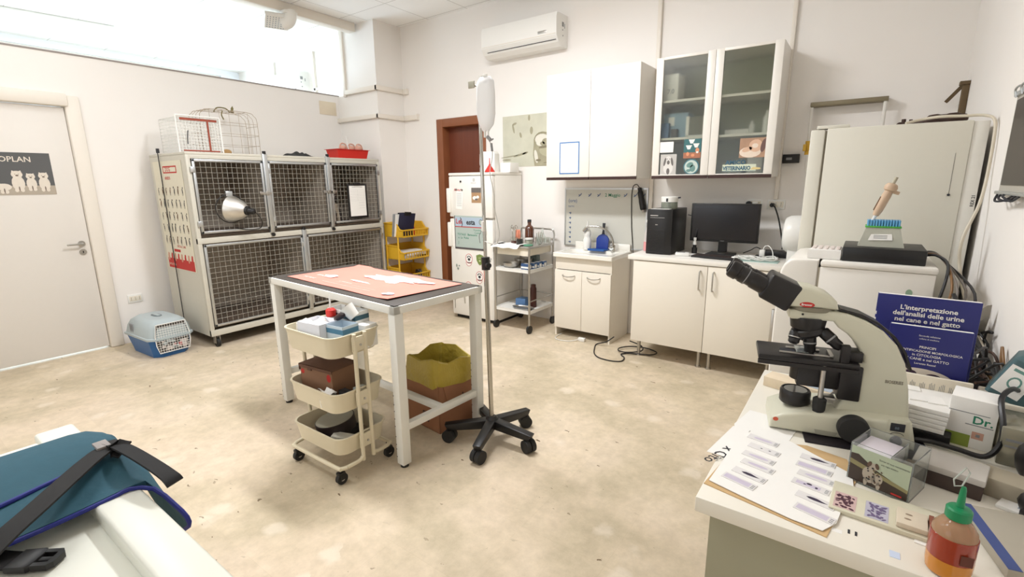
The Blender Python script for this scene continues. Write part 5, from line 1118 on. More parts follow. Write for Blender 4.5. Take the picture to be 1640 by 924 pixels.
m = MB(); m.cyl((-.385, YW - .08, 1.745), (-.35, YW - .08, 1.74), .009, n=8); m.box(-.36, -.345, YW - .09, YW - .07, 1.735, 1.765); obj('valve_lever', m, M_INK, yv)
bk = thing('rusty_bracket', 'rust-brown angled steel bracket in the corner above the tall fridge', 'bracket', (.42, 4.35, 1.9), world=True)
m = MB(); m.box(.415, .449, 4.30, 4.34, 1.85, 2.10, bev=.003); m.cyl((.43, 4.32, 2.095), (.36, 4.44, 2.0), .014, n=4); m.box(.40, .449, 4.29, 4.35, 2.08, 2.10); obj('arm', m, mat('rust_brown', srgb(104, 86, 62), .7, .2, var=.25, scale=20), bk)
m = MB(); m.tube([(.43, 2.6, 2.40), (.43, 2.75, 2.32), (.435, 2.8, 2.25)], .008, n=6); solo('wall_hook', m, mat('rust_brown', (0, 0, 0)), 'brown hook high on the right wall above the light box', 'hook')
# ================================================================ RIGHT: TALL FRIDGE AND SMALL FRIDGE
M_FR = mat('old_fridge_cream', srgb(218, 214, 200), .45, var=.015)
tf = thing('tall_fridge', 'tall old cream fridge seen from its side, door facing left', 'fridge', (.07, 3.45, 0), world=True)
obj('body', B(-.205, .368, 3.15, 3.72, .04, 1.765, bev=.004), M_FR, tf)
m = MB(); m.box(-.28, -.214, 3.152, 3.718, .10, 1.762, bev=.008); dr = obj('door', m, M_FR, tf)
obj('door_gasket', B(-.214, -.205, 3.16, 3.71, .11, 1.755), mat('gasket_grey', srgb(120, 112, 96), .7), dr)
m = MB(); m.box(-.255, -.11, 3.155, 3.22, 1.765, 1.782, bev=.003); obj('hinge_cover', m, M_FR, tf)
m = MB(); m.box(.368, .424, 3.155, 3.70, .06, 1.76, bev=.004); bp_ = obj('back_panel', m, mat('fridge_back_pale', srgb(226, 222, 212), .5), tf)
m = MB(FR((.398, 3.1545, 1.34), (0, 0, 1), (-1, 0, 0))); m.text('REX 21', .018, .03, -.02, 0, bold=.02); obj('lettering', m, M_INK, bp_)
m = MB(); m.cyl((.322, 3.15, 1.425), (.322, 3.146, 1.425), .006, n=8); m.box(.3215, .3225, 3.1488, 3.15, 1.43, 1.62); obj('screw', m, M_INK, tf)
m = MB(); m.cyl((.0, 3.2, 0), (0, 3.2, .04), .02); m.cyl((.3, 3.2, 0), (.3, 3.2, .04), .02); m.cyl((.0, 3.66, 0), (0, 3.66, .04), .02); m.cyl((.3, 3.66, 0), (.3, 3.66, .04), .02); obj('feet', m, M_BLACK, tf)
# brown tool and cable on top
bt = thing('dark_clamp', 'dark brown iron clamp lying on top of the tall fridge', 'clamp', (.27, 3.45, 1.765), world=True)
m = MB(); m.tube([(.12, 3.50, 1.785), (.18, 3.47, 1.79), (.24, 3.44, 1.80), (.30, 3.42, 1.80), (.37, 3.40, 1.80)], [.014, .016, .022, .030, .026, .030, .02, .012], n=10); m.ball((.105, 3.505, 1.79), .016); m.cyl((.12, 3.5, 1.785), (.12, 3.5, 1.82), .010, n=8); m.cyl((.15, 3.49, 1.785), (.15, 3.49, 1.815), .008, n=8); m.box(.20, .36, 3.38, 3.46, 1.766, 1.79, bev=.008)
obj('clamp_body', m, mat('iron_brown', srgb(62, 44, 36), .6, .2, var=.2), bt)
M_CAB = mat('cable_cream', srgb(206, 196, 176), .5)
m = MB(); m.tube([(.12, 3.22, 1.774), (.18, 3.25, 1.79), (.25, 3.22, 1.795), (.33, 3.20, 1.79), (.40, 3.18, 1.785), (.432, 3.14, 1.76), (.436, 3.10, 1.68), (.432, 3.06, 1.5), (.415, 3.0, 1.38), (.375, 2.95, 1.22), (.385, 2.9, 1.08), (.40, 2.6, .95), (.42, 2.4, .88), (.425, 2.3, .8)], .0065, n=8, smooth=8)
solo('cream_cable', m, M_CAB, 'cream cable looping over the tall fridge and down beside the right wall', 'cable')
# small fridge in front
sf = thing('small_fridge', 'low white fridge with rounded door edge in front of the tall fridge', 'fridge', (.0, 2.85, 0), world=True)
obj('body', B(-.135, .28, 2.65, 3.11, .03, 1.105, bev=.005), M_WHITE, sf)
m = MB(FR((0, 2.648, 0), (1, 0, 0), (0, 0, 1))); P_ = [(-.300, .08), (-.142, .08), (-.142, 1.135), (-.235, 1.135), (-.262, 1.128), (-.283, 1.105), (-.296, 1.07), (-.303, 1.0)]
m.prism(P_, 0, -.464, bev=.012, seg=3); dr = obj('door', m, M_WHITE, sf, angle=40)
m = MB(); m.box(-.135, .285, 2.645, 3.112, 1.105, 1.135, bev=.010); obj('top', m, M_WHITE, sf)
obj('door_gasket', B(-.142, -.135, 2.655, 3.105, .09, 1.10), mat('gasket_light', srgb(170, 162, 146), .7), dr)
m = MB(); m.box(-.322, -.300, 2.70, 2.72, .60, .86, bev=.005); obj('handle', m, M_STEEL, dr)
m = MB(); m.cyl((-.1, 2.7, 0), (-.1, 2.7, .03), .02); m.cyl((.2, 2.7, 0), (.2, 2.7, .03), .02); m.cyl((-.1, 3.06, 0), (-.1, 3.06, .03), .02); m.cyl((.2, 3.06, 0), (.2, 3.06, .03), .02); obj('feet', m, M_BLACK, sf)
m = MB(FR((.20, 2.6495, 1.02), (1, 0, 0), (0, 0, 1))); m.ell(0, 0, .012, .016, .0003); m.ell(0, -.03, .01, .01, .0003); obj('green_mark', m, mat('faint_green', srgb(150, 175, 150), .7), sf)
ZF = 1.1355
tw = thing('well_strip_tray', 'white tray of tube wells on the small fridge left of the black box', 'tray', (-.12, 2.76, ZF), world=True)
m = MB(); m.prism([(-.195, 2.69), (-.062, 2.69), (-.062, 2.84), (-.175, 2.84)], ZF, ZF + .045, bev=.004); tb = obj('tray_body', m, M_PAPER, tw)
m = MB()
for i in range(5):
    for j in range(4): m.lathe([(.009, 0), (.010, .002), (.009, .006), (.006, .003)], (-.172 + i * .024, 2.715 + j * .032, ZF + .045), n=10)
obj('wells', m, mat('well_pink', srgb(226, 214, 206), .6), tb)
bb = thing('black_flat_box', 'black flat control box with cables on top of the small fridge', 'control box', (.09, 2.80, ZF), world=True)
obj('case', B(-.058, .242, 2.68, 2.96, ZF, ZF + .065, bev=.004), M_BLACK, bb)
rr = random.Random(11)
for i, (c_, m_) in enumerate((((.26, 2.60), mat('cable_black', (.015, .014, .014), .5)), ((.285, 2.58), mat('cable_brown', srgb(128, 92, 52), .5)), ((.30, 2.56), mat('cable_grey', srgb(120, 112, 104), .5)), ((.33, 2.60), mat('cable_grey', (0, 0, 0))), ((.35, 2.55), mat('cable_black', (0, 0, 0))))):
    m = MB(); y0 = 2.78 + .03 * i
    m.tube([(.242, y0, ZF + .035), (.28, y0 - .02, ZF + .040), (.315, y0 - .08, ZF + .01), (c_[0] + .045, c_[1] + .03, ZF - .08), (c_[0] + .02, c_[1], ZF - .20), (c_[0] + .01 - .02 * i, c_[1] - .12, .86), (c_[0] + .04, c_[1] - .25, .80 - .0)], .005 if i else .006, n=6)
    obj('cable', m, m_, bb)
tb = thing('pipette_tip_box', 'clear trapezoid tip box with green rack and blue tips on the black box', 'tip box', (.08, 2.80, ZF + .0655))
def frust(mb, w0, d0, w1, d1, z0, z1): return shell(mb, [[(-w0, -d0, z0), (w0, -d0, z0), (w0, d0, z0), (-w0, d0, z0)], [(-w1, -d1, z1), (w1, -d1, z1), (w1, d1, z1), (-w1, d1, z1)]])
obj('clear_base', frust(MB(), .085, .06, .062, .045, 0, .085), mat('milky_plastic', srgb(206, 206, 190), .3, trans=.25), tb)
obj('green_rack', B(-.066, .066, -.048, .048, .085, .093, bev=.002), mat('rack_green', srgb(80, 170, 70), .4), tb)
m = MB()
for i in range(12):
    for j in range(8): m.cyl((-.056 + i * .0102, -.038 + j * .0108, .093), (-.056 + i * .0102, -.038 + j * .0108, .118), .0042, .005, n=6)
obj('blue_tips', m, mat('tip_blue', srgb(100, 170, 215), .4), tb)
m = MB(FR((-.05, -.056, .028), (1, 0, 0), (0, .25, 1))); m.poly([(0, 0), (.09, .004), (.085, .032), (.01, .028)], .002); m.mi = 1
for k in range(3): m.rect(.02, .07, .010 + k * .006, .0125 + k * .006, .0023)
obj('label', m, [M_PAPER, M_GREYINK], tb)
pp = thing('pipette', 'beige and white laboratory pipette standing in the blue tips', 'pipette', (.035, 2.795, ZF + .17), rot=(0, .32, 0))
m = MB(); m.lathe([(.001, -.02), (.005, -.015), (.007, .03), (.011, .045)]); obj('tip_cone', m, M_PLAST, pp)
m = MB(); m.lathe([(.012, .035), (.017, .06), (.018, .13), (.016, .15), (.024, .155), (.026, .17), (.020, .182), (.012, .186)]); m.box(.012, .04, -.006, .006, .145, .160, bev=.003); hd = obj('grip', m, mat('pipette_beige', srgb(206, 178, 150), .5), pp)
m = MB(); m.cyl((0, 0, .186), (0, 0, .215), .007); obj('plunger', m, mat('plunger_grey', srgb(180, 172, 150), .5), pp)
m = MB(); m.box(-.020, -.015, -.008, .008, .055, .12, bev=.002); obj('dial_window', m, mat('pipette_brown', srgb(120, 92, 70), .5), hd)
# ================================================================ X-RAY LIGHT BOX ON RIGHT WALL
xr = thing('xray_light_box', 'dark x-ray viewing box with pale frame on the right wall', 'light box', (XR - .01, 2.3, 1.44), world=True)
XB = XR - .022
obj('housing', B(XB, XR - .001, 1.85, 2.735, 1.44, 1.82, bev=.004), mat('viewer_grey', srgb(186, 180, 168), .5), xr)
m = MB(); m.box(XB - .003, XB, 1.87, 2.705, 1.475, 1.79); obj('screen', m, mat('viewer_dark', srgb(46, 36, 30), .35, var=.3, scale=6), xr)
m = MB(); m.box(XB - .012, XB, 1.85, 2.735, 1.44, 1.452, bev=.002); m.box(XB - .010, XB, 1.85, 2.735, 1.805, 1.821, bev=.002)
for k in range(9): y = 2.70 - k * .09; m.tube([(XB - .008, y, 1.80), (XB - .014, y, 1.828), (XB - .008, y - .03, 1.838), (XB, y - .05, 1.822)], .004, n=6)
obj('clip_rail', m, M_ALU, xr)
m = MB()
for k in range(3): m.tube([(XB - .006, 2.70 - k * .06, 1.44), (XB - .02, 2.64 - k * .06, 1.415 + .01 * k), (XB - .01, 2.54 - k * .05, 1.42), (XB - .008, 2.44 - k * .05, 1.44)], .004, n=6)
obj('hanging_wires', m, M_INK, xr)
# ================================================================ EXAMINATION TABLE
M_TW = mat('table_white_paint', srgb(236, 234, 226), .4, var=.02)
M_TTOP = mat('table_black_top', srgb(74, 67, 61), .45, var=.12, scale=8)
TR = math.radians(-3.4)
et = thing('examination_table', 'white steel-framed examination table with black top in the middle of the room', 'table', (-2.49, 1.905, 0), rz=TR)
TW, TD, TZ = .672, .325, .905
m = MB()
for (a, b, c, d) in ((-TW, TW, -TD, -TD + .04), (-TW, TW, TD - .04, TD), (-TW, -TW + .04, -TD, TD), (TW - .04, TW, -TD, TD)): m.box(a, b, c, d, TZ - .045, TZ - .004, bev=.003)
m.box(-.02, .02, -TD + .04, TD - .04, TZ - .045, TZ - .01)
fr_ = obj('top_frame', m, M_TW, et)
obj('tabletop', B(-TW + .012, TW - .012, -TD + .012, TD - .012, TZ - .006, TZ, bev=.002), M_TTOP, et)
for sx in (-1, 1):
    for sy in (-1, 1):
        x, y = sx * (TW - .032), sy * (TD - .032)
        l = obj('leg', B(x - .027, x + .027, y - .027, y + .027, .018, TZ - .045, bev=.003), M_TW, et)
        m = MB(); m.cyl((x, y, 0), (x, y, .02), .022); obj('rubber_foot', m, M_DARK, l)
        if (sx, sy) != (-1, 1):
            m = MB(); q = random.Random(sx * 3 + sy)
            for k in range(9): z = .05 + k * .045 + q.uniform(-.01, .01); m.ball((x - .0272 * (1 if sx > 0 else 1) + .003, y - .0275, z), .0035, 6, (1, .2, 1.2)); 
            obj('paint_chips', m, M_INK, l)
for sx in (-1, 1): obj('stretcher', B(sx * (TW - .032) - .018, sx * (TW - .032) + .018, -TD + .05, TD - .05, .205, .245, bev=.003), M_TW, et)
obj('stretcher', B(-TW + .04, TW - .04, -.020, .020, .208, .242, bev=.003), M_TW, et)
m = MB(); m.cyl((TW - .05, TD - .10, TZ - .10), (TW - .05, TD - .10, TZ - .045), .004); m.cyl((TW - .08, TD - .15, TZ - .12), (TW - .08, TD - .15, TZ - .045), .003, n=6); obj('bolts', m, M_TW, et)
# pink printed sheet
def sheetf(u, v):
    x = -.545 + u * 1.09 + .02 * v; y = -.255 + v * .53 - .01 * u
    e = min(u, 1 - u, v, 1 - v); z = .0028 + .004 * math.sin(6 * u + 1) ** 2 * (1 if e > .02 else .5) + (.007 if v > .93 and u < .15 else 0) + (.006 * (1 - v) * (u > .9) * (u - .9) * 10)
    return (x, y, z + .001)
m = MB(); m.mi = 0; m.cloth(sheetf, 22, 12, .0015)
m.mi = 1
SZ = [.0085]
def spat(cx, cy, rx, ry, n, seed, zz=0):
    SZ[0] += .00012; zz = SZ[0] + (.0003 if zz else 0)
    q = random.Random(seed)
    P_ = []
    for k in range(n): a = 2 * PI * k / n; f = q.uniform(.55, 1.1); P_.append((cx + rx * f * math.cos(a), cy + ry * f * math.sin(a)))
    m.add([(a, b, zz) for a, b in P_], [tuple(range(n))])
spat(.14, .10, .26, .10, 22, 1); spat(.28, .14, .16, .06, 14, 2); spat(-.02, .06, .13, .04, 14, 6); spat(-.30, -.08, .08, .04, 14, 3); spat(.03, -.08, .12, .02, 16, 4)
m.mi = 2; spat(.16, .12, .13, .02, 12, 8, .0091); spat(.22, .08, .08, .012, 10, 9, .0091)
m.mi = 3; spat(.44, -.185, .045, .03, 14, 5, .0091); m.mi = 1; m.F = Matrix.Translation((0, 0, .0087)); m.text('PIASTRINE', .03, -.45, -.20, 0, bold=.02); m.text('e  coagulazione', .022, -.10, -.15, 0, bold=.01); m.text('emostasi', .05, -.42, -.12, 0, bold=.02); m.F = Matrix()
m.mi = 1; m.rect(-.2, .3, -.205, -.2025, .0088); m.rect(-.1, .3, -.17, -.1685, .0088)
pk = solo('pink_poster_sheet', m, [mat('pink_print', srgb(236, 146, 130), .5, var=.07, scale=6), mat('pink_white', srgb(246, 226, 216), .5), mat('pink_grey', srgb(216, 192, 180), .5), mat('pale_blue_grey', srgb(186, 198, 206), .5)], 'large pink printed sheet with white blotches lying on the examination table', 'sheet', loc=(-2.49, 1.905, TZ), rz=TR)
# ================================================================ UTILITY CART
M_CART = mat('cart_beige', srgb(222, 211, 184), .4, var=.015)
M_CARTD = mat('cart_inside_mesh', srgb(140, 120, 96), .6, var=.05)
ct_ = thing('utility_cart', 'beige three-tier utility cart on casters in front of the examination table', 'cart', (-2.205, 1.425, 0), rz=math.radians(.5))
CW, CD = .215, .155
def rrp(hw, hd, z, r=.06, n=5): return rr4(-hw, hw, -hd, hd, z, r, n)
for z0, z1 in ((.665, .768), (.375, .475), (.145, .235)):
    m = MB(); shell(m, [rrp(CW - .015, CD - .012, z0), rrp(CW, CD, z1), rrp(CW + .004, CD + .004, z1 + .002), rrp(CW + .004, CD + .004, z1 + .008), rrp(CW - .004, CD - .004, z1 + .008), rrp(CW - .019, CD - .016, z0 + .004)])
    t_ = obj('tray', m, M_CART, ct_, angle=50)
    m = MB(); shell(m, [rrp(CW - .021, CD - .018, z0 + .0045), rrp(CW - .021, CD - .018, z0 + .006)]); obj('tray_mesh_floor', m, M_CARTD, t_)
for sx in (-1, 1):
    x = sx * (CW + .014)
    m = MB()
    hwx = CW - .01; hdy = CD - .005
    # base loop: posts come down, bend out to the corners
    for sy in (-1, 1):
        m.tube([(x, sy * .032, .775), (x, sy * .032, .14), (x, sy * .036, .115), (x, sy * .06, .098), (x - sx * .006, hdy - .02 if sy > 0 else -hdy + .02, .094)], .0105, n=10, smooth=4)
    obj('post_pair', m, M_CART, ct_)
    for z in (.715, .425, .19):
        m = MB(); m.box(x - .007 if sx > 0 else x - .004, x + .004 if sx > 0 else x + .007, -.045, .045, z - .03, z + .045, bev=.003); br_ = obj('bracket', m, M_CART, ct_)
        m = MB(); m.cyl((x + sx * .003, 0, z), (x + sx * .009, 0, z), .006, n=10); obj('bolt', m, M_STEEL, br_)
for sy in (-1, 1):
    m = MB(); m.tube([(-CW - .008, sy * (CD - .025), .094), (-CW + .005, sy * (CD + .0), .093), (-CW + .04, sy * (CD + .008), .092), (CW - .04, sy * (CD + .008), .092), (CW - .005, sy * CD, .093), (CW + .008, sy * (CD - .025), .094)], .0105, n=10, smooth=5); obj('base_rail', m, M_CART, ct_)
for sx in (-1, 1):
    for sy in (-1, 1):
        x, y = sx * (CW - .022), sy * (CD + .0)
        m = MB(); m.cyl((x, y, .065), (x, y, .09), .008, n=10); m.box(x - .016, x + .016, y - .014, y + .024, .05, .068, bev=.004); m.box(x - .016, x - .0125, y - .006, y + .024, .028, .06); m.box(x + .0125, x + .016, y - .006, y + .024, .028, .06); c_ = obj('caster', m, M_BLACK, ct_)
        m = MB(); m.cyl((x - .011, y + .008, .03), (x + .011, y + .008, .03), .03, n=20); w_ = obj('wheel', m, M_DARK, c_)
        m = MB(); m.cyl((x - .0118, y + .008, .03), (x + .0118, y + .008, .03), .012, n=14); obj('hub', m, M_STEEL, w_)
def cw(x, y, z=0): a = math.radians(.5); return (-2.205 + x * math.cos(a) - y * math.sin(a), 1.425 + x * math.sin(a) + y * math.cos(a), z)
Z1, Z2, Z3 = .6715, .3815, .1515
def openbox(name, loc, rz, w, d, h, m_, label, tilt=0, stripe=None, t=.002):
    T_ = thing(name, label, 'box', loc, rot=(tilt, 0, rz))
    m = MB(); m.box(-w / 2, w / 2, -d / 2, d / 2, 0, t)
    m.box(-w / 2, -w / 2 + t, -d / 2, d / 2, 0, h); m.box(w / 2 - t, w / 2, -d / 2, d / 2, 0, h); m.box(-w / 2, w / 2, -d / 2, -d / 2 + t, 0, h); m.box(-w / 2, w / 2, d / 2 - t, d / 2, 0, h)
    obj('carton', m, m_, T_)
    if stripe:
        m = MB(); z0, z1, mm = stripe; m.box(-w / 2 - .0006, w / 2 + .0006, -d / 2 - .0006, -d / 2 + .0, z0, z1); m.box(w / 2, w / 2 + .0006, -d / 2, d / 2, z0, z1); obj('printed_band', m, mm, T_)
    return T_
M_BOXW = mat('box_bluish_white', srgb(232, 234, 242), .5); M_BAND = mat('band_blue', srgb(80, 130, 160), .5)
ob = openbox('white_open_box', cw(-.015, -.06, Z1), .12, .165, .13, .145, M_BOXW, 'white open carton in the front middle of the cart top tray')
m = MB(); m.cloth(lambda u, v: (-.075 + u * .15, -.06 + v * .12, .125 + .02 * math.sin(7 * u) * math.cos(6 * v)), 10, 8, .015); obj('tissue', m, M_PAPER, ob)
openbox('glove_box', cw(.125, -.02, Z1), .10, .12, .10, .14, mat('box_blue_white', srgb(206, 220, 230), .5), 'blue and white glove carton at the right of the cart top tray', stripe=(.10, .125, M_BAND))
gb = openbox('glove_box', cw(.02, .095, Z1), .06, .22, .09, .18, mat('box_white2', srgb(232, 232, 228), .5), 'white carton with teal band standing at the back of the cart top tray', stripe=(.135, .16, mat('band_teal', srgb(60, 96, 110), .5)))
m = MB(); m.prism([(-.02, 0), (.045, 0), (.03, .05), (.0, .055)], -.01, .01); m.F = Matrix()
o = solo('dark_wallet', m, mat('brown_leather', srgb(84, 62, 50), .6), 'dark brown pouch sticking out of the teal-banded carton', 'pouch', loc=cw(.02, .09, Z1 + .145)); o.rotation_euler = (PI / 2, 0, .1)
m = MB(); shell(m, [rr4(-.055, .055, -.08, .08, 0, .02), rr4(-.065, .065, -.09, .09, .09, .02), rr4(-.068, .068, -.093, .093, .092, .02), rr4(-.063, .063, -.088, .088, .092, .02), rr4(-.052, .052, -.077, .077, .003, .02)]); solo('clear_tub', m, mat('milky_clear', srgb(216, 222, 212), .25, trans=.5, var=0), 'milky clear tub at the left of the cart top tray', 'tub', loc=cw(-.135, .025, Z1), rz=.1)
m = MB(); m.box(-.022, .022, -.035, .035, 0, .13, bev=.002); o = solo('white_packet', m, M_PAPER, 'small white packet leaning left of the open carton in the cart', 'packet', loc=cw(-.125, -.085, Z1 + .01)); o.rotation_euler = (.15, .25, .3)
rp = thing('red_capped_tube', 'red-capped bottle with thin white nozzle in the cart top tray', 'bottle', cw(-.03, .025, Z1))
m = MB(); m.lathe([(.02, 0), (.022, .005), (.022, .14), (.015, .15)]); obj('bottle', m, M_PLAST, rp)
m = MB(); m.lathe([(.022, .145), (.026, .15), (.026, .18), (.018, .188), (.006, .19)]); obj('red_cap', m, M_RED, rp)
m = MB(); m.lathe([(.005, .19), (.004, .26), (.002, .265)]); obj('nozzle', m, M_PLAST, rp)
m = MB(); m.ball((0, 0, .02), .035, 16, (1.3, .8, .5)); o = solo('dark_oval_brush', m, mat('dark_maroon', srgb(50, 30, 30), .35), 'dark oval object leaning between the cartons of the cart top tray', 'brush', loc=cw(.075, .02, Z1 + .145)); o.rotation_euler = (.2, -.5, .2)
cup = thing('white_cup', 'white plastic cup lying tilted over the right end of the cart top tray', 'cup', cw(.125, .06, Z1 + .155), rot=(.1, -.7, .3))
m = MB(); m.lathe([(.026, 0), (.028, .002), (.038, .07), (.0385, .07), (.036, .069), (.026, .004)], n=24); obj('cup_body', m, M_PLAST, cup)
m = MB(); m.box(-.045, .045, -.04, .04, 0, .12, bev=.002); solo('small_white_box', m, M_PAPER, 'plain white box under the tilted cup in the cart', 'box', loc=cw(.155, .095, Z1), rz=.1)
# middle tray: shoebox-like carton
cb = thing('cardboard_carton', 'closed kraft cardboard carton with dark lid in the middle tray of the cart', 'box', cw(-.065, .005, Z2), rz=.10)
M_KRAFT = mat('kraft_brown', srgb(140, 104, 78), .8, var=.06, scale=14); M_KLID = mat('kraft_dark', srgb(104, 74, 58), .8, var=.06)
obj('carton', B(-.125, .125, -.085, .085, 0, .17, bev=.002), M_KRAFT, cb)
m = MB(); m.box(-.13, .13, -.09, .09, .170, .176); m.box(-.131, -.1255, -.09, .09, .14, .176); m.box(-.13, .13, -.091, -.0855, .16, .176); m.box(-.131, -.126, -.03, .03, .12, .176); m.box(-.06, -.03, -.0915, -.086, .15, .17); obj('lid', m, M_KLID, cb)
m = MB(FR((0, -.0857, 0), (1, 0, 0), (0, 0, 1))); m.ell(-.105, .135, .014, .014, 0); obj('red_mark', m, M_REDINK, cb); m = MB(FR((0, -.0857, 0), (1, 0, 0), (0, 0, 1))); m.ell(.10, .13, .016, .022, 0); obj('red_mark', m, M_REDINK, cb)
m = MB(FR((-.1257, 0, 0), (0, -1, 0), (0, 0, 1))); m.ell(-.03, .06, .006, .006, 0); obj('red_mark', m, M_REDINK, cb)
m = MB(); m.lathe([(.036, 0), (.04, .003), (.045, .05), (.047, .052), (.043, .048), (.038, .005)], n=24); solo('clear_bowl', m, mat('milky_clear', (0, 0, 0)), 'clear plastic bowl in front of the carton in the cart middle tray', 'bowl', loc=cw(.07, -.105, Z2))
m = MB(); m.lathe([(.001, 0), (.038, .001), (.042, .02), (.001, .022)], n=20); solo('dark_disc', m, M_GREYINK, 'grey round lid stacked in the clear bowl of the cart', 'lid', loc=cw(.07, -.105, Z2 + .042))
m = MB(); m.cloth(lambda u, v: (u * .09 - .045, v * .05 - .025, .01 + .018 * math.sin(5 * u + 1) * math.cos(5 * v)), 8, 6, .003); solo('white_gauze', m, M_PAPER, 'crumpled white gauze on the grey lid in the cart', 'gauze', loc=cw(.075, -.105, Z2 + .07))
m = MB(); m.box(-.025, .025, -.03, .03, 0, .08, bev=.002); solo('grey_box', m, mat('pale_grey_box', srgb(190, 196, 190), .5), 'pale grey small box at the right of the cart middle tray', 'box', loc=cw(.165, .03, Z2))
m = MB(); m.box(-.04, .04, -.02, .02, 0, .07, bev=.003); solo('black_box', m, M_INK, 'small black box behind the posts in the cart middle tray', 'box', loc=cw(.125, -.03, Z2))
# bottom tray
wh = thing('black_round_tin', 'black round tin with pale top in the bottom tray of the cart', 'tin', cw(-.015, -.01, Z3 + .035), rot=(.12, -.10, 0))
m = MB(); m.cyl((0, 0, 0), (0, 0, .06), .105, n=40); obj('tin_body', m, mat('tin_dark', srgb(44, 34, 34), .35), wh)
m = MB(); m.lathe([(.001, .0602), (.095, .0602), (.1, .0625), (.001, .0626)], n=40); obj('pale_top', m, mat('tin_top', srgb(150, 146, 130), .3, var=.2, scale=6), wh)
m = MB(); m.box(-.09, .09, -.07, .07, 0, .035, bev=.01); solo('dark_pouch', m, M_DARK, 'dark pouch under the round tin in the cart bottom tray', 'pouch', loc=cw(-.02, .03, Z3))
m = MB(); m.box(-.075, .075, -.025, .025, 0, .02, bev=.003); o = solo('white_packet', m, mat('packet_grey', srgb(200, 196, 184), .6), 'pale flat packet beside the round tin in the cart bottom tray', 'packet', loc=cw(.125, -.055, Z3 + .035)); o.rotation_euler = (.1, .1, .5)
m = MB(); m.cloth(lambda u, v: (u * .12 - .06, v * .08 - .04, .035 + .012 * math.sin(6 * u) * math.cos(5 * v)), 10, 8, .012); solo('plastic_bag', m, mat('dusty_plastic', srgb(120, 108, 104), .2), 'crumpled translucent grey bag at the front of the cart bottom tray', 'bag', loc=cw(.06, -.10, Z3))
# ================================================================ CARDBOARD BIN UNDER TABLE
xb = thing('cardboard_bin', 'brown cardboard box lined with a yellow bag under the right end of the table', 'waste box', (-2.085, 2.085, 0), rz=math.radians(-6))
w, d, h = .155, .14, .37
m = MB(); m.box(-w, w, -d, d, 0, .006); m.box(-w, -w + .005, -d, d, 0, h); m.box(w - .005, w, -d, d, 0, h); m.box(-w, w, -d, -d + .005, 0, h); m.box(-w, w, d - .005, d, 0, h); obj('carton', m, M_CARD, xb)
# folded-down flaps with notches
m = MB(FR((0, -d - .004, 0), (1, 0, 0), (0, 0, 1)))
m.prism([(-w, h), (w, h), (w + .004, .17), (w - .05, .17), (w - .05, .185), (w - .085, .185), (w - .085, .14), (w - .14, .14), (w - .14, .19), (-w, .20)], -.002, .002); obj('front_flap', m, M_CARD, xb)
m = MB(FR((w + .004, 0, 0), (0, 1, 0), (0, 0, 1))); m.prism([(-d, h), (d, h), (d + .003, .26), (-d + .07, .16), (-d + .02, .36)], -.002, .002); obj('side_flap', m, M_CARD, xb)
m = MB(FR((w + .0008, 0, 0), (0, 1, 0), (0, 0, 1))); m.tube([(.02 + .035 * math.cos(a), .20 + .035 * math.sin(a), .001) for a in [k * PI / 6 for k in range(12)]], .003, n=5, closed=True); m.tube([(-.0, .175, .001), (.04, .225, .001)], .003, n=5, smooth=0); m.tube([(.04, .175, .001), (.0, .225, .001)], .003, n=5, smooth=0)
m.F = FR((0, -d - .0008, 0), (1, 0, 0), (0, 0, 1)); m.tube([(.0, .05, .001), (.05, .05, .001), (.05, .11, .001), (.0, .11, .001)], .0025, n=5, smooth=0, closed=True); obj('printed_marks', m, M_INK, xb)
bg = thing('yellow_bin_bag', 'yellow plastic waste bag folded over the rim of the cardboard box', 'bag', (-2.085, 2.085, .02), rz=math.radians(-8))
q = random.Random(4)
def bagr(hw, hd, z, amp, seed, n=14):
    q_ = random.Random(seed); out = []
    P_ = rr4(-hw, hw, -hd, hd, z, .04, 3)
    # densify
    R_ = []
    for i in range(len(P_)):
        a, b = Vector(P_[i]), Vector(P_[(i + 1) % len(P_)]); k_ = 4 if (a - b).length > .05 else 1
        for k in range(k_): R_.append(a.lerp(b, k / k_))
    N_ = len(R_); ph = [q_.uniform(0, 6) for _ in range(4)]
    def g(k, o): t_ = 2 * PI * k / N_; return .5 * math.sin(2 * t_ + ph[0] + o) + .35 * math.sin(5 * t_ + ph[1] + o) + .2 * math.sin(9 * t_ + ph[2])
    return [(p.x * (1 + amp * 1.2 * g(k, 1)), p.y * (1 + amp * 1.2 * g(k, 2)), p.z + amp * g(k, 0)) for k, p in enumerate(R_)]
m = MB(); shell(m, [bagr(w + .012, d + .012, .27, .02, 1), bagr(w + .018, d + .016, .31, .012, 2), bagr(w + .012, d + .013, .37, .008, 3), bagr(w + .006, d + .006, .425, .03, 4), bagr(w - .004, d - .004, .43, .03, 4), bagr(w - .014, d - .016, .37, .01, 5), bagr(w - .022, d - .022, .20, .01, 6), bagr(w - .03, d - .03, .03, .004, 7)], cap0=False)
M_BAG = mat('yellow_bag', srgb(180, 158, 62), .32, var=.12, scale=16, bump=.9)
bo = obj('bag_film', m, M_BAG, bg, angle=25)
m = MB(FR((0, -d - .0165, 0), (1, 0, 0), (0, .12, 1))); m.text('COMIECO', .032, -.04, .29, .0, bold=.01); obj('lettering', m, mat('bag_ink', srgb(150, 128, 40), .6), bo)
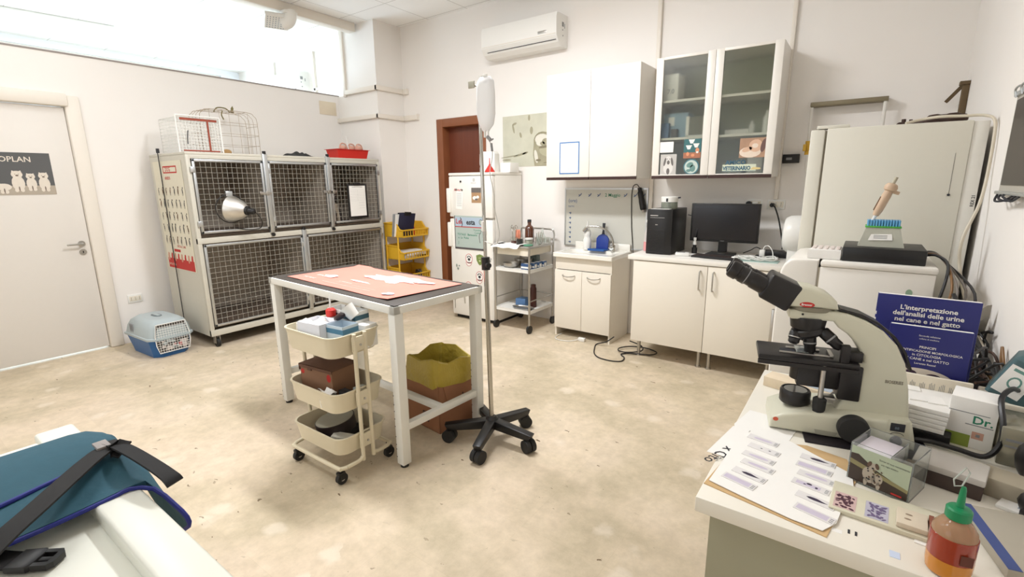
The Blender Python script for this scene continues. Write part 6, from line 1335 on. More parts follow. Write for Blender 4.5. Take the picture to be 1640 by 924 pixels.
# ================================================================ IV STAND
iv = thing('iv_stand', 'chrome drip stand on a black five-star base beside the examination table', 'drip stand', (-1.645, 2.065, 0))
hub = MB(); hub.lathe([(.03, .082), (.045, .086), (.050, .12), (.036, .142), (.022, .155)], n=20); hb = obj('hub', hub, M_BLACK, iv)
for k in range(5):
    a = math.radians(218 + 72 * k); c, s_ = math.cos(a), math.sin(a); Rr = .262
    m = MB(FR((0, 0, 0), (c, s_, 0), (-s_, c, 0)))
    m.rounded([(.02, -.028, .084), (.02, .028, .084), (Rr - .0, .022, .074), (Rr - .0, -.022, .074), (.02, -.029, .140), (.02, .029, .140), (Rr + .020, .024, .114), (Rr + .020, -.024, .114)], [(3, 2, 1, 0), (4, 5, 6, 7), (0, 1, 5, 4), (1, 2, 6, 5), (2, 3, 7, 6), (3, 0, 4, 7)], .006)
    ar = obj('base_arm', m, M_BLACK, iv)
    m = MB(); x, y = c * (Rr - .008), s_ * (Rr - .008); wd_ = Vector((-s_, c, 0)).lerp(Vector((c, s_, 0)), .3).normalized(); o_ = Vector((x, y, .038))
    m.cyl(o_ - wd_ * .030, o_ - wd_ * .003, .038, n=24); m.cyl(o_ + wd_ * .003, o_ + wd_ * .030, .038, n=24); m.cyl(o_ - wd_ * .006, o_ + wd_ * .006, .012, n=12); m.cyl((x, y, .04), (x, y, .085), .009, n=10); obj('caster', m, M_DARK, ar)
top = Vector((-.045, .0, 2.0))
def polept(z): return Vector((-.045 * z / 2.0, 0, z))
m = MB(); m.cyl(polept(.12), polept(1.09), .0135, n=16); obj('lower_pole', m, M_CHROME, iv)
m = MB(); m.cyl(polept(1.06), polept(1.98), .0095, n=14); up_ = obj('upper_pole', m, M_CHROME, iv)
m = MB(); m.cyl(polept(1.03), polept(1.10), .024, n=16); m.cyl(polept(1.06) + Vector((.02, -.012, 0)), polept(1.06) + Vector((.045, -.028, 0)), .015, n=12); obj('clamp_knob', m, M_BLACK, iv)
m = MB(); m.tube([polept(1.96), polept(1.99) + Vector((0, 0, .0)), polept(1.99) + Vector((.02, -.01, .03)), polept(1.99) + Vector((.055, -.03, .03)), polept(1.99) + Vector((.075, -.04, .0))], .005, n=8); m.tube([polept(1.96), polept(1.99) + Vector((-.02, .01, .005)), polept(1.99) + Vector((-.055, .02, .01)), polept(1.99) + Vector((-.07, .03, .03))], .005, n=8)
hk = obj('top_hooks', m, M_CHROME, iv)
m = MB(); m.box(-.115, -.075, -.004, .004, 1.985, 2.02, bev=.002); m.box(.0 - .035, .012, -.008, -.002, 1.985, 2.035, bev=.002); obj('hook_plates', m, mat('plate_beige_grey', srgb(168, 164, 148), .4, .3), hk)
bgx = thing('iv_fluid_bag', 'clear bag of fluid hanging from the hook of the drip stand', 'fluid bag', (-1.62, 2.03, 1.76), rot=(0, 0, .15))
m = MB(FR((0, 0, 0), (1, 0, 0), (0, 0, 1)))
def bagshape(mb, s, th):
    ol = [(-.018, 0), (.018, 0), (.045, .03), (.055, .08), (.055, .18), (.050, .24), (.030, .262), (-.030, .262), (-.048, .24), (-.052, .18), (-.052, .08), (-.040, .03)]
    n = len(ol); vs = []; c = (0, .13)
    for k, t_ in ((1, 0), (.93, .45), (.7, .85), (.35, 1.0)):
        for sgn in (1, -1):
            for (x, y) in ol: vs.append((c[0] + (x - c[0]) * k * s, c[1] + (y - c[1]) * k * s, sgn * th * t_))
    fs = []
    for i in range(3):
        for sg in (0, 1):
            a, b = (i * 2 + sg) * n, ((i + 1) * 2 + sg) * n
            for k in range(n): k2 = (k + 1) % n; fs.append((a + k, a + k2, b + k2, b + k) if sg == 0 else (a + k2, a + k, b + k, b + k2))
    fs.append(tuple(6 * n + k for k in range(n))); fs.append(tuple(7 * n + n - 1 - k for k in range(n)))
    return mb.add(vs, fs)
bagshape(m, 1.0, .020); bmesh.ops.remove_doubles(m.bm, verts=m.bm.verts, dist=1e-5)
bd = obj('bag_body', m, mat('iv_film', srgb(252, 252, 252), .15, trans=.35, var=0, ior=1.15), bgx, angle=60)
m = MB(); m.box(-.012, .012, -.003, .003, .262, .275, bev=.002); m.cyl((-.008, 0, -.03), (-.008, 0, .005), .006, n=10); m.cyl((.012, 0, -.022), (.012, 0, .005), .005, n=10); obj('ports', m, M_PLAST, bd)
ln = thing('iv_tubing', 'thin clear drip tubing hanging from the fluid bag past the fridge', 'tubing', (-1.6, 2.06, 1.5), world=True)
m = MB(); m.tube([(-1.628, 2.03, 1.735), (-1.60, 2.03, 1.71), (-1.59, 2.04, 1.68), (-1.585, 2.03, 1.62), (-1.592, 2.02, 1.55), (-1.577, 2.03, 1.45), (-1.575, 2.03, 1.38), (-1.56, 2.03, 1.32), (-1.545, 2.03, 1.24), (-1.56, 2.03, 1.19), (-1.60, 2.04, 1.18), (-1.66, 2.05, 1.19)], .0022, n=6); obj('tube', m, mat('tubing_grey', srgb(200, 198, 190), .3), ln)
m = MB(); m.cyl((-1.612, 2.03, 1.735), (-1.590, 2.03, 1.715), .008, n=10); m.cyl((-1.592, 2.035, 1.70), (-1.587, 2.035, 1.66), .006, n=10); m.cyl((-1.60, 2.03, 1.71), (-1.575, 2.03, 1.72), .004, n=8); obj('clamp_and_chamber', m, M_GREYINK, ln)
m = MB(); m.tube([(-1.69, 2.05, 1.97), (-1.665, 2.045, 1.90), (-1.672, 2.045, 1.7), (-1.66, 2.045, 1.5), (-1.672, 2.05, 1.33)], .0025, n=6); obj('tube', m, mat('tubing_grey', (0, 0, 0)), ln)
wt = thing('white_tag', 'white plastic clip on the drip stand pole beside the fridge', 'clip', (-1.65, 2.05, 1.27), world=True)
m = MB(); m.box(-1.672, -1.655, 2.035, 2.05, 1.245, 1.30, bev=.003); obj('tag', m, M_PLAST, wt)
m = MB(); m.tube([(-1.672, 2.042, 1.25), (-1.69, 2.04, 1.22), (-1.685, 2.04, 1.18)], .002, n=5); obj('string', m, M_GREYINK, wt)
# ================================================================ FLOOR CABLES BY THE SINK
m = MB(); m.tube([(-1.74, 4.02, .10), (-1.80, 3.98, .05), (-1.90, 3.99, .006), (-1.86, 3.86, .006), (-1.80, 3.74, .006), (-1.72, 3.67, .006), (-1.60, 3.66, .006), (-1.53, 3.70, .006), (-1.54, 3.79, .006), (-1.60, 3.86, .006), (-1.55, 3.92, .008), (-1.45, 3.94, .012), (-1.36, 3.98, .014), (-1.35, 4.06, .014), (-1.45, 4.10, .02), (-1.58, 4.08, .02), (-1.66, 3.98, .02), (-1.64, 3.90, .02), (-1.55, 3.88, .028), (-1.46, 3.98, .03), (-1.5, 4.08, .04), (-1.62, 4.1, .06)], .0055, n=8, smooth=6)
solo('black_floor_cable', m, M_BLACK, 'black cable coiled on the floor between sink cabinet and base cabinet', 'cable')
m = MB(); m.tube([(-2.34, 4.10, .006), (-2.33, 3.95, .006), (-2.25, 3.90, .006), (-2.15, 3.93, .006), (-2.08, 4.0, .02)], .004, n=6, smooth=5); m.box(-2.10, -2.03, 3.985, 4.02, 0, .035, bev=.006)
solo('white_floor_cable', m, M_PLAST, 'white plug and thin cable on the floor under the sink cabinet', 'cable')
# ================================================================ FOREGROUND LEFT: TREATMENT TABLE WITH TEAL BAG
M_TT = mat('treatment_table_white', srgb(236, 236, 224), .3, var=.005)
tt = thing('treatment_table', 'white table with raised rim in the lower left foreground', 'table', (-1.0, -.15, 0), world=True)
m = MB(); m.box(-1.54, .0, -.62, .195, .845, .868, bev=.003); obj('tabletop', m, M_TT, tt)
m = MB(); m.box(-1.612, .0, .192, .268, .835, .90, bev=.008, seg=3); obj('side_rim', m, M_TT, tt)
m = MB(); m.box(-1.552, -1.515, -.62, .190, .835, .90, bev=.006, seg=3); obj('end_rim', m, M_TT, tt)
m = MB(); m.box(-1.612, -1.575, .215, .285, .845, .898, bev=.008, seg=3)
for x, y in ((-1.50, .14), (-.05, .14), (-1.50, -.56), (-.05, -.56)): obj('leg', B(x - .03, x + .03, y - .03, y + .03, 0, .846, bev=.004), M_TT, tt)
m.bm.free()
M_TEAL = mat('teal_nylon', srgb(38, 84, 100), .75, var=.08, scale=40, bump=.15); M_PIPING = mat('blue_piping', srgb(36, 44, 130), .6); M_STRAP = mat('black_webbing', (.010, .009, .009), .8, var=.2, scale=200)
tbg = thing('teal_bag', 'teal nylon bag with blue piping draped over the rim of the white table', 'bag', (-1.33, .05, .9), world=True)
def body(u, v):
    y = -.45 + v * .80
    sag = .014 * math.sin(3.1 * u + .4) + .006 * math.sin(11 * u + 9 * v)
    x = -1.42 + u * (.30 - .02 * v)
    z = .914 + sag
    if y > .262:
        k = (y - .262) / .088; z -= (.05 + .065 * u) * k; y = .276 + .035 * math.sin(min(k, 1) * 2.2)
        x += (.10 * math.sin(2.55 * k) * u * u) - .04 * k * (1 - u)
    return (x, y, z)
m = MB(); m.cloth(body, 24, 46, .010); b0 = obj('bag_body', m, M_TEAL, tbg, angle=60)
def flap(u, v):
    y = -.42 + v * .71
    ex = -1.215 - .28 * max(0, y - .06) - .1 * max(0, y - .2)
    x = -1.432 + u * (ex + 1.432)
    z = .940 + .012 * math.sin(PI * u) - .006 * u
    if y > .25: k = y - .25; z -= k * .5; y = .25 + k * .9
    return (x, y, z)
m = MB(); m.cloth(flap, 14, 22, .008); b1 = obj('bag_flap', m, M_TEAL, tbg, angle=60)
m = MB(); m.tube([Vector(flap(1, k / 14)) + Vector((.002, 0, -.003)) for k in range(15)], .0045, n=8, smooth=3); obj('piping', m, M_PIPING, b1)
m = MB(); m.tube([Vector(body(1, k / 40)) + Vector((.002, 0, -.005)) for k in range(41)], .0045, n=8, smooth=2); obj('piping', m, M_PIPING, b0)
dk = MB(); dk.strap([Vector(flap(1, k / 10)) + Vector((.010, .0, -.012)) for k in range(0, 10)], .026, .005, Vector((1, 0, -.1))); obj('dark_lining', dk, M_STRAP, tbg)
m = MB(); m.strap([(-1.0, -.02, .915), (-1.062, .058, .944), (-1.12, .118, .950), (-1.18, .17, .950), (-1.235, .22, .950), (-1.262, .255, .949), (-1.235, .277, .945)], .040, .004, Vector((1, .95, 0)))
m.strap([(-1.29, .262, .952), (-1.245, .272, .952), (-1.19, .282, .948), (-1.11, .292, .942), (-1.06, .298, .935), (-1.045, .301, .925)], .030, .004, Vector((.25, 1, -.15)))
obj('shoulder_strap', m, M_STRAP, tbg)
m = MB(); m.strap([(-1.105, .315, .83), (-1.10, .316, .81), (-1.10, .315, .785)], .022, .004, Vector((1, 0, 0))); obj('hanging_strap', m, M_STRAP, tbg)
m = MB(); m.box(-1.30, -1.262, .238, .262, .950, .9565, bev=.001); obj('grey_label', m, mat('label_grey', srgb(150, 142, 138), .5), tbg)
bk = thing('strap_buckle', 'black side-release buckle on a webbing strap lying on the white table', 'buckle', (-1.09, .088, .8685), rot=(0, 0, math.radians(40)))
m = MB(); m.strap([(-.16, .02, .012), (-.10, .012, .016), (-.05, .004, .010), (-.012, 0, .009)], .04, .004, Vector((0, 1, 0))); obj('webbing', m, M_STRAP, bk)
m = MB(FR((0, 0, .002), (1, 0, 0), (0, 1, 0))); m.prism([(-.02, -.022), (.015, -.024), (.02, -.018), (.02, .018), (.015, .024), (-.02, .022)], 0, .013, bev=.003); m.prism([(.02, -.020), (.045, -.020), (.052, -.012), (.052, .012), (.045, .020), (.02, .020), (.02, .012), (.042, .011), (.042, -.011), (.02, -.012)], .001, .012); m.box(.0, .045, -.005, .005, .001, .009, bev=.001); obj('buckle', m, M_BLACK, bk)
# ================================================================ DESK
ZD = .80
M_DESK = mat('desk_laminate', srgb(234, 228, 214), .35, var=.01); M_DESKS = mat('desk_panel_shaded', srgb(166, 163, 140), .5, var=.01)  # panel grey is the shadow under the desktop, put into the colour
dk_ = thing('desk', 'white laminate desk with side panels in painted shadow grey along the right wall', 'desk', (.12, 1.5, 0), world=True)
obj('desktop', B(-.235, XR - .002, 1.03, 1.96, ZD - .038, ZD, bev=.004), M_DESK, dk_)
obj('side_panel', B(-.205, XR - .03, 1.055, 1.075, 0, ZD - .038), M_DESKS, dk_); obj('side_panel', B(-.205, XR - .03, 1.915, 1.935, 0, ZD - .038), M_DESKS, dk_); obj('back_panel', B(XR - .05, XR - .03, 1.075, 1.915, .2, ZD - .038), M_DESKS, dk_)
# ---------------- microscope
M_MIC = mat('microscope_enamel', srgb(206, 203, 182), .35, var=.01); M_MICD = mat('microscope_black', (.014, .012, .012), .35, var=.1)
th_ = math.radians(12.1)
mc = thing('microscope', 'cream and black binocular laboratory microscope on the desk', 'microscope', (-.009, 1.578, ZD + .0045), rz=th_)
def side(y): return FR((0, y, 0), (1, 0, 0), (0, 0, 1))   # x along, y up, normal -y
# base
m = MB()
base = [(-.16, .0), (.178, .0), (.178, .02), (.165, .075), (.03, .072), (-.02, .066), (-.075, .062), (-.13, .046), (-.158, .030)]
m.F = side(.08); m.prism(base, 0, .16, bev=.010, seg=3)
obj('base', m, M_MIC, mc, angle=40)
m = MB(); arm = [(.178, .01), (.168, .08), (.158, .15), (.142, .22), (.118, .268), (.085, .303), (.045, .327), (.0, .343), (-.05, .348), (-.138, .343), (-.138, .322), (-.13, .316), (-.03, .318), (-.018, .303), (.005, .287), (.028, .262), (.043, .235), (.050, .214), (.028, .206), (.026, .12), (.010, .088), (-.004, .060), (-.01, .02)]
m.F = side(.038); m.prism(arm, 0, .076, bev=.008, seg=3); am = obj('arm', m, M_MIC, mc, angle=40)
# black back edge and rear slot
m = MB(); m.F = side(.028); pts_ = [(-.02, .3495), (.03, .338), (.07, .318), (.11, .285), (.138, .245), (.155, .20)]; m2 = [(x + .004, y + .005) for x, y in pts_]
m.prism(pts_ + m2[::-1], 0, .056); obj('rear_slot', m, M_MICD, am)
# head
m = MB(); m.F = side(.045); m.prism([(-.142, .352), (-.135, .390), (-.118, .412), (-.09, .408), (-.05, .392), (-.028, .374), (-.022, .352)], 0, .09, bev=.012, seg=3); hd = obj('head', m, M_MIC, mc, angle=40)
m = MB(); m.lathe([(.046, .341), (.048, .343), (.048, .352), (.046, .354)], (-.082, 0, 0), n=32, sx=1.2); obj('head_collar', m, mat('collar_grey', srgb(130, 124, 106), .4), hd)
ed = Vector((-.885, 0, .465)).normalized()
Fp = FR((-.128, 0, .378), ed, (0, 1, 0))    # x along eyepiece axis, y sideways
m = MB(Fp); m.rounded([(-.004, -.046, -.034), (-.004, .046, -.034), (-.004, .046, .046), (-.004, -.046, .046), (.082, -.052, -.030), (.082, .052, -.030), (.082, .052, .046), (.082, -.052, .046)], [(0, 1, 2, 3), (7, 6, 5, 4), (0, 4, 5, 1), (1, 5, 6, 2), (2, 6, 7, 3), (3, 7, 4, 0)], .008, 3); pb = obj('prism_housing', m, M_MICD, mc, angle=40)
for s_ in (-1, 1):
    m = MB(); m.lathe([(.024, .08), (.024, .115), (.022, .118), (.022, .13), (.0245, .133), (.0245, .15), (.0225, .152), (.0225, .158), (.0255, .160), (.0255, .178), (.023, .184), (.0175, .186), (.017, .178), (.001, .177)], Fp @ Vector((0, s_ * .031, .014)), ed, 28)
    e_ = obj('eyepiece', m, M_MICD, mc, angle=40)
    m = MB(); m.lathe([(.0248, .1335), (.0250, .134), (.0250, .1352), (.0248, .136)], Fp @ Vector((0, s_ * .031, .014)), ed, 28); obj('ring_mark', m, M_GREYINK, e_)
m = MB(); m.F = side(-.0452); m.ell(-.098, .362, .018, .0075, 0, n=24); bo_ = obj('red_badge', m, M_REDINK, hd)
m = MB(); m.F = side(-.0455); m.text('Bresser', .0085, -.112, .3592, .0, bold=.02); obj('badge_lettering', m, M_PAPER, bo_)
m = MB(); m.F = side(-.0385); m.cyl((-.105, .333, 0), (-.105, .333, .002), .003, n=10); obj('screw', m, M_MICD, am)
m = MB(); m.F = side(-.0384); m.text('BIOSERIES', .012, .103, .164, 0, bold=.03, sx=.75); obj('arm_lettering', m, mat('lettering_grey', srgb(120, 112, 98), .5), am)
# nosepiece and objectives
m = MB(); m.lathe([(.045, .322), (.046, .316), (.042, .288), (.038, .284)], (-.085, 0, 0), n=32); obj('nosepiece_housing', m, M_MICD, mc)
nd = Vector((.28, 0, -.96)).normalized(); no = Vector((-.085, 0, .288))
m = MB(); m.lathe([(.040, 0), (.043, .004), (.043, .016), (.030, .026), (.001, .027)], no, nd, 32); m_ = obj('revolving_nosepiece', m, M_MICD, mc)
for k, (oo, dirr, L_) in enumerate((((-.078, -.008, .272), (.10, -.12, -1), .058), ((-.050, -.014, .284), (.72, -.25, -.62), .064), ((-.112, -.016, .276), (-.18, -.30, -.92), .036), ((-.085, .026, .275), (.1, .62, -.75), .050))):
    oo = Vector(oo); dirr = Vector(dirr).normalized()
    m = MB(); m.lathe([(.014, 0), (.0165, .004), (.0165, L_ * .55), (.0145, L_ * .6), (.0145, L_ * .85), (.009, L_), (.003, L_ + .001)], oo, dirr, 20); ob_ = obj('objective', m, M_MICD, mc)
    m = MB(); m.lathe([(.0168, L_ * .42), (.0170, L_ * .44), (.0170, L_ * .47), (.0168, L_ * .49)], oo, dirr, 20); obj('colour_ring', m, (M_GREYINK, M_GREYINK, M_STEEL, M_YEL)[k], ob_)
# stage
m = MB(); m.box(-.205, .038, -.066, .066, .198, .214, bev=.004); st = obj('stage', m, M_MICD, mc)
m = MB(); m.box(-.205, .038, -.066, -.058, .186, .198); m.box(-.10, .05, -.03, .03, .12, .198, bev=.006); m.box(.0, .052, -.045, .045, .10, .20, bev=.004); m.cyl((-.085, 0, .135), (-.085, 0, .197), .030, n=24); obj('condenser_and_carrier', m, M_MICD, mc)
m = MB(); m.box(-.13, -.045, .012, .022, .214, .219, bev=.001); m.box(-.15, -.02, -.034, -.024, .214, .218, bev=.001); m.box(-.028, -.018, -.034, .022, .214, .222, bev=.001); obj('slide_holder', m, M_STEEL, st)
m = MB(); m.box(-.108, -.078, -.030, .030, .2195, .2208); obj('glass_slide', m, mat('slide_glass', (.85, .88, .86), .05, trans=.85, var=0), st)
m = MB(); m.ell(-.128, 0, .020, .016, .2143, h=.0002, n=24); obj('stage_hole', m, M_INK, st)
m = MB(); m.box(-.008, .012, -.066, -.046, .214, .262, bev=.002); m.box(.012, .045, -.05, -.0, .214, .242, bev=.002); obj('stage_drive', m, M_MICD, st)
m = MB(); m.cyl((-.042, -.058, .10), (-.042, -.058, .20), .0065, n=14); ks = obj('drive_shaft', m, M_STEEL, mc)
m = MB(); m.lathe([(.015, .068), (.016, .072), (.017, .100), (.012, .104)], (-.042, -.058, 0), n=20); m.lathe([(.014, .028), (.0145, .03), (.0145, .064), (.013, .068)], (-.042, -.058, 0), n=20); obj('stage_knobs', m, M_DARK, ks)
# lamp housing on the base
m = MB(); m.lathe([(.037, .060), (.040, .064), (.040, .094), (.037, .100), (.034, .100), (.034, .097), (.001, .097)], (-.095, -.005, 0), n=36); obj('light_port', m, M_MICD, mc, angle=40)
m = MB(); m.cyl((-.095, -.005, .0975), (-.095, -.005, .099), .030, n=32); obj('light_lens', m, mat('lens_navy', (.01, .012, .03), .1, coat=1), mc)
m = MB()
m.box(-.035, .0, -.035, -.0, .082, .098, bev=.002)
for k in range(4): m.cyl((-.03 + k * .008, -.04, .090), (-.03 + k * .008, -.034, .090), .003, n=8)
obj('filter_lever', m, M_STEEL, mc)
# focus knob
m = MB(); m.lathe([(.036, 0), (.037, .003), (.037, .022), (.034, .026), (.001, .0265)], (.036, -.080, .042), (0, -1, 0), 36); kn = obj('focus_knob', m, M_DARK, mc, angle=40)
m = MB(); m.lathe([(.036, 0), (.037, .003), (.037, .022), (.034, .026), (.001, .0265)], (.045, .080, .038), (0, 1, 0), 36); obj('focus_knob', m, M_DARK, mc, angle=40)
# stage stop screw, power panel
m = MB(); m.cyl((.040, -.018, .214), (.040, -.018, .232), .008, n=14); m.cyl((.040, -.018, .219), (.040, -.018, .222), .0095, n=14); obj('stop_screw', m, M_MICD, am)
m = MB(); m.F = side(-.0804); m.box(.112, .158, .004, .080, 0, .001, bev=.0005); pn = obj('power_panel', m, mat('panel_cream', srgb(206, 202, 180), .4), mc)
m = MB(); m.F = side(-.0816); m.box(.118, .149, .050, .072, 0, .002, bev=.0005); obj('display', m, M_INK, pn)
m = MB(); m.F = side(-.0838); m.text('88', .010, .127, .056, .0, bold=.01); obj('display_digits', m, mat('digit_grey', srgb(110, 120, 130), .5), pn)
m = MB(); m.lathe([(.013, 0), (.012, .008), (.001, .0085)], (.134, -.0815, .024), (0, -1, 0), 20); m.F = side(-.0816); m.tube([(.120, .040, .0005), (.127, .045, .0005), (.142, .045, .0005), (.149, .040, .0005)], .0008, n=4); obj('brightness_dial', m, M_DARK, pn)
m = MB(); m.F = side(-.0805); m.ell(-.146, .030, .007, .006, .0, n=16); obj('red_mark', m, mat('mark_orange', srgb(206, 90, 60), .5), mc)
m = MB(); m.F = side(-.0806); m.poly([(-.045, .004), (.0, .004), (.006, .018), (-.05, .018)], 0); obj('base_label', m, mat('label_silver', srgb(170, 166, 148), .3), mc)
# black mat under it
M_PAD = mat('black_pad', srgb(30, 24, 30), .6, var=.1)
m = MB(); m.prism([(-.075, -.125), (.215, -.125), (.215, .11), (-.075, .11)], 0, .004); solo('black_pad', m, M_PAD, 'flat black pad under the rear of the microscope', 'mat', loc=(-.009, 1.578, ZD), rz=th_)
# ---------------- cards with smears left of microscope
def flat(name, pts, z, t, m_, label, cat, extra=None, mats=None):
    cx = sum(p[0] for p in pts) / len(pts); cy = sum(p[1] for p in pts) / len(pts)
    m = MB(); m.prism([(p[0] - cx, p[1] - cy) for p in pts], 0, t)
    if extra: extra(m, cx, cy)
    return solo(name, m, mats or m_, label, cat, loc=(cx, cy, z))
M_LILAC = mat('lilac_smear', srgb(206, 196, 212), .5, var=.06, scale=50); M_SPOT = mat('dark_smear', srgb(64, 54, 74), .5, var=.2, scale=60)
flat('brown_backing_sheet', [(-.232, 1.09), (.016, 1.045), (.062, 1.31), (.04, 1.40), (-.05, 1.42), (-.20, 1.36)], ZD, .002, mat('manila', srgb(206, 172, 124), .8), 'manila backing sheet showing along the edge under the slide sheets', 'paper')
flat('paper_sheet', [(-.236, 1.44), (-.20, 1.30), (-.10, 1.36), (-.075, 1.55), (-.215, 1.56)], ZD + .0001, .0012, M_PAPER, 'white sheet under the front of the microscope with a faint grey stain', 'paper')
def xmark(m, cx, cy):
    m.mi = 1; m.F = FR((-.245 - cx, 1.235 - cy, .0016), (-.35, -1, 0), (1, -.3, 0)); m.text('x Cito', .042, -.06, .0, 0, bold=.01); m.F = Matrix()
flat('handwritten_sheet', [(-.262, 1.235), (-.215, 1.235), (-.19, 1.42), (-.235, 1.42)], ZD + .0022, .001, M_PAPER, 'white sheet edge with handwriting overhanging the desk edge', 'paper', xmark, [M_PAPER, M_INK])
def wavy(pts_, x0, x1): pass
flat('slide_sheet', [(-.224, 1.105), (-.15, 1.085), (-.05, 1.062), (.008, 1.058), (.03, 1.10), (.040, 1.18), (.056, 1.27), (.052, 1.325), (-.03, 1.375), (-.10, 1.42), (-.205, 1.40)], ZD + .0034, .0015, M_PAPER, 'big white card sheet carrying the stained slides at the desk corner', 'paper')
sl = None
# (px-derived metric positions: x, y, half length dir), left column then right column
SLD = [(-.150, 1.375, -.20, 0), (-.140, 1.325, -.22, 1), (-.145, 1.275, -.22, 2), (-.140, 1.232, -.22, 2), (-.150, 1.180, -.24, 3), (-.165, 1.140, -.26, 4), (-.020, 1.345, -.12, 3), (-.025, 1.300, -.16, 4), (-.018, 1.258, -.18, 2), (-.025, 1.213, -.18, 5), (-.012, 1.160, -.22, 3), (-.010, 1.108, -.26, 4)]
def slide_mesh(kind, top=M_LILAC):
    m = MB(); m.mi = 0; m.box(-.038, .038, -.013, .013, 0, .0012); m.mi = 1
    if kind in (0, 2): m.ell(.0, 0, .024, .006, .00135, rot=.03); 
    if kind == 1: m.mi = 2; m.ell(-.006, -.001, .003, .002, .00135); m.ell(.014, .001, .003, .002, .00135)
    if kind == 3: m.mi = 2; m.prism([(-.018, 0), (-.010, .005), (.002, .006), (.012, .003), (.024, .0005), (.012, -.003), (-.002, -.005), (-.012, -.004)], .0012, .0015)
    if kind == 4: m.rect(-.034, .026, -.009, .009, .00135)
    if kind == 5:
        m.rect(-.03, .02, -.008, .006, .00133); m.mi = 2; m.ell(-.004, .004, .006, .004, .0014); m.ell(.012, -.002, .003, .004, .0014); m.ell(-.012, -.002, .003, .002, .0014)
    m.mi = 3
    for r_ in range(3): m.rect(.029, .036, -.009 + r_ * .006, -.006 + r_ * .006, .0014)
    return m
words = ['uppermost in the left column with a faint smear', 'second in the left column with two dark dots', 'third in the left column, nearly clear', 'fourth in the left column, nearly clear', 'fifth in the left column with a dark leaf-shaped smear', 'lowest in the left column with a lilac smear', 'uppermost in the right column by the black pad', 'second in the right column with a lilac oval', 'third in the right column, nearly clear', 'fourth in the right column with dark blots', 'fifth in the right column with a black leaf-shaped smear', 'lowest in the right column with a long lilac smear']
M_SLB = mat('slide_card', srgb(232, 228, 226), .25, var=.01)
for i, (x, y, r_, kd) in enumerate(SLD):
    solo('microscope_slide', slide_mesh(kd), [M_SLB, M_LILAC, M_SPOT, M_GREYINK], 'stained microscope slide ' + words[i], 'slide', loc=(x, y, ZD + .0051), rz=r_, group='stained slides on the white sheet')
# wooden brush / tongue depressors box behind stage
tb_ = thing('wooden_stick_box', 'pale wooden-look box of sticks behind the microscope lamp', 'box', (-.10, 1.80, ZD), rot=(0, 0, -.25))
obj('carton', B(-.11, .11, -.035, .035, 0, .035, bev=.002), mat('pale_wood_print', srgb(224, 206, 178), .6, var=.12, scale=25), tb_); m = MB(FR((0, -.0355, 0), (1, 0, 0), (0, 0, 1))); m.ell(.0, .018, .010, .008, 0); obj('orange_mark', m, mat('mark_orange', (0, 0, 0)), tb_)
obj('blue_strip', B(.02, .09, -.02, .02, .035, .036), mat('faint_blue', srgb(170, 180, 190), .5), tb_)
# ---------------- flat acrylic case with tissue pictures
fc = thing('flat_slide_case', 'flat clear case with three small stained tissue pictures at the desk front', 'case', (.10, 1.19, ZD), rz=math.radians(-3))
M_ACR = mat('acrylic', (.90, .93, .90), .05, trans=.92, var=0); M_OLIVE = mat('olive_film', srgb(214, 208, 184), .3, var=.03)
obj('tray', B(-.085, .125, -.048, .070, 0, .010, bev=.002), M_OLIVE, fc)
def tissue(x0, c1, c2, seed):
    m = MB(); m.mi = 0; m.rect(x0, x0 + .040, -.040, .024, .0104); m.mi = 1; q = random.Random(seed)
    for k in range(34): cx, cy = x0 + q.uniform(.006, .034), q.uniform(-.034, .018); m.ell(cx, cy, q.uniform(.003, .006), q.uniform(.002, .0035), .0106 + k * .00001, rot=q.uniform(0, 3))
    return m
obj('tissue_picture', tissue(-.078, 0, 0, 1), [mat('ts_pink', srgb(206, 176, 172), .5), mat('ts_plum', srgb(84, 52, 64), .5)], fc)
obj('tissue_picture', tissue(-.022, 0, 0, 2), [mat('ts_grey', srgb(186, 182, 196), .5), mat('ts_violet', srgb(110, 96, 130), .5)], fc)
m = MB(); m.mi = 0; m.box(.030, .080, -.040, .022, .0104, .022, bev=.002); m.mi = 1; m.ell(.05, .0, .006, .003, .0224); m.ell(.048, -.018, .006, .003, .0224); obj('tissue_block', m, [mat('block_cream', srgb(214, 200, 178), .4), mat('block_spot', srgb(150, 130, 110), .5)], fc)
obj('red_brown_edge', B(.082, .090, -.042, .022, .010, .024), mat('edge_brown', srgb(132, 78, 58), .5), fc)
m = MB(FR((0, 0, 0), (1, 0, 0), (0, 1, 0))); 
for k in range(4): m.F = FR((.0, 0, 0), (1, 0, 0), (0, 1, 0)); m.rect(-.085 + k * .008, -.081 + k * .008, -.067, -.055, .0003)
m2 = m
solo('printed_dashes', MB().box(-.0, .036, -.0, .012, 0, .0004), [M_PAPER], 'tiny white strip lying at the front of the flat case', 'paper strip', loc=(.005, 1.075, ZD))
m.bm.free()
m = MB()
for k in range(2): m.box(k * .012, k * .012 + .004, 0, .014, 0, .0006)
solo('black_ticks', m, M_INK, 'two short black tick marks printed on the desk edge strip', 'strip', loc=(.050, 1.085, ZD))
m = MB(); m.box(-.008, .008, -.010, .010, 0, .001); solo('pale_blue_sticker', m, mat('sticker_blue', srgb(206, 218, 240), .4), 'tiny pale blue sticker on the desk edge before the bottle', 'sticker', loc=(.125, 1.066, ZD))
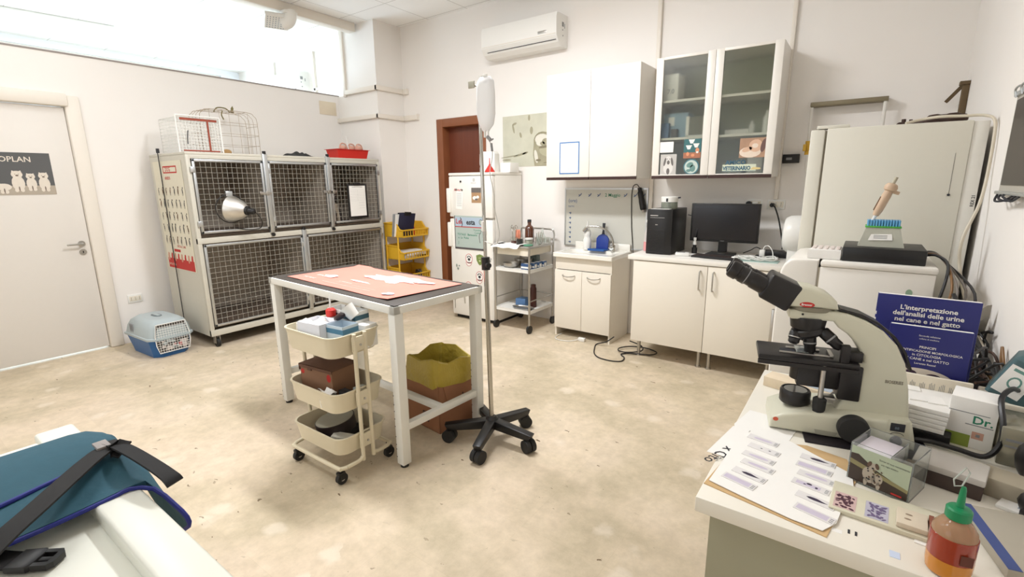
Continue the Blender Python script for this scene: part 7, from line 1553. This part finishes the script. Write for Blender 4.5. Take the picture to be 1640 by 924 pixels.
# ---------------- acrylic business card holder with dog picture
ah = thing('acrylic_card_holder', 'clear acrylic holder with a dog picture and white cards beside the microscope', 'card holder', (.115, 1.335, ZD), rz=math.radians(-20))
hw, hd_ = .060, .052
m = MB(); t = .0025
m.box(-hw, hw, -hd_, -hd_ + t, 0, .098); m.box(-hw, hw, hd_ - t, hd_, 0, .102); m.box(-hw, -hw + t, -hd_, hd_, 0, .098); m.box(hw - t, hw, -hd_, hd_, 0, .098); m.box(-hw, hw, -hd_, hd_, 0, .004); m.box(.018, .0205, -hd_, hd_, 0, .095); obj('acrylic_box', m, M_ACR, ah)
p = MB(FR((-hw + .003, -hd_ + .0028, .006), (1, 0, 0), (0, 0, 1))); W_, H_ = .114, .085
p.F = FR((-hw + .003, -hd_ - .0004, .006), (1, 0, 0), (0, 0, 1))
p.mi = 0; p.rect(0, W_, 0, H_, 0); p.mi = 1; p.poly([(0, 0), (W_, 0), (W_, .022), (.05, .045), (.015, .068), (0, .066)], .0002); p.mi = 2; p.poly([(0, .040), (W_, .018), (W_, .026), (.0, .052)], .0003)
p.mi = 3; p.ell(.040, .026, .013, .019, .0004, rot=.2); p.ell(.046, .050, .0085, .0085, .0005); p.ell(.056, .022, .011, .015, .0004, rot=-.3); p.ell(.035, .008, .004, .010, .0004); p.ell(.060, .008, .004, .010, .0004)
q = random.Random(31)
for k in range(22): p.mi = (4, 6)[k % 2]; p.ell(q.uniform(.030, .064), q.uniform(.010, .044), .0022, .0016, .0006 + k * .00001, rot=q.uniform(0, 3))
p.mi = 6; p.ell(.0385, .054, .0038, .0075, .0009, rot=-.3); p.ell(.0535, .054, .0038, .0075, .0009, rot=.3); p.mi = 4; p.ell(.046, .046, .0025, .002, .001)
p.mi = 4; p.text('Scrivi al tuo veterinario', .006, .055, .070, .0004); p.text('per ogni dubbio', .005, .060, .061, .0004); p.mi = 5; p.rect(.085, .105, .003, .007, .0006)
obj('dog_picture', p, [mat('pic_mint', srgb(176, 186, 160), .4), mat('pic_dark', srgb(62, 50, 42), .4, var=.2), mat('pic_olive', srgb(140, 132, 92), .4), mat('pic_dog', srgb(176, 164, 148), .5), M_INK, M_REDINK, mat('pic_brown', srgb(96, 74, 60), .5)], ah)
cs_ = obj('card_stack', B(-.054, .014, -.045, .046, .006, .084, bev=.001), mat('cards_mauve', srgb(224, 216, 224), .5), ah)
obj('grey_filler', B(.023, .055, -.045, .046, .006, .060, bev=.001), mat('filler_grey', srgb(140, 132, 118), .6), ah)
# ---------------- books and boxes at the back of the desk
M_NB = mat('book_blue', srgb(34, 38, 112), .35, var=.03)
def book(name, loc, rz, w, h, t, tilt, label, deco, mats):
    T_ = thing(name, label, 'book', loc, rot=(tilt, 0, rz))
    obj('cover', B(-w / 2, w / 2, -t / 2, t / 2, 0, h, bev=.0015), M_NB, T_)
    m = MB(); m.box(-w / 2 + .002, w / 2 - .002, -t / 2 + .002, t / 2 - .002, .003, h + .0008); obj('pages', m, M_PAPER, T_)
    p = MB(FR((-w / 2, -t / 2 - .0004, 0), (1, 0, 0), (0, 0, 1))); deco(p, w, h); obj('cover_print', p, mats, T_)
    return T_
def d1_(p, w, h):
    p.mi = 0
    for k, s_ in enumerate(("L'interpretazione", "dell'analisi delle urine", 'nel cane e nel gatto')): p.text(s_, .0195, w * .52, h - .042 - k * .019, 0, bold=.025, align='CENTER')
    p.text('Guida pratica', .009, w * .5, h - .092, 0, align='CENTER'); p.mi = 0
    for k in range(9): p.rect(-.0001, .003, .12 + k * .02, .13 + k * .02, .0002)
book('blue_manual', (.190, 1.885, ZD), -.03, .243, .348, .022, -.05, 'large dark blue book titled L\'interpretazione dell\'analisi delle urine, back of the desk', d1_, [M_PAPER])
def d2_(p, w, h):
    p.mi = 0; p.text('Seconda edizione', .007, w * .5, h - .028, 0, align='CENTER'); p.text('collana di medicina', .006, w * .5, h - .037, 0, align='CENTER')
    for k, (s_, z) in enumerate((('PRINCIPI', .010), ("di IDENTIFICAZIONE MORFOLOGICA", .0095), ('in CITOLOGIA', .0105), ('nel CANE e nel GATTO', .0105), ('Lorenzo Ressel', .008))): p.text(s_, z, w * .5, h - .064 - k * .0125, 0, bold=.01, align='CENTER')
    p.mi = 1; p.ell(w * .46, h - .160, w * .42, .034, .0002, n=36); p.mi = 2
    for (x, y, a, b) in ((.18, .150, .013, .011), (.34, .146, .016, .012), (.62, .150, .020, .012), (.42, .165, .010, .006), (.75, .166, .012, .006)): p.ell(w * x, h - y, a, b, .0004)
book('blue_manual', (.203, 1.835, ZD), -.03, .190, .268, .018, -.04, 'smaller dark blue book on citologia with round cell pictures, in front of the large one', d2_, [M_PAPER, mat('cell_cream', srgb(222, 212, 200), .5), mat('cell_plum', srgb(64, 44, 66), .5)])
lf = thing('leaflet_pack', 'cream leaflet with sideways printed text leaning on the blue books', 'leaflet', (.235, 1.79, ZD + .0), rot=(-.09, 0, -.03))
obj('sheet', B(-.078, .075, -.008, .008, 0, .132, bev=.001), mat('leaflet_cream', srgb(232, 222, 202), .6), lf)
p = MB(FR((-.07, -.0084, .0), (1, 0, 0), (0, 0, 1))); q = random.Random(6)
for c_ in range(5):
    p.mi = 0
    for k in range(4): x = .008 + c_ * .022 + k * .0035; p.rect(x, x + .0012, .04 + q.uniform(0, .01), .118 - q.uniform(0, .012), 0)
p.mi = 1; p.rect(.118, .122, .06, .118, 0); p.mi = 0; p.rect(.112, .115, .048, .058, 0)
obj('print', p, [M_GREYINK, M_REDINK], lf)
# stack of flat white trays
for k in range(5):
    m = MB(); m.prism([(-.075, -.10), (.075, -.10), (.075, .10), (-.075, .10)], 0, .0125, bev=.002)
    if k == 4:
        for (x, y, r_) in ((-.045, -.03, .3), (.0, -.035, .3), (.04, -.03, .3), (-.02, .04, .2)): m.F = Matrix.Translation((x, y, .0125)) @ Matrix.Rotation(r_, 4, 'Z'); m.prism([(-.02, -.025), (.02, -.025), (.02, .03), (-.02, .03)], 0, .003)
    solo('slide_tray', m, M_PAPER, ('lowest of the five white cardboard slide trays under the leaflet', 'second from the bottom of the five white slide trays', 'middle one of the five white cardboard slide trays', 'second from the top of the five white slide trays', 'topmost white cardboard slide tray with folded flaps, beside the DrPlus box')[k], 'tray', loc=(.185 + .001 * k, 1.735, ZD + .0305 + k * .0130), rz=-.16, group='white slide trays')
m = MB(); m.box(-.085, .085, -.10, .10, 0, .030, bev=.004); solo('black_case', m, M_BLACK, 'flat black case under the stack of white slide trays', 'case', loc=(.19, 1.735, ZD), rz=-.16)
# Dr box
db = thing('white_green_box', 'white and green printed box lettered Dr beside the white slide trays', 'box', (.305, 1.70, ZD), rz=-.20)
obj('carton', B(-.047, .047, -.045, .045, 0, .135, bev=.002), M_PAPER, db)
p = MB(FR((-.047, -.0456, 0), (1, 0, 0), (0, 0, 1))); p.mi = 0; p.rect(0, .050, .0, .035, 0); p.mi = 1; p.text('Dr.', .030, .048, .070, .0, bold=.02); p.mi = 2; p.rect(.036, .090, .064, .0665, .0002); p.rect(.0, .08, .095, .097, .0002); p.mi = 3; p.rect(.052, .075, .028, .048, 0); p.mi = 2; p.rect(.060, .068, .034, .042, .0002)
obj('print', p, [mat('box_lime', srgb(140, 156, 66), .5), M_GREENINK, M_GREYINK, mat('box_peach', srgb(206, 160, 140), .5)], db)
bt_ = thing('clear_box', 'clear plastic box with faint print right of the lettered white box', 'box', (.395, 1.66, ZD), rz=-.12)
obj('case', B(-.045, .045, -.07, .07, 0, .10, bev=.003), mat('tinted_clear', srgb(198, 192, 168), .15, trans=.55, var=0), bt_)
p = MB(FR((-.045, -.0705, 0), (1, 0, 0), (0, 0, 1))); p.rect(.01, .07, .065, .072, 0); p.rect(.01, .05, .05, .055, 0); obj('print', p, M_GREYINK, bt_)
m = MB(); m.tube([(.405, 1.80, .93), (.375, 1.74, .955), (.345, 1.67, .945), (.345, 1.61, .90), (.345, 1.60, .85), (.32, 1.585, .815), (.27, 1.60, .812), (.22, 1.61, .812), (.165, 1.60, .812), (.13, 1.66, .81), (.10, 1.76, .807)], .0065, n=8, smooth=6); solo('black_thick_cable', m, M_BLACK, 'thick black cable curving down beside the lettered white box', 'cable')
# teal bottle tank with white label
tk = thing('teal_container', 'teal plastic container with white label leaning at the right edge of the desk', 'container', (.385, 1.83, ZD + .105), rot=(.0, .40, -.25))
M_TEALP = mat('teal_grey_plastic', srgb(74, 100, 104), .4, var=.05)
m = MB(); shell(m, [rr4(-.045, .045, -.05, .05, 0, .01), rr4(-.045, .045, -.05, .05, .115, .01), rr4(-.030, .030, -.035, .035, .135, .01)]); obj('tank', m, M_TEALP, tk)
m = MB(); m.lathe([(.024, .135), (.026, .137), (.026, .165), (.022, .17), (.001, .17)]); obj('cap', m, M_TEALP, tk)
p = MB(FR((-.040, -.0505, 0), (1, 0, 0), (0, 0, 1))); p.mi = 0; p.rect(.0, .06, .015, .10, 0); p.mi = 1; p.rect(.01, .05, .085, .093, .0003); p.ell(.03, .055, .014, .018, .0003); p.mi = 0; p.ell(.03, .055, .010, .013, .0005); obj('label', p, [M_PAPER, mat('label_teal', srgb(110, 150, 140), .5)], tk)
m = MB(); m.box(-.055, .055, -.06, .06, 0, .10, bev=.004); solo('cream_pack', m, M_CREAM, 'cream pack under the leaning teal container', 'box', loc=(.385, 1.83, ZD), rz=-.12)
m = MB(); m.ball((0, 0, .055), .055, 16, (.8, .9, 1.0)); m.box(-.02, .02, -.02, .02, .0, .02); solo('black_round_device', m, M_BLACK, 'round black device at the right edge of the desk under the teal container', 'device', loc=(.402, 1.53, ZD))
# lid box row: white lid over dark box
lb = thing('dark_box_with_lid', 'dark box with pale grey lid behind the acrylic card holder', 'box', (.235, 1.425, ZD), rz=-.22)
obj('case', B(-.062, .062, -.045, .045, 0, .035, bev=.003), mat('dark_taupe', srgb(70, 56, 50), .5), lb); obj('lid', B(-.064, .064, -.047, .047, .035, .052, bev=.004), mat('lid_grey', srgb(196, 190, 182), .5), lb)
m = MB(); m.box(-.055, .055, -.035, .035, 0, .045, bev=.004); solo('grey_carton', m, mat('taupe_carton', srgb(166, 156, 136), .6), 'taupe carton right of the box with the pale lid', 'box', loc=(.345, 1.43, ZD), rz=-.3)
m = MB(); m.box(-.055, .055, -.10, .10, 0, .022, bev=.003); m.mi = 1; m.box(-.055, -.035, -.10, .10, .0221, .0226); solo('blue_edged_folder', m, [mat('folder_grey', srgb(170, 162, 146), .5), mat('folder_blue', srgb(60, 76, 130), .5)], 'grey folder with blue edge at the right of the dropper bottle', 'folder', loc=(.315, 1.215, ZD), rz=.22)
ph = thing('black_handset', 'black handset with dark screen lying at the right end of the desk', 'phone', (.39, 1.26, ZD + .0), rz=.22)
obj('case', B(-.035, .035, -.09, .09, 0, .028, bev=.006), M_BLACK, ph); m = MB(); m.ball((-.0, .105, .03), .03, 12, (1, 1, .9)); obj('round_end', m, M_BLACK, ph); obj('red_line', B(-.0355, -.033, -.07, .07, .010, .016), mat('edge_brown', (0, 0, 0)), ph)
m = MB(); m.box(-.06, .06, -.03, .03, 0, .008, bev=.001); m.mi = 1; m.box(-.03, .01, -.012, .012, .008, .0086); solo('white_printed_strip', m, [M_PAPER, mat('faint_blue', (0, 0, 0))], 'white strip with pale blue print above the black handset', 'paper', loc=(.375, 1.37, ZD), rz=-.4)
m = MB(); m.mi = 0; m.box(-.012, .012, -.028, .028, 0, .002); m.mi = 1; m.ell(0, .012, .003, .003, .0024); m.ell(0, -.002, .003, .003, .0024); m.ell(0, -.014, .003, .003, .0024); solo('dotted_label_strip', m, [M_PAPER, M_GREYINK], 'narrow white strip with dots left of the dropper bottle', 'paper strip', loc=(.172, 1.155, ZD + .0), rz=-.1)
# ---------------- dropper bottle
dbt = thing('dropper_bottle', 'plastic bottle of red and amber liquid with green nozzle cap at the desk front', 'bottle', (.200, 1.072, ZD), rz=.0)
m = MB(); m.lathe([(.026, 0), (.031, .004), (.033, .02), (.033, .075), (.031, .09), (.022, .104), (.013, .110), (.012, .115)], n=32, sx=1.0); obj('bottle', m, mat('orange_tint_plastic', srgb(214, 178, 140), .12, trans=.55, var=0, ior=1.3), dbt, angle=50)
m = MB(); m.lathe([(.0335, .035), (.0337, .038), (.0337, .078), (.0335, .080)], n=32); obj('red_liquid', m, mat('red_liquid', srgb(150, 48, 22), .15, coat=.5), dbt)
m = MB(); m.lathe([(.0265, .001), (.0318, .004), (.0337, .02), (.0337, .0348), (.033, .0349)], n=32); obj('amber_liquid', m, mat('amber_liquid', srgb(200, 128, 36), .15, coat=.5), dbt)
m = MB(); m.lathe([(.017, .110), (.0185, .112), (.0185, .128), (.016, .131), (.006, .133), (.0045, .165), (.003, .172), (.001, .172)], n=28); obj('green_cap', m, mat('cap_green', srgb(22, 128, 80), .35), dbt)
m = MB(FR((-.012, .003, .168), (.35, .1, 1), (1, 0, -.2))); m.tube([(0, 0, 0), (.006, .008, 0), (.034, .006, 0), (.040, -.002, 0), (.010, -.006, 0)], .0014, n=6, smooth=0, closed=True); obj('clear_tip', m, mat('milky_clear', (0, 0, 0)), dbt)
m = MB(FR((.008, -.0343, .040), (1, .2, 0), (0, 0, 1))); m.rect(0, .018, 0, .020, .0); obj('dark_label', m, mat('label_dark_brown', srgb(92, 44, 30), .5), dbt)
# ---------------- tangle of cables on the power strip behind the desk
rr = random.Random(21)
sb_ = thing('cable_shelf', 'dark shelf bracket holding a power strip behind the desk by the right wall', 'shelf', (.36, 2.3, .75), world=True)
obj('board', B(.27, XR - .002, 2.08, 2.55, .74, .76), M_DARK, sb_)
obj('power_strip', B(.33, .40, 2.12, 2.45, .76, .80, bev=.006), M_BLACK, sb_)
for yy in (2.12, 2.5): obj('bracket', B(.29, XR - .002, yy - .01, yy + .01, .60, .74), M_DARK, sb_)
cm = [mat('cable_black', (0, 0, 0)), mat('cable_brown', (0, 0, 0)), mat('cable_black', (0, 0, 0)), mat('cable_dark_brown', srgb(70, 48, 38), .5)]
cn = ['black', 'brown', 'grey', 'black', 'cream']
for i in range(16):
    pts = []; x, y, z = rr.uniform(.33, .42), rr.uniform(2.1, 2.45), .83
    for k in range(7):
        pts.append((min(.435, max(.30, x)), min(2.5, max(2.06, y)), max(.81, z))); x += rr.uniform(-.08, .08); y += rr.uniform(-.16, .16); z = .80 + rr.uniform(.01, .16)
    m = MB(); m.tube(pts, .0045, n=7, smooth=5)
    solo('loose_cable', m, cm[i % 4], 'loose cable in the dark tangle by the right wall behind the blue books', 'cable', group='tangled cables by the right wall')
m = MB(); m.cloth(lambda u, v: (.31 + u * .12, 2.46 + v * .10, .92 + .10 * (1 - v) + .02 * math.sin(8 * u) * math.cos(7 * v)), 10, 8, .05); solo('grey_plastic_bag', m, mat('grey_film', srgb(150, 144, 132), .4), 'crumpled grey plastic bag among the cables beside the small fridge', 'bag')
m = MB(); m.tube([(.33, 2.55, 1.05), (.36, 2.4, .98), (.40, 2.25, .90), (.42, 2.1, .86), (.43, 2.0, .86)], .007, n=7); solo('dark_cable', m, M_DARK, 'single thick dark cable running down the right wall toward the desk', 'cable')
